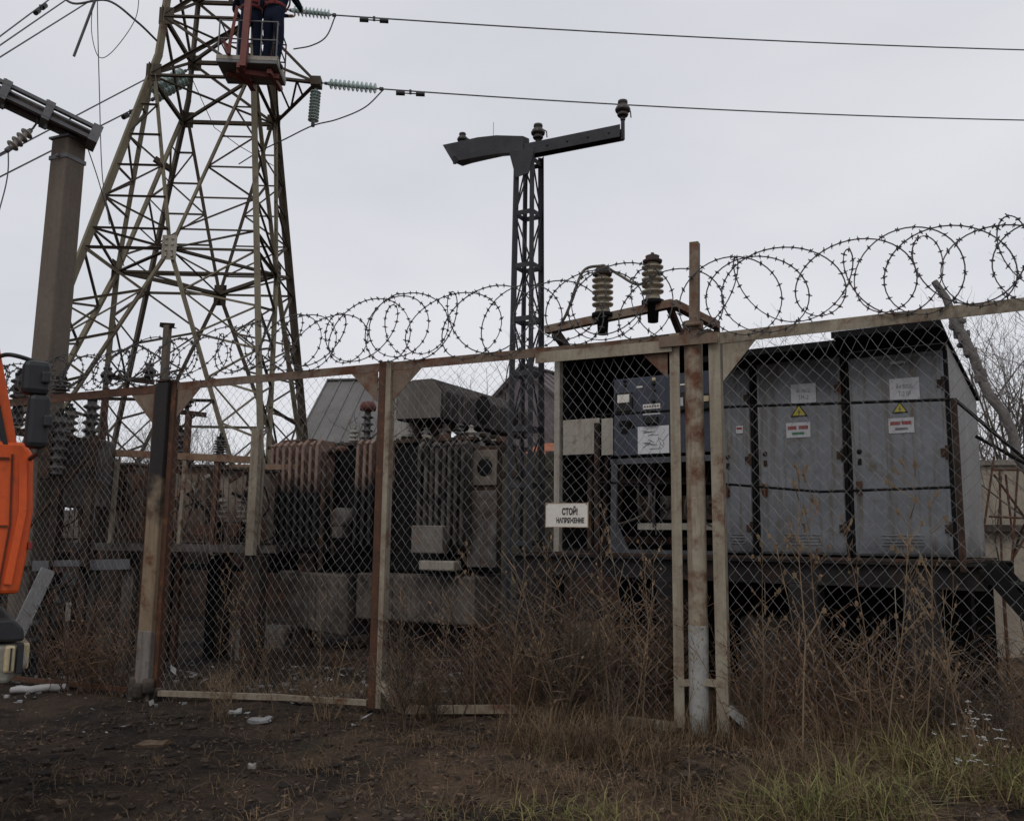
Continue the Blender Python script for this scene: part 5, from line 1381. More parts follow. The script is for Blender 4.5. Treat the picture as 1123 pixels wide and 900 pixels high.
# pale cylinder, pale box, pipes on the front
a = xp(374, 568, 0.0); mb = MB(); mb.lathe((a.x, -0.06, a.z), [(0, -0.02), (0.12, -0.02), (0.15, 0.0), (0.15, 0.3), (0, 0.3)], (0, 1, 0), 18); mb.box((a.x, 0.02, a.z - 0.2), (0.18, 0.2, 0.16), 0.01); part('oil_pump', mb, m_char3, t)
a, b = xp(450, 606, -0.16), xp(485, 576, -0.16); mb = MB(); mb.box(((a.x + b.x) / 2, -0.08, (a.z + b.z) / 2), (b.x - a.x, 0.14, b.z - a.z), 0.012); o = part('terminal_box', mb, mat('scorched_box_paint', (0.20, 0.19, 0.175), (0.10, 0.09, 0.08), (0.16, 0.09, 0.05), 0.45, 4, 0.4), t)
a = xp(478, 620, -0.1); mb = MB(); mb.box((a.x, 0.0, a.z), (0.55, 0.2, 0.13), 0.02); part('base_flange', mb, m_beige, t)
mb = MB(); a = xp(371, 500, 0.1); mb.tube(bez([(a.x - 0.2, 0.2, zt_ - 0.05), (a.x - 0.15, 0.0, zt_ - 0.2), (a.x, -0.05, a.z - 0.3), (a.x + 0.05, 0.0, zb_ + 0.2)]), 0.022, 7); mb.tube([(a.x - 0.25, 0.35, zt_ - 0.1), (a.x - 0.25, 0.1, zt_ - 0.12), (a.x - 0.25, 0.1, zb_)], 0.04, 8); part('oil_pipe', mb, m_char2, t)
mb = MB(); a = xp(372, 492, 0.1); mb.lathe((a.x, 0.15, a.z - 0.03), [(0.0, -0.02), (0.09, -0.02), (0.12, 0.04), (0.05, 0.07), (0, 0.08)], n=12); part('valve', mb, m_rust, t)
# side box at the right end
a, b = xp(512, 622, 0.25), xp(548, 488, 0.25)
mb = MB(); mb.box(((a.x + b.x) / 2, 0.65, (a.z + b.z) / 2), (b.x - a.x, 0.8, b.z - a.z), 0.015); o = part('side_tank', mb, m_char2, t)
za, zc_ = xp(530, 537, 0.25).z, xp(530, 492, 0.25).z
mb = MB(); mb.box(((a.x + b.x) / 2, 0.235, (za + a.z) / 2), (b.x - a.x - 0.03, 0.03, za - a.z - 0.02), 0.006); part('side_door', mb, m_char3, o)
mb = MB(); mb.box(((a.x + b.x) / 2, 0.235, (za + zc_) / 2 + 0.02), (b.x - a.x - 0.05, 0.03, zc_ - za - 0.08), 0.006); part('upper_plate', mb, mat('scorched_brown_plate', (0.2, 0.165, 0.13), (0.09, 0.075, 0.065), (0.02, 0.018, 0.017), 0.4, 3, 0.4), o)
mb = MB(); mb.lathe(((a.x + b.x) / 2 + 0.03, 0.215, (za + zc_) / 2 + 0.02), [(0, -0.004), (0.10, -0.004), (0.12, 0.004)], (0, 1, 0), 20); part('burn_hole', mb, m_char, o)
# conservator: chamfered drum lying across the top, running back to the right
cy0, cy1 = 0.35, 3.1
c0 = xp(437, 462, cy0); c1 = xp(479, 414, cy0)
xm_, zm_ = (c0.x + c1.x + 0.0) / 2 + 0.02, (c0.z + c1.z) / 2
hw, hh = 0.40, (c1.z - c0.z) / 2
oc = [(-hw, -hh * 0.95), (hw, -hh), (hw * 1.02, hh * 0.35), (hw * 0.55, hh), (-hw * 0.35, hh), (-hw, hh * 0.45)]
mb = MB(); bprism(mb, [(xm_ + a, zm_ + b) for a, b in oc], lambda a, b, u: (a, u, b), cy0, cy1, 0.03); o = part('conservator', mb, m_conserv, t)
mb = MB(); mb.prism([(xm_ + a * 0.94, zm_ + b * 0.93) for a, b in oc], lambda a, b, u: (a, u, b), cy0 - 0.012, cy0 + 0.01); part('end_plate', mb, m_consend, o)
for yy, rr_ in ((1.5, 0.21), (2.5, 0.13)):
    mb = MB(); mb.lathe((xm_ + hw * 1.015, yy, zm_ - 0.02), [(0, 0.008), (rr_ * 0.95, 0.008), (rr_, 0.0), (rr_ * 1.04, 0.012), (rr_ * 1.06, -0.01)], (1, 0, 0), 22); part('burnt_hole', mb, m_char, o)
mb = MB()
for yy in (0.8, 2.4): mb.box((xm_, yy, (zm_ - hh + zt_) / 2), (0.5, 0.1, zm_ - hh - zt_ + 0.04))
mb.tube([(xm_ - 0.2, 0.6, zt_), (xm_ - 0.2, 0.6, zm_ - hh + 0.05)], 0.05, 8); part('conservator_bracket', mb, m_char2, t)
# bushings on the cover
a = xp(404, 474, 0.7)
for (px, py, kind) in ((404, 437, 1),):
    b_ = xp(px, py, 0.7)
    mb = MB(); H_ = b_.z - zt_
    pr = [(0.10, 0.0), (0.08, 0.06)]
    for k in range(4): z = 0.08 + k * H_ * 0.14; pr += [(0.05, z), (0.10, z + 0.02), (0.055, z + 0.05)]
    pr += [(0.045, H_ * 0.72)]
    mb.lathe((b_.x, 0.7, zt_ + 0.04), pr, n=14); bs = part('bushing', mb, m_porc_d, t)
    mb = MB(); mb.lathe((b_.x, 0.7, zt_ + 0.04 + H_ * 0.70), [(0.03, -0.02), (0.12, 0.0), (0.13, 0.06), (0.10, 0.12), (0.04, 0.14), (0, 0.15)], n=14); part('red_cap', mb, mat('dull_red_glaze', (0.14, 0.045, 0.036), (0.08, 0.03, 0.026), None, 0, 6), bs)
for px, py, s in ((416, 452, 0.8), (468, 478, 0.7), (482, 475, 0.9), (495, 477, 0.8), (510, 478, 1.0), (388, 478, .8), (526, 486, 0.8), (452, 476, .7), (500, 470, .7)):
    b_ = xp(px, py, 0.62)
    mb = MB(); pr = [(0.08, zt_ - b_.z - 0.02)]
    for k in range(3): z = (-0.12 + 0.08 * k) * s; pr += [(0.045 * s, z), (0.095 * s, z + 0.02), (0.09 * s, z + 0.035), (0.045 * s, z + 0.055)]
    pr += [(0.03, 0.14 * s), (0.045, 0.16 * s), (0, 0.18 * s)]
    mb.lathe((b_.x, 0.62 + random.uniform(-0.05, 0.3), b_.z), pr, n=12); part('bushing', mb, random.choice([m_porc_w, m_porc_w, m_porc_d]), t)
rr = random.Random(9)
for k in range(14):
    a = xp(rr.uniform(430, 545), rr.uniform(480, 487), 0.6); mb = MB(); mb.box((a.x, rr.uniform(0.5, 1.2), zt_ + 0.07), (rr.uniform(0.06, 0.2), rr.uniform(0.06, 0.2), rr.uniform(0.05, 0.12)), 0.012, rr.uniform(0, 3)); part('cover_fitting', mb, rr.choice([m_rust, m_char3, m_beige, m_char2]), t)
mb = MB(); mb.bar((xl_ + 0.1, 0.6, zt_ + 0.08), (xl_ + 0.8, 0.5, zt_ + 0.1), 0.1, 0.08); mb.box((xp(313, 478, 0.4).x + 0.1, 0.5, zt_ + 0.08), (0.3, 0.3, 0.1), 0.02); part('lifting_lug', mb, m_rust, t)
# foundation
t2 = thing('transformer_foundation', 'pale scorched concrete foundation beams under the burnt transformer', 'foundation', XO, XR_)
z1_ = zb_ - 0.02
mb = MB(); a = xp(300, 650, -0.1); b = xp(372, 650, -0.1)
bprism(mb, [(a.x - 0.02, z1_), (b.x + 0.05, z1_ - 0.03), (b.x + 0.06, 0.34), (a.x + 0.34, 0.42)], lambda p, q, u: (p, u, q), 0.0, 2.0, 0.03); part('concrete_beam', mb, m_conc_d, t2)
mb = MB(); a = xp(380, 650, -0.1); b = xp(512, 650, -0.1); zlo = xp(450, 684, -0.1).z
mb.box(((a.x + b.x) / 2, 1.05, (z1_ + zlo) / 2), (b.x - a.x, 1.9, z1_ - zlo), 0.03); part('concrete_beam', mb, m_conc_d, t2)
mb = MB(); mb.box(((a.x + b.x) / 2, 1.2, zlo / 2 - 0.1), (b.x - a.x + 0.1, 1.5, zlo + 0.18)); part('plinth', mb, m_char2, t2)
mb = MB(); mb.box((0.0, 1.0, 0.02), (xr2 - xl_ + 0.5, 2.6, 0.25), 0.03); part('slab', mb, m_char2, t2)
mb = MB(); mb.bar((xl_ - 1.6, 0.3, zb_ - 0.02), (xl_ + 0.7, 0.3, zb_ - 0.02), 0.12, 0.10); mb.bar((xl_ - 1.6, 1.6, zb_ - 0.02), (xl_ + 0.7, 1.6, zb_ - 0.02), 0.12, 0.10); part('steel_beam', mb, m_char, t2)

# dark walled bay behind the mast
a, b = at(552, 498, 11.9), at(616, 498, 11.4)
g = gz(b.x, 11.5)
t = thing('scorched_partition', 'sooty brown partition of upright boards between the mast and the control cabinet', 'partition', (a.x, 11.9, g), -34)
Mi = fr(Vector((a.x, 11.9, g)), -34)
L_ = onp(Mi, 618, 500, 0).x; Hh = a.z - g
m_part = mat('sooty_olive_boards', (0.085, 0.075, 0.052), (0.04, 0.034, 0.028), (0.02, 0.018, 0.016), 0.4, 2, 0.6)
nb = 7
for k in range(nb):
    mb = MB(); mb.box(((k + 0.5) * L_ / nb, random.uniform(-0.012, 0.012), Hh / 2 + random.uniform(-0.03, 0.03)), (L_ / nb - 0.008, 0.035, Hh), 0.006); part('board', mb, m_part, t)
mb = MB(); mb.bar((0, -0.03, Hh * 0.9), (L_, -0.03, Hh * 0.9), 0.03, 0.07); mb.bar((0, 0.04, 0.4), (L_, 0.04, 0.4), 0.04, 0.07); part('rail', mb, m_char2, t)

# ------------------------------------------------------------------ left yard: cage of burnt switchgear
q = at(66, 600, 12.3)
LO = Vector((q.x, 12.3, gz(q.x, 12.3))); LR = -12
LM = fr(LO, LR)
def lp_(px, py, yl=0.0): return onp(LM, px, py, yl)
t = thing('equipment_cage', 'rusty steel frame cage round the burnt switchgear on the left', 'cage', LO, LR)
zT, zB = lp_(170, 503).z, lp_(170, 600).z
xE = lp_(286, 500).x
mb = MB(); mb.ang((0, 0, lp_(70, 495).z), (xE, 0, lp_(283, 506).z), 0.09, 0.01, (0, 1, 0)); mb.ang((0, 1.6, zT), (xE, 1.6, zT), 0.08, 0.01, (0, 1, 0)); part('top_rail', mb, mat('light_rust', (0.27, 0.185, 0.12), (0.17, 0.095, 0.06), RUST, 0.45, 4, 0.3), t)
mb = MB(); mb.bar((0, 0, zB), (xE + 0.3, 0, zB), 0.07, 0.10); mb.bar((0, 1.6, zB), (xE + 0.3, 1.6, zB), 0.07, 0.10); part('bottom_beam', mb, m_char3, t)
for px in (68, 95, 125, 200, 236, 285):
    x = lp_(px, 540).x
    mb = MB(); mb.ang((x, 0, zB), (x + 0.02, 0, zT), 0.05, 0.007, (0, 1, 0)); part('post', mb, m_frame if px in (125, 200) else (m_rust if px != 285 else m_frame), t)
for px in (68, 180, 285):
    x = lp_(px, 540).x
    for y in (0.0, 1.6):
        mb = MB(); mb.box((x, y, zB / 2 - 0.1), (0.24, 0.24, zB + 0.05), 0.02); part('column', mb, m_char2, t)
rw0 = random.Random(3)
mb = MB()
for k in range(34): mb.tube([(xE * k / 34, 0.02, zB + 0.05), (xE * (k + rw0.uniform(-.25, .25)) / 34, 0.02 + rw0.uniform(-.02, .02), zT - 0.03 - (0.25 if rw0.random() < .2 else 0))], 0.007, 4)
for k in range(9): mb.tube([(0, 0.02, zB + (zT - zB) * k / 9), (xE, 0.02, zB + (zT - zB) * k / 9)], 0.003, 4)
part('grid_mesh', mb, mat('dull_brown_rust', (0.15, 0.10, 0.07), (0.06, 0.04, 0.03), RUST, 0.4, 4), t)
mb = MB(); a, b = lp_(283, 470, -0.1), lp_(283, 600, -0.1); mb.bar((a.x, -0.12, a.z), (a.x, -0.12, b.z - 0.1), 0.11, 0.1, (0, 1, 0)); part('corner_post', mb, m_frame, t)
CAGE_T = t
def burnt_box(label, px0, px1, pyt, pyb, y, m, dep=0.7, holes=()):
    a, b = lp_(px0, pyb, y), lp_(px1, pyt, y)
    r = thing('switchgear_box', label, 'switchgear box', LM @ Vector(((a.x + b.x) / 2, y, zB + 0.05)), LR)
    w, h = b.x - a.x, b.z - zB - 0.05
    mb = MB(); mb.box((0, dep / 2, h / 2), (w, dep, h), 0.015); part('body', mb, m, r)
    mb = MB(); mb.box((0, -0.012, h * 0.48), (w * 0.84, 0.02, h * 0.8), 0.005); d = part('door', mb, m, r)
    mb = MB(); mb.box((w * 0.34, -0.035, h * 0.5), (0.03, 0.03, 0.1), 0.005); part('handle', mb, m_char, d)
    for hx, hz, hr in holes:
        mb = MB(); mb.lathe((w * hx, -0.024, h * hz), [(0, -0.01), (hr * 0.8, -0.01), (hr, 0.0), (hr, 0.01)], (0, 1, 0), 16); part('burnt_gauge', mb, m_char, r)
    mb = MB(); mb.box((0, dep / 2 - 0.03, h + 0.015), (w + 0.08, dep + 0.12, 0.03)); part('lid', mb, m_char3, r)
    return r
burnt_box('grey burnt switchgear box with ashy patches left of the burnt post', 77, 112, 508, 597, 0.5, mat('ashy_grey_steel', (0.36, 0.335, 0.305), (0.10, 0.085, 0.075), (0.11, 0.06, 0.04), 0.4, 2.6, 0.7, rough=0.9, spec=0.1, contrast=0.16))
burnt_box('burnt switchgear box with a round gauge beside the burnt square post', 116, 150, 510, 597, 0.4, mat('scorched_grey_brown', (0.29, 0.24, 0.195), (0.075, 0.06, 0.05), (0.11, 0.055, 0.035), 0.45, 2.6, 0.7, contrast=0.16), 0.7, ((0.12, 0.72, 0.07), (0.1, 0.5, 0.12)))
burnt_box('rust brown switchgear box right of the burnt square post', 178, 226, 512, 597, 0.7, mat('rusted_box_steel', (0.28, 0.19, 0.135), (0.09, 0.06, 0.045), (0.22, 0.19, 0.16), 0.3, 2.8, 0.6, rough=0.9, spec=0.1, contrast=0.16))
burnt_box('low dark switchgear box beside the rusty radiator', 232, 278, 515, 597, 0.8, MATS['scorched_grey_brown'], 0.7)
rr = random.Random(62)
for k in range(60):
    x = rr.uniform(0.05, xE - 0.05); y = rr.uniform(0.12, 0.38); z = rr.uniform(zB + 0.1, zT - 0.15)
    mb = MB()
    q_ = rr.random()
    if q_ < .4: mb.bar((x, y, z), (x + rr.uniform(-.5, .5), y + rr.uniform(-.05, .05), z + rr.uniform(-.5, .4)), rr.uniform(.02, .05), rr.uniform(.02, .05))
    elif q_ < .7: mb.box((x, y, z), (rr.uniform(.08, .3), 0.1, rr.uniform(.06, .3)), 0.01, rr.uniform(-.3, .3))
    else: mb.tube(bez([(x, y, z + .3), (x + rr.gauss(0, .1), y, z), (x + rr.gauss(0, .25), y - .05, z - .25), (x + rr.gauss(0, .3), y, zB + .1)], 5), .012, 5)
    part('burnt_fitting', mb, rr.choice([m_rust, m_char2, m_char3, m_beige, m_rust, m_char]), CAGE_T)
def post_insulator(label, p, n, rd, H, m, group=None):
    r = thing('post_insulator', label, 'insulator', p, 0, group)
    mb = MB(); pr = [(rd * 0.7, 0), (rd * 0.7, 0.03)]
    for k in range(n):
        z = 0.04 + (H - 0.1) * k / n; s = (H - 0.1) / n
        pr += [(rd * 0.55, z), (rd, z + s * 0.25), (rd * 0.97, z + s * 0.45), (rd * 0.55, z + s * 0.7)]
    pr += [(rd * 0.55, H - 0.05)]
    mb.lathe((0, 0, 0), pr, n=14); part('porcelain', mb, m, r)
    mb = MB(); mb.lathe((0, 0, H - 0.055), [(rd * 0.6, 0), (rd * 0.6, 0.04), (rd * 0.25, 0.05), (rd * 0.25, 0.1), (0, 0.1)], n=10); part('cap', mb, m_char, r)
    return r
def at_h(px, pyb, pyt, Y): a = at(px, pyb, Y); b = at(px, pyt, Y); return a, b.z - a.z
ga = 'sooty insulator stacks inside the cage'
for px, pyb, pyt, lab in ((239, 572, 541, 'pale ribbed insulator stack inside the cage left of the other pale one'), (268, 572, 541, 'pale ribbed insulator stack inside the cage next to the corner post')):
    a, H_ = at_h(px, pyb, pyt, 12.25); post_insulator(lab, a, 4, 0.11, H_, m_porc_w, ga)
    mb = MB(); z_ = zB + LO.z; mb.box((a.x, a.y, (a.z + z_) / 2), (0.14, 0.14, a.z - z_)); mb.box((a.x, a.y, a.z - 0.01), (0.24, 0.24, 0.02)); solo('insulator_stand', mb, m_char, 'black stub under ' + ('the left pale stack in the cage' if px == 239 else 'the pale stack nearest the corner post'), 'stand')
for px, pyb, pyt, lab in ((196, 512, 470, 'dark ribbed insulator stack just right of the burnt post top'), (241, 502, 478, 'dark ribbed insulator stack rising behind the rusty cage rail')):
    a, H_ = at_h(px, pyb, pyt, 13.4); post_insulator(lab, a, 6, 0.10, H_, m_porc_d, 'dark insulator stacks behind the cage rail')
    mb = MB(); z_ = gz(a.x, 13.4); mb.box((a.x, a.y, (a.z + z_) / 2), (0.12, 0.12, a.z - z_)); mb.box((a.x, a.y, a.z - 0.01), (0.22, 0.22, 0.02)); solo('insulator_stand', mb, m_char, 'thin black stand under the stack ' + ('by the burnt post' if px == 196 else 'behind the cage rail'), 'stand')
# disconnector by the concrete pole
gI = 'black ribbed insulator stacks by the concrete pole'
for px, pyb, pyt, Y, lab in ((18, 466, 408, 11.4, 'black ribbed insulator stack left of the truck mirror'), (66, 436, 412, 11.5, 'upper black ribbed insulator right of the concrete pole'), (62, 520, 452, 11.5, 'large black ribbed insulator stack right of the truck mirror'), (73, 500, 446, 12.0, 'grey ribbed insulator stack beside the concrete pole'), (97, 496, 436, 12.6, 'ragged burnt insulator stack left of the rusty post')):
    a, H_ = at_h(px, pyb, pyt, Y); post_insulator(lab, a, 6 if H_ > 0.5 else 4, 0.115, H_, m_porc_d if px != 73 else m_char3, gI)
a = at(2, 470, 11.4); b = at(110, 486, 11.6)
g1 = gz(a.x, 11.4)
t = thing('disconnector_frame', 'sooty steel frame by the concrete pole carrying black insulator stacks', 'support frame', (a.x, 11.5, g1), 0)
mb = MB(); L_ = b.x - a.x; z_ = at(40, 474, 11.5).z - g1
mb.ang((-0.3, 0, z_ + 0.05), (L_, 0.15, z_ - 0.15), 0.1, 0.01); mb.bar((0.55, 0.0, z_ - 0.6), (0.55, 0.0, z_ + 0.1), 0.14, 0.14); part('beam', mb, m_char2, t)
for x in (0.05, L_ * 0.6, L_ - 0.05):
    mb = MB(); mb.ang((x, 0.05, -0.05), (x, 0.05, z_ - 0.02), 0.09, 0.01, (0, 1, 0)); part('leg', mb, m_char2, t)
mb = MB(); mb.bar((0.05, 0.05, 0.4), (L_ - 0.05, 0.05, 1.4), 0.05); mb.bar((0.05, 0.05, 1.35), (L_, 0.05, 1.35), 0.06, 0.08); mb.bar((0.05, 0.05, 1.45), (L_ - 0.05, 0.05, z_ - 0.2), 0.04); part('brace', mb, m_char2, t)
mb = MB(); mb.box((L_ * 0.75, 0.5, z_ - 0.5), (0.5, 0.4, 0.9), 0.03); part('drive_box', mb, m_char3, t)
# posts with pin insulators in the yard
def t_post(label, px, pyt, pyb, Y, arm, m, ins, wpx=5):
    a, b = at(px, pyt, Y), at(px, pyb, Y)
    g = gz(a.x, Y)
    r = thing('yard_post', label, 'post', (a.x, Y, g), -15)
    w = wpx * Y / 980
    mb = MB(); mb.box((0, 0, (a.z - g) / 2), (w, w, a.z - g), 0.008); part('shaft', mb, m, r)
    M = fr(Vector((a.x, Y, g)), -15)
    if arm:
        p0, p1 = onp(M, arm[0], arm[1]), onp(M, arm[2], arm[3])
        mb = MB(); mb.ang((p0.x, 0, p0.z), (p1.x, 0, p1.z), 0.07, 0.01, (0, 1, 0)); part('cross_bar', mb, m_char2, r)
    for ix, iy, lab in ins:
        p = onp(M, ix, iy); pin_insulator(M, (p.x, 0, p.z), lab, 0.85, 'pin insulators in the left yard')
    return r
t_post('rusty yard post with a dark cross-bar right of the burnt fence post', 207, 455, 640, 13.0, (194, 452, 227, 456), m_rust, ((205, 449, 'dark pin insulator on the cross-bar right of the burnt fence post'),), 6)
t_post('plain tall grey yard post rising behind the top of the burnt post', 184, 357, 640, 13.6, (176, 357, 192, 358), m_pole, (), 7)
t_post('thin brown yard post with a long arm left of the burnt post', 117, 425, 640, 12.8, (112, 413, 170, 420), m_rust, ((117, 421, 'mushroom shaped pin insulator on the post left of the burnt post'), (163, 417, 'dark pin insulator perched above the rusty rail by the burnt post')), 5)
t_post('short brown yard post left of the thin one', 100, 434, 640, 12.6, None, m_rust, (), 5)
a = at(116, 412, 12.7); mb = MB(); mb.tube(bez([at(122, 416, 12.7), at(128, 407, 12.7), at(135, 408, 12.7), at(138, 416, 12.7)]), 0.014, 5); solo('jumper_bar', mb, m_char, 'short bent black jumper beside the mushroom insulator', 'conductor')
# grey stair stringer and landing by the truck
a = at(16, 684, 11.2); b = at(53, 624, 11.5)
g = gz(a.x, 11.2)
t = thing('steel_stair', 'pale grey steel stair stringer leaning up to a landing behind the fence', 'stair', (a.x, 11.2, g), 0)
mb = MB(); d0 = Vector((0, 0, 0)); d1 = Vector((b.x - a.x, 0.3, b.z - g)); d0 = Vector((d1.x * -0.9, 0, 0)) ; mb.bar(d0, d1, 0.05, 0.17); part('stringer', mb, mat('pale_grey_steel', (0.34, 0.34, 0.34), (0.24, 0.24, 0.24), (0.12, 0.1, 0.09), 0.25, 4, 0.3), t)
mb = MB(); mb.bar(d0 + Vector((0, 0.7, 0)), d1 + Vector((0, 0.7, 0)), 0.05, 0.17); part('stringer', mb, m_galv, t)
mb = MB()
for k in range(1, 6): p = d0.lerp(d1, k / 6); mb.box((p.x, p.y + 0.35, p.z), (0.22, 0.66, 0.02))
part('treads', mb, m_galv, t)
e_ = at(146, 618, 11.9)
mb = MB(); mb.bar(d1 + Vector((-0.2, 0, 0.04)), (e_.x - a.x, 0.6, e_.z - g), 0.06, 0.13); part('landing_beam', mb, m_galv, t)
for kx in (0.5, 0.97):
    p = d1.lerp(Vector((e_.x - a.x, 0.6, e_.z - g)), kx); mb = MB(); mb.box((p.x, p.y + 0.1, p.z / 2 - 0.05), (0.14, 0.12, p.z)); part('landing_post', mb, m_conc_d, t)

# ------------------------------------------------------------------ buildings behind
def house(name, label, loc, rz, w, d, hw, hr, mroof, mwall, over=0.35, windows=(), mclad=None):
    """gabled house: ridge along local x"""
    t = thing(name, label, 'house', loc, rz)
    mb = MB(); mb.box((0, 0, hw / 2), (w, d, hw)); mb.prism([(-d / 2, hw), (d / 2, hw), (0, hw + hr)], lambda a, b, u: (u, a, b), -w / 2, w / 2); part('wall', mb, mwall, t)
    if mclad:
        mb = MB()
        for sx in (-1, 1): mb.prism([(-d / 2, hw - 1.3), (d / 2, hw - 1.3), (d / 2, hw), (0, hw + hr - 0.01), (-d / 2, hw)], lambda a, b, u: (sx * w / 2 + u, a, b), -0.03, 0.03)
        part('gable_cladding', mb, mclad, t)
    mb = MB()
    k = (d / 2 + over) / (d / 2)
    for s in (-1, 1):
        mb.prism([(0, hw + hr + 0.06), (s * d / 2 * k, hw + hr + 0.06 - hr * k), (s * d / 2 * k, hw + hr - hr * k), (0, hw + hr)], lambda a, b, u: (u, a, b), -w / 2 - over, w / 2 + over)
        n = int(w / 0.35)
        for q in range(n + 1):   # sheet ribs
            x = -w / 2 - over + (w + 2 * over) * q / n
            mb.bar((x, s * 0.02, hw + hr + 0.075), (x, s * d / 2 * k, hw + hr + 0.075 - hr * k), 0.05, 0.03)
    mb.bar((-w / 2 - over, 0, hw + hr + 0.09), (w / 2 + over, 0, hw + hr + 0.09), 0.22, 0.05); part('roof', mb, mroof, t)
    for x, z, ww, wh in windows:
        mb = MB(); mb.box((x, -d / 2 - 0.02, z), (ww + 0.16, 0.06, wh + 0.16)); o = part('window', mb, m_beige, t)
        mb = MB(); mb.box((x, -d / 2 - 0.055, z), (ww, 0.02, wh)); part('pane', mb, m_dglass, o)
    return t
p0 = at(357, 418, 30); p1 = at(344, 476, 28)
hr_ = 3.4
house('outbuilding', 'pale house with a broad slate grey roof behind the burnt transformer', (p0.x + 1.45, 30, 0), -10, 2.2, 7.0, p0.z - hr_, hr_, m_roof, m_plaster, windows=((0.0, 1.6, 0.9, 1.2),))
q0 = at(622, 417, 27)
house('house', 'house with a purple grey sheet roof glimpsed right of the lattice mast', (q0.x + 0.1, 27, 0), 52, 4.6, 6.6, 3.7, q0.z - 3.7, m_roof2, m_plaster, 0.2, (), m_roof2)
a = at(583, 500, 20); b = at(614, 487, 20)
t = thing('shed', 'low shed with an orange rusted sheet roof behind the mast', 'shed', (b.x + 0.35, 20.6, 0), -20)
mb = MB(); mb.box((0, 0.5, (a.z - 0.05) / 2), (2.2, 1.6, a.z - 0.05)); part('wall', mb, m_wall, t)
mb = MB(); mb.prism([(-0.6, a.z - 0.1), (1.5, a.z + 0.5), (1.5, a.z + 0.55), (-0.6, a.z - 0.04)], lambda p, q, u: (u, p, q), -1.3, 1.3); part('roof', mb, m_rustroof, t)
# boundary wall on the right
a = at(1086, 580, 12.5); wz = at(1100, 508, 12.5).z
t = thing('boundary_wall', 'beige rendered boundary wall with a ledge right of the switchgear cabinets', 'wall', (a.x - 1.5, 12.8, gz(a.x, 12.8) - 0.05), -14)
L_ = 14
zl = at(1100, 576, 12.5).z
mb = MB(); mb.box((L_ / 2, 0.15, wz / 2), (L_, 0.3, wz)); part('wall', mb, m_wall, t)
mb = MB(); mb.box((L_ / 2, -0.06, zl), (L_, 0.14, 0.10), 0.01); part('ledge', mb, m_conc_d, t)
mb = MB(); mb.box((L_ / 2, 0.15, wz + 0.04), (L_ + 0.1, 0.42, 0.08), 0.01); part('coping', mb, m_conc, t)
# leaning charred pole
a, b = at(1026, 308, 10.3), at(1130, 520, 9.8)
d_ = (b - a)
pts = [a.lerp(b, k / 10) + Vector((0.03 * math.sin(k * 1.9), 0.03 * math.cos(k * 1.3), 0.02 * math.sin(k * 2.7))) for k in range(11)]
pts += [b + d_ * 0.25 + Vector((0, 0, 0)), Vector((b.x + d_.x * 0.55, 9.4, gz(b.x + 1, 9.4)))]
t = thing('leaning_pole', 'charred grey pole wrapped in lagging leaning behind the tallest cabinet', 'pole', pts[-1], 0)
o_ = pts[-1]
mb = MB(); mb.tube([p - o_ for p in pts], [0.04, 0.045, 0.05] + [0.055] * 8 + [0.06, 0.065], 9); part('shaft', mb, m_wood, t)
rr = random.Random(21)
mb = MB()
for k in range(30):
    q = 0.2 + 0.36 * rr.random()
    p = a.lerp(b, q) - o_; mb.box(p + Vector((rr.gauss(0, 0.03), rr.gauss(0, 0.04), rr.gauss(0, 0.03))), (rr.uniform(.03, .08), rr.uniform(.04, .08), rr.uniform(.05, .18)), 0.02, rr.uniform(0, 3))
part('ragged_lagging', mb, m_wood, t)
# light steel trestle beside it
t = thing('steel_trestle', 'thin rusty steel rod trestle standing in front of the beige boundary wall', 'trestle', at(1090, 560, 10.6), 0)
o_ = t.location.copy(); o_.z = gz(o_.x, 10.6); t.location = o_
mb = MB()
for (x0_, y0_, x1_, y1_) in ((1071, 636, 1090, 500), (1108, 640, 1118, 486), (1099, 640, 1096, 515), (1087, 515, 1125, 515), (1085, 566, 1125, 568), (1090, 520, 1123, 566), (1103, 520, 1112, 600), (1076, 640, 1130, 640), (1112, 610, 1140, 560)):
    mb.tube([at(x0_, y0_, 10.6) - o_, at(x1_, y1_, 10.6) - o_], 0.014, 5)
part('rods', mb, m_rust, t)
mb = MB()
for px in (1076, 1100, 1125):
    p = at(px, 640, 10.6) - o_; mb.tube([p, Vector((p.x, p.y, -0.05))], 0.02, 6)
part('feet', mb, m_rust, t)
# stone block and burnt box under the platform
p = kw(-1.75, 0.25, 0); gb = gz(p.x, p.y)
mb = MB(); mb.box((p.x, p.y, gb + 0.36), (0.5, 0.4, 0.8), 0.04, R(-30)); solo('concrete_block', mb, m_conc_d, 'grey concrete block in the dark under the cabinet platform', 'block')
p = kw(-3.2, 0.6, 0); gb = gz(p.x, p.y)
mb = MB(); mb.box((p.x, p.y, gb + 0.3), (0.7, 0.5, 0.66), 0.03, R(-20)); mb.box((p.x, p.y - 0.02, gb + 0.66), (0.76, 0.56, 0.06), 0.01, R(-20)); solo('burnt_crate', mb, m_char, 'burnt black crate under the control cabinet', 'crate')

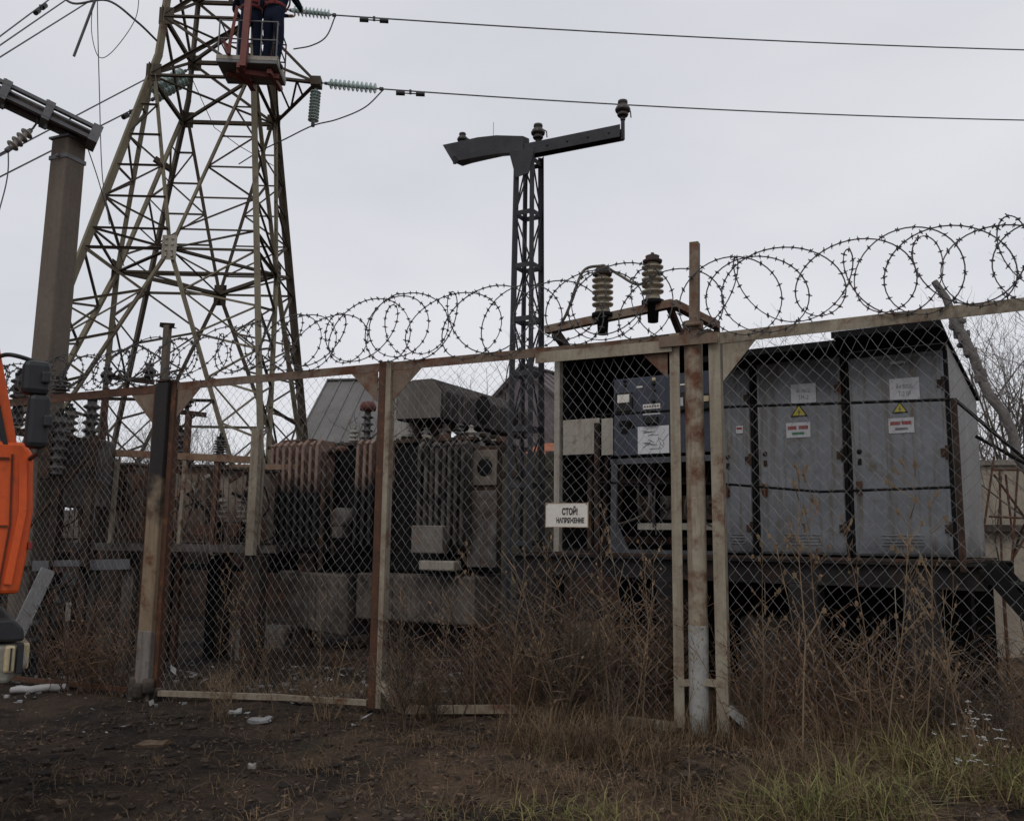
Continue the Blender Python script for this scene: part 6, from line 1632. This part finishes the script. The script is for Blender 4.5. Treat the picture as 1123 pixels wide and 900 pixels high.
# ------------------------------------------------------------------ trees and shrubs
def grow(seed, h, r0, levels, spread, nb, up=0.25, split=0.75):
    rr = random.Random(seed); tr, cr_ = MB(), MB()
    def br(p, d, L, r, lv):
        n = 5 if lv < 2 else 4
        pts = [p]; dd = d.copy()
        for k in range(n):
            dd = (dd + Vector((rr.gauss(0, 0.16), rr.gauss(0, 0.16), rr.gauss(0, 0.10) + up * 0.18))).normalized()
            pts.append(pts[-1] + dd * L / n)
        rad = [r * (1 - 0.62 * k / n) for k in range(n + 1)]
        (tr if lv < 1 else cr_).tube(pts, rad, 6 if lv < 1 else (4 if lv < 2 else 3), False)
        if lv >= levels: return
        m = nb[lv]
        for k in range(m):
            q = 0.25 + 0.75 * (k + rr.random()) / m
            i = min(n - 1, int(q * n)); b_ = pts[i].lerp(pts[i + 1], q * n - i)
            ax = Vector((rr.gauss(0, 1), rr.gauss(0, 1), rr.gauss(0, 0.4))); ax = (ax - dd * ax.dot(dd)).normalized()
            nd = (dd * (1 - spread) + ax * spread + Vector((0, 0, up * 0.3))).normalized()
            br(b_, nd, L * split * rr.uniform(0.55, 1.0) * (1 - 0.35 * q), max(r * 0.5 * (1 - 0.4 * q), 0.0032), lv + 1)
    return br, tr, cr_
def bare_tree(label, loc, seed, h, r0, group, stems=1, levels=3, spread=0.55, nb=(9, 6, 5), lean=0.0):
    br, tr, cr_ = grow(seed, h, r0, levels, spread, nb)
    rr = random.Random(seed + 99)
    for s in range(stems):
        d = Vector((rr.gauss(lean, 0.32 if stems > 1 else 0.05), rr.gauss(0, 0.3 if stems > 1 else 0.05), 1)).normalized()
        br(Vector((rr.gauss(0, 0.1), rr.gauss(0, 0.1), -0.1)) if stems > 1 else Vector((0, 0, -0.1)), d, h * rr.uniform(0.75, 1), r0, 0)
    t = thing('bare_tree' if stems == 1 else 'bare_shrub', label, 'tree' if stems == 1 else 'shrub', loc, 0, group)
    part('trunk', tr, m_bark, t); part('crown', cr_, m_twig, t)
    return t
def gl(x, y): return (x, y, gz(x, y))
def pl(px, Y): p = at(px, 560, Y); return gl(p.x, Y)
bare_tree('bare tree with fine twigs in front of the slate grey roof', pl(388, 24), 1, 4.6, 0.10, 'bare trees behind the substation')
bare_tree('bare tree behind the ashen end of the transformer drum', pl(498, 22), 2, 5.2, 0.08, 'bare trees behind the substation')
bare_tree('bare tree rising behind the holed transformer drum', pl(541, 23), 3, 5.4, 0.08, 'bare trees behind the substation')
bare_tree('bare tree whose twig tips show above the middle grey cabinet', pl(868, 16), 4, 5.0, 0.05, 'bare trees behind the substation')
gR = 'bare shrubs beyond the cabinets on the right'
for k, (px, Y, h, lab) in enumerate(((1098, 14.6, 4.6, 'bare arching shrub nearest the leaning pole'), (1134, 14.0, 4.6, 'bare shrub at the right edge behind the beige wall'), (1075, 13.6, 4.6, 'bare shrub behind the leaning charred pole'), (1112, 14.2, 4.4, 'bare shrub rising over the beige boundary wall'))):
    bare_tree(lab, pl(px, Y), 20 + k, h, 0.03, gR, 6, 3, 0.5, (7, 5, 4))
gL = 'bare shrubs behind the left yard'
labs = ['bare shrub low behind the concrete pole', 'bare shrub between the concrete pole and the thin yard post', 'bare shrub behind the burnt fence post', 'bare shrub under the middle of the tower', 'bare shrub by the right foot of the tower', 'bare shrub between the tower foot and the slate roof']
for k, (px, Y) in enumerate(((80, 19), (140, 20), (185, 21), (228, 19.5), (262, 20.5), (325, 23))):
    bare_tree(labs[k], pl(px, Y), 40 + k, 3.6, 0.03, gL, 7, 3, 0.5, (7, 5, 5))
# far wood: reads as one grey mass
mb = MB()
rr = random.Random(77)
def twiggy(mb, x, y, h, n):
    for k in range(n):
        d = Vector((rr.gauss(0, 0.35), rr.gauss(0, 0.35), 1)).normalized()
        p = Vector((x + rr.gauss(0, 0.5), y + rr.gauss(0, 0.5), gz(x, y) - 0.1)); L = h * rr.uniform(0.55, 1)
        pts = [p]
        for q in range(4): d = (d + Vector((rr.gauss(0, .14), rr.gauss(0, .14), 0.05))).normalized(); pts.append(pts[-1] + d * L / 4)
        mb.tube(pts, [0.03, 0.024, 0.018, 0.012, 0.006], 3, False)
        for q in range(7):
            i = rr.randrange(1, 4); b_ = pts[i].lerp(pts[i + 1], rr.random()); e = (d + Vector((rr.gauss(0, .6), rr.gauss(0, .6), rr.gauss(0.1, .3)))).normalized() * L * rr.uniform(.12, .3)
            mb.tube([b_, b_ + e * 0.5 + Vector((0, 0, .03)), b_ + e], [0.009, 0.007, 0.004], 3, False)
for k in range(330):
    x = rr.uniform(-42, 46); y = rr.uniform(36, 60)
    twiggy(mb, x, y, rr.uniform(3.2, 5.6), 5)
for k in range(60):
    x = rr.uniform(-22, -8); y = rr.uniform(20, 30); twiggy(mb, x, y, rr.uniform(2.2, 3.6), 6)
struct('distant_thicket', mb, m_twig, 'stuff', 'grey mass of bare thicket low on the horizon behind the yard', 'thicket')
bm_h = MB()
rr2 = random.Random(5)
hp = [(-160 + 320 * k / 60, 70 + 14 * math.sin(k * .31)) for k in range(61)]
pr_ = []
for x, y in hp: pr_ += [(x, y, -1), (x, y + 3, 2.5 + 0.7 * math.sin(x * .11) + rr2.uniform(0, .5)), (x, y + 40, 4.6 + 1.2 * math.sin(x * 0.05 + 1))]
bm_h.add(pr_, [(3 * k + q, 3 * k + 3 + q, 3 * k + 4 + q, 3 * k + 1 + q) for k in range(60) for q in (0, 1)], True)
struct('hills', bm_h, mat('wooded_rise', (0.10, 0.09, 0.08), (0.06, 0.055, 0.05), None, 0, 0.4))

# ------------------------------------------------------------------ weeds
rw = random.Random(31)
def stalk_mesh(seed, h, kind):
    rr = random.Random(seed); mb = MB()
    if kind == 'tall':       # one tall dry stalk with short side twigs and seed heads
        d = Vector((rr.gauss(0, .14), rr.gauss(0, .1), 1)).normalized(); pts = [Vector((0, 0, -0.03))]
        for k in range(7): d = (d + Vector((rr.gauss(0, .05), rr.gauss(0, .05), 0))).normalized(); pts.append(pts[-1] + d * h / 7)
        mb.tube(pts, [0.0046 - 0.0005 * k for k in range(8)], 4, False)
        for k in range(rr.randint(10, 18)):
            q = rr.uniform(0.3, 1); i = min(6, int(q * 7)); b_ = pts[i].lerp(pts[i + 1], q * 7 - i)
            a = rr.uniform(0, 6.28); e = Vector((math.cos(a) * .6, math.sin(a) * .6, rr.uniform(.5, 1.2))).normalized() * rr.uniform(.06, .26) * (1.2 - q * .6)
            mb.tube([b_, b_ + e * .6, b_ + e + Vector((0, 0, .02))], [0.003, 0.0024, 0.0015], 3, False)
            for s in range(rr.randint(1, 3)):
                c = b_ + e * rr.uniform(.6, 1.05); mb.box(c, (rr.uniform(.006, .018), rr.uniform(.006, .016), rr.uniform(.01, .03)))
    else:                    # bushy weed of many fine stems
        for s in range(rr.randint(9, 15)):
            d = Vector((rr.gauss(0, .3), rr.gauss(0, .3), 1)).normalized(); L = h * rr.uniform(.5, 1); pts = [Vector((rr.gauss(0, .05), rr.gauss(0, .05), -0.02))]
            for k in range(5): d = (d + Vector((rr.gauss(0, .11), rr.gauss(0, .11), rr.gauss(0, .05)))).normalized(); pts.append(pts[-1] + d * L / 5)
            mb.tube(pts, [0.0052, 0.0045, 0.0038, 0.0032, 0.0025, 0.0016], 3, False)
            for k in range(rr.randint(8, 14)):
                q = rr.uniform(0.2, 1); i = min(4, int(q * 5)); b_ = pts[i].lerp(pts[i + 1], q * 5 - i)
                a = rr.uniform(0, 6.28); e = Vector((math.cos(a), math.sin(a), rr.uniform(.1, 1.3))).normalized() * rr.uniform(.05, .22)
                mb.tube([b_, b_ + e * .5, b_ + e], [0.0028, 0.0022, 0.0013], 3, False)
                if rr.random() < 0.4:
                    c = b_ + e; w = rr.uniform(.006, .016); u_ = Vector((rr.gauss(0, 1), rr.gauss(0, 1), rr.gauss(0, 1))).normalized(); v_ = u_.orthogonal().normalized()
                    mb.add([c - u_ * w, c + v_ * w * .5, c + u_ * w, c - v_ * w * .5], [(0, 1, 2, 3)])
    return mb
talls = [stalk_mesh(100 + k, 1.5, 'tall').mesh('tall_dry_stalk', m_straw if k % 3 == 0 else m_weed) for k in range(7)]
bushy = [stalk_mesh(200 + k, 0.9, 'bush').mesh('dry_weed', (m_weed_r, m_weed, m_weed_d)[k % 3]) for k in range(9)]
def plant(name, me, x, y, sc, label, cat, group):
    o = bpy.data.objects.new(name, me); COL.objects.link(o)
    o.location = (x, y, gz(x, y)); o.rotation_euler = (rw.gauss(0, .06), rw.gauss(0, .06), rw.uniform(0, 6.28)); o.scale = (sc * rw.uniform(.85, 1.15), sc * rw.uniform(.85, 1.15), sc)
    tag(o, label, cat, group)
# stalks the photo shows one by one: (base pixel, height pixels)
for px, Y, h in ((560, 7.7, 1.5), (570, 7.55, 1.2), (672, 7.3, 1.7), (684, 7.5, 1.9), (690, 7.2, 1.5), (705, 7.3, 1.55), (835, 6.9, 1.6), (878, 6.3, 2.0), (905, 6.6, 1.6), (930, 6.5, 1.9), (955, 6.3, 1.7), (968, 6.2, 1.95), (990, 6.2, 1.4), (1010, 6.3, 1.8), (1032, 6.2, 1.3), (1056, 6.1, 1.5), (440, 8.5, 1.2), (470, 8.3, 1.5), (522, 8.0, 1.6), (232, 8.9, 1.5), (255, 9.0, 1.3), (300, 8.7, 1.1), (350, 8.5, 1.2), (580, 7.7, 1.6), (745, 6.7, 0.9), (870, 5.6, 0.8), (906, 5.4, 0.9), (1075, 5.9, 1.2)):
    p = at(px, 780, Y)
    plant('tall_dry_stalk', rw.choice(talls), p.x, Y, h / 1.5, 'tall thin dry weed stalk standing along the fence', 'weed', 'tall dry stalks along the fence')
# bushy weeds in clumps along the fence, behind it and under the cabinets
spots = []
for k in range(106):
    r_ = rw.random()
    if r_ < 0.42: s, off, h = rw.uniform(-2.6, -0.5), rw.gauss(0.35, 0.5), rw.uniform(0.7, 1.5)
    elif r_ < 0.86: s, off, h = rw.uniform(0.05, 2.6), rw.gauss(0.4, 0.45), rw.uniform(0.45, 1.15)
    elif r_ < 0.93: s, off, h = rw.uniform(-3.2, -2.0), rw.gauss(0.3, 0.4), rw.uniform(0.5, 1.3)
    else: s, off, h = rw.uniform(-8.0, -3.5), rw.uniform(0.2, 2.2), rw.uniform(0.5, 1.1)
    if abs(off) < 0.06: off += 0.12
    spots.append((s, off, h))
for s, off, h in spots:
    p = fworld(s, off, 0)
    plant('dry_weed', rw.choice(bushy), p.x, p.y, h / 0.9, 'bushy brown dry weed tangled along the fence', 'weed', 'bushy dry weeds along the fence')
for px, Y, h in ((100, 10.3, 1.1), (82, 10.2, 1.3), (120, 10.4, 1.0), (64, 10.5, 1.0), (135, 10.2, 1.2), (108, 10.8, 1.35), (90, 11.0, 1.3)):
    p = at(px, 700, Y); plant('dry_weed', bushy[0], p.x, Y, h / 0.9, 'reddish dry weed under the stair landing by the truck', 'weed', 'reddish dry weeds near the truck')
# pale forked dead twig plants near the mid post
br_m = stalk_mesh(301, 0.7, 'bush').mesh('forked_dead_plant', m_straw)
for px, Y in ((352, 8.35), (240, 8.6)):
    p = at(px, 790, Y); plant('forked_dead_plant', br_m, p.x, Y, 0.9 if px < 300 else 1.0, 'pale forked dead plant in front of the left gate leaf' if px > 300 else 'pale forked dead plant right of the burnt square post', 'weed', None)
# white flowering weeds at the right edge
fl_ = stalk_mesh(302, 0.6, 'tall')
heads = []; rr = random.Random(8)
for k in range(7):
    c = Vector((rr.gauss(0, .07), rr.gauss(0, .07), rr.uniform(.35, .62)))
    fl_.tube([(0, 0, 0.05), c * .6, c], 0.0025, 3, False)
    hd_ = MB(); heads.append(hd_)
    for q in range(9): hd_.lathe(c + Vector((rr.gauss(0, .012), rr.gauss(0, .012), rr.gauss(0, .003))), [(0, -.004), (0.007, -.001), (0.005, .004), (0, .005)], n=6)
sm, hm = fl_.mesh('stems', m_weed), [h.mesh('flower_head', m_flower) for h in heads]
for k, (px, Y, lab) in enumerate(((1052, 5.85, 'white flowering weed leftmost of those by the right edge'), (1075, 5.7, 'taller white flowering weed by the right edge'), (1092, 5.5, 'white flowering weed nearest the right edge'), (1064, 5.35, 'low white flowering weed in front of the others'))):
    p = at(px, 800, Y); t = thing('flowering_weed', lab, 'weed', (p.x, Y, gz(p.x, Y)), rw.uniform(0, 360), 'white flowering weeds by the right edge'); t.scale = (0.8, 0.8, (0.6, 0.75, 0.6, 0.4)[k])
    part('stems', sm, None, t); [part('flower_head', h, None, t) for h in hm]

# ------------------------------------------------------------------ ground cover that nobody could count
def blade(mb, x, y, h, w, lean, rr):
    a = rr.uniform(0, 6.28); z = gz(x, y) - 0.01
    dx, dy = math.cos(a) * lean * h, math.sin(a) * lean * h
    sx_, sy_ = -math.sin(a) * w, math.cos(a) * w
    mb.add([(x - sx_, y - sy_, z), (x + sx_, y + sy_, z), (x + sx_ * .8 + dx * .3, y + sy_ * .8 + dy * .3, z + h * max(.12, .55 - .16 * lean)), (x - sx_ * .8 + dx * .3, y - sy_ * .8 + dy * .3, z + h * max(.12, .55 - .16 * lean)), (x + dx, y + dy, z + max(0.012, h * (1 - .42 * lean)))], [(0, 1, 2, 3), (3, 2, 4)])
rr = random.Random(55)
mbg, mbd = MB(), MB()
tuft_px = [(1010, 5.9, .5, 140), (1030, 5.8, .45, 140), (1055, 5.6, .4, 120), (985, 6.1, .4, 90), (1040, 5.4, .35, 110), (865, 5.1, .45, 140), (890, 5.0, .4, 120), (845, 5.2, .4, 90), (970, 5.0, .35, 160), (955, 5.1, .35, 120), (650, 5.15, .22, 110), (610, 5.2, .2, 80), (575, 5.3, .2, 60), (1110, 5.2, .45, 130), (1090, 5.6, .35, 90), (1120, 5.6, .5, 120), (940, 5.4, .4, 90), (910, 5.2, .4, 100), (690, 5.1, .2, 70), (500, 5.2, .15, 50)]
for px, Y, h, n in ((575, 7.2, .45, 260), (610, 6.9, .5, 300), (645, 6.7, .55, 300), (675, 6.6, .45, 220), (720, 6.4, .4, 160), (860, 5.9, .45, 160), (905, 5.9, .4, 160), (420, 7.5, .16, 80), (470, 7.2, .16, 100), (520, 7.1, .18, 100), (60, 5.6, .13, 60), (120, 6.3, .16, 70), (180, 5.3, .12, 60), (240, 6.0, .15, 80), (300, 5.4, .14, 80), (340, 6.6, .18, 80), (400, 5.6, .16, 90), (440, 6.3, .18, 90), (30, 6.6, .14, 60), (500, 5.5, .18, 100), (760, 5.6, .35, 140), (640, 5.7, .3, 160), (560, 5.9, .3, 120), (800, 5.3, .3, 140), (350, 8.1, .3, 80)):
    p = at(px, 800, Y)
    for k in range(n):
        blade(mbd, p.x + rr.gauss(0, .17), Y + rr.gauss(0, .15), h * rr.uniform(.35, 1), rr.uniform(.0014, .0032), rr.uniform(.4, 1.8), rr)
for px, Y, h, n in tuft_px:
    p = at(px, 800, Y)
    for k in range(n):
        blade(mbg if rr.random() < .62 else mbd, p.x + rr.gauss(0, .12), Y + rr.gauss(0, .12), h * rr.uniform(.4, 1), rr.uniform(.0018, .0042), rr.uniform(.3, 1.7), rr)
for k in range(5200):
    x, y = rr.uniform(0.2, 4.2), rr.uniform(4.3, 7.6)
    dens = 0.5 + 0.5 * math.sin(x * 2.3 + 1.1) * math.cos(y * 1.9)
    if rr.random() > max(0.04, dens * 1.7 - 0.7) : continue
    blade(mbg if rr.random() < (.42 if x > 1.5 else .2) else mbd, x, y, rr.uniform(.04, .20) * (1 + .8 * dens), rr.uniform(.0013, .0027), rr.uniform(.2, 1.5), rr)
for k in range(16000):
    x, y = rr.uniform(-7.5, 4.5), rr.uniform(4.2, 10.8)
    dens = max(0.12, 0.5 + 0.5 * math.sin(x * 1.4) * math.sin(y * 1.7 + x * .5))
    if rr.random() > dens * (1 if x > -1 else .55): continue
    blade(mbd, x, y, rr.uniform(.03, .16), rr.uniform(.0012, .0026), rr.uniform(.4, 1.6), rr)
for k in range(15000):
    x, y = rr.uniform(-3.4, 4.0), rr.uniform(4.3, 8.4)
    dens = 0.55 + 0.45 * math.sin(x * 1.9 + 0.4) * math.cos(y * 2.3 + x)
    if rr.random() > dens * min(1.0, max(0.30, 0.55 + 0.45 * x)): continue
    blade(mbd, x, y, rr.uniform(.05, .20), rr.uniform(.0010, .0024), rr.uniform(.7, 2.0), rr)
for k in range(9000):   # mat of dead stems along the foot of the fence
    s = rr.choice([rr.uniform(-2.6, 2.6), rr.uniform(-6.2, 2.6)]); off = rr.gauss(0, .28)
    if s < -1.5: off = abs(off) + .1
    p = fworld(s, off, 0); blade(mbd, p.x, p.y, rr.uniform(.08, .42), rr.uniform(.0013, .0028), rr.uniform(.2, 1.3), rr)
struct('green_grass', mbg, m_grass, 'stuff', 'tufts of fresh green grass at the lower right of the fence', 'grass')
struct('dead_grass', mbd, m_dgrass, 'stuff', 'dead brown grass and stems scattered over the burnt ground', 'grass')
mbl = MB()
def leaf_(mb, x, y, w, rr, lift=0.02):
    z = gz(x, y) + rr.uniform(0.004, lift); u_ = Vector((rr.gauss(0, 1), rr.gauss(0, 1), rr.gauss(0, .35))).normalized(); v_ = u_.cross(Vector((rr.gauss(0, .3), rr.gauss(0, .3), 1))).normalized(); n_ = u_.cross(v_) * w * rr.uniform(-.3, .3)
    c = Vector((x, y, z)); mb.add([c - u_ * w, c + v_ * w * .45 + n_, c + u_ * w, c - v_ * w * .45 + n_], [(0, 1, 2, 3)])
for k in range(11000):
    x, y = rr.uniform(-4.5, 4.2), rr.uniform(4.2, 8.6)
    dens = 0.3 + 0.7 * max(0, math.sin(x * 1.1 + .6) * math.cos(y * .9))
    if rr.random() < dens: leaf_(mbl, x, y, rr.uniform(.006, .03), rr, 0.03)
struct('dead_leaf_litter', mbl, m_leaf, 'stuff', 'brown leaf litter over the ground in front of the fence', 'leaf litter')
mba = MB()
for k in range(1500):
    if rr.random() < .90:
        x, y = rr.uniform(-6.5, 0.5), rr.uniform(9.6, 12.8)
    else: x, y = rr.uniform(-5.5, -0.5), rr.uniform(8.0, 9.8)
    cl = math.sin(x * 3.1 + 1) * math.cos(y * 2.7)
    if cl < 0.05 and rr.random() < .75: continue
    big = rr.random() < .10
    w = rr.uniform(.03, .085) if big else rr.uniform(.006, .026)
    leaf_(mba, x, y, w, rr, .05)
    if y > 9.4 and rr.random() < .25: mba.box((x + .05, y, gz(x, y) + .01), (rr.uniform(.02, .07), rr.uniform(.02, .06), rr.uniform(.01, .04)), 0, rr.uniform(0, 3))
struct('ash_debris', mba, m_ash, 'stuff', 'white and grey scraps of burnt debris strewn round the transformer foundation', 'debris')
mbc, mbt = MB(), MB()
for k in range(5200):
    x, y = rr.uniform(-4.2, 3.6), rr.uniform(4.3, 9.2)
    if rr.random() > .35 + .65 * max(0, math.sin(x * 2.1) * math.cos(y * 1.7 + 1)): continue
    w = min(.055, rr.expovariate(1 / .013) + .005); z = gz(x, y)
    q = [(x + math.cos(a) * w * rr.uniform(.6, 1.2), y + math.sin(a) * w * rr.uniform(.6, 1.2), z + w * h) for h in (-.3, .35) for a in (0.2, 1.5, 2.7, 4.0, 5.2)] + [(x + rr.gauss(0, w * .3), y + rr.gauss(0, w * .3), z + w * rr.uniform(.5, .9))]
    mbc.add(q, [(i, (i + 1) % 5, 5 + (i + 1) % 5, 5 + i) for i in range(5)] + [(5 + i, 5 + (i + 1) % 5, 10) for i in range(5)])
for k in range(320):
    x, y = rr.uniform(-3.8, 3.8), rr.uniform(4.3, 9.0); a = rr.uniform(0, 6.28); L = rr.uniform(.05, .4); z = gz(x, y)
    p0 = Vector((x, y, z + .012)); p1 = p0 + Vector((math.cos(a) * L, math.sin(a) * L, 0)); p1.z = gz(p1.x, p1.y) + rr.uniform(.01, .07); m = p0.lerp(p1, .5) + Vector((rr.gauss(0, .02), rr.gauss(0, .02), rr.uniform(0, .03)))
    mbt.tube([p0, m, p1], [.0026, .0022, .0012], 3, False)
m_clod = mat('soil_clods', (0.07, 0.05, 0.037), (0.02, 0.016, 0.014), None, 0, 2.5, rough=0.95); per_piece(m_clod, .5, 1.4)
struct('soil_clods', mbc, m_clod, 'stuff', 'dark soil clods and pebbles over the ground before the fence', 'soil')
struct('fallen_twigs', mbt, m_weed_d, 'stuff', 'broken dry twigs lying on the ground before the fence', 'twigs')
# low dark wall added behind the transformer to darken the yard
t = thing('added_dark_wall', 'added dark low wall far behind the transformer foundation', 'wall', (-11.5, 17.6, -0.1), 4)
mb = MB(); mb.box((7.2, 0, 0.75), (14.4, 0.2, 1.5)); part('wall', mb, m_char2, t)
mb = MB(); mb.box((7.2, 0, 1.54), (14.5, 0.28, 0.08), 0.01); part('coping', mb, m_conc_d, t)
# separate pieces lying in front
a, b = gpt(12, 762), gpt(74, 758)
ax_ = (b - a); mb = MB()
pts = [a.lerp(b, k / 6) + Vector((0, 0, 0.05 + 0.008 * math.sin(k * 2.1))) for k in range(7)]
mb.tube(pts, [.035, .042, .04, .044, .04, .042, .036], 10); solo('pale_log', mb, m_debris_p, 'pale grey pipe like log lying on the soil in front of the truck bumper', 'log')
for i, (px, py, w, m, lab) in enumerate(((285, 792, .10, m_ash, 'crumpled white scrap on the black soil in front of the left gate leaf'), (170, 818, .14, m_leaf, 'flat brown cardboard scrap on the soil'), (172, 835, .025, m_weed, 'tiny orange brown scrap on the soil below the brown one'), (277, 843, .03, m_porc_w, 'tiny pale chip on the soil'), (65, 885, .05, m_leaf, 'brown scrap at the lower left corner'), (258, 783, .06, m_debris_p, 'small flat pale stone near the crumpled white scrap'))):
    p = gpt(px, py); mb = MB(); rr = random.Random(i)
    n = 9
    pts_ = [(p.x + math.cos(k * 6.28 / n) * w * rr.uniform(.7, 1.2), p.y + math.sin(k * 6.28 / n) * w * rr.uniform(.5, .8)) for k in range(n)]
    top = [(x, y, gz(x, y) + .02 + rr.uniform(0, .03)) for x, y in pts_]; bot = [(x, y, gz(x, y) + .004) for x, y in pts_]
    mb.add(top + bot + [(p.x, p.y, p.z + .035)], [(k, (k + 1) % n, 2 * n) for k in range(n)] + [(n + k, n + (k + 1) % n, (k + 1) % n, k) for k in range(n)])
    solo('scrap_piece', mb, m, lab, 'scrap', 'separate scraps on the bare soil')
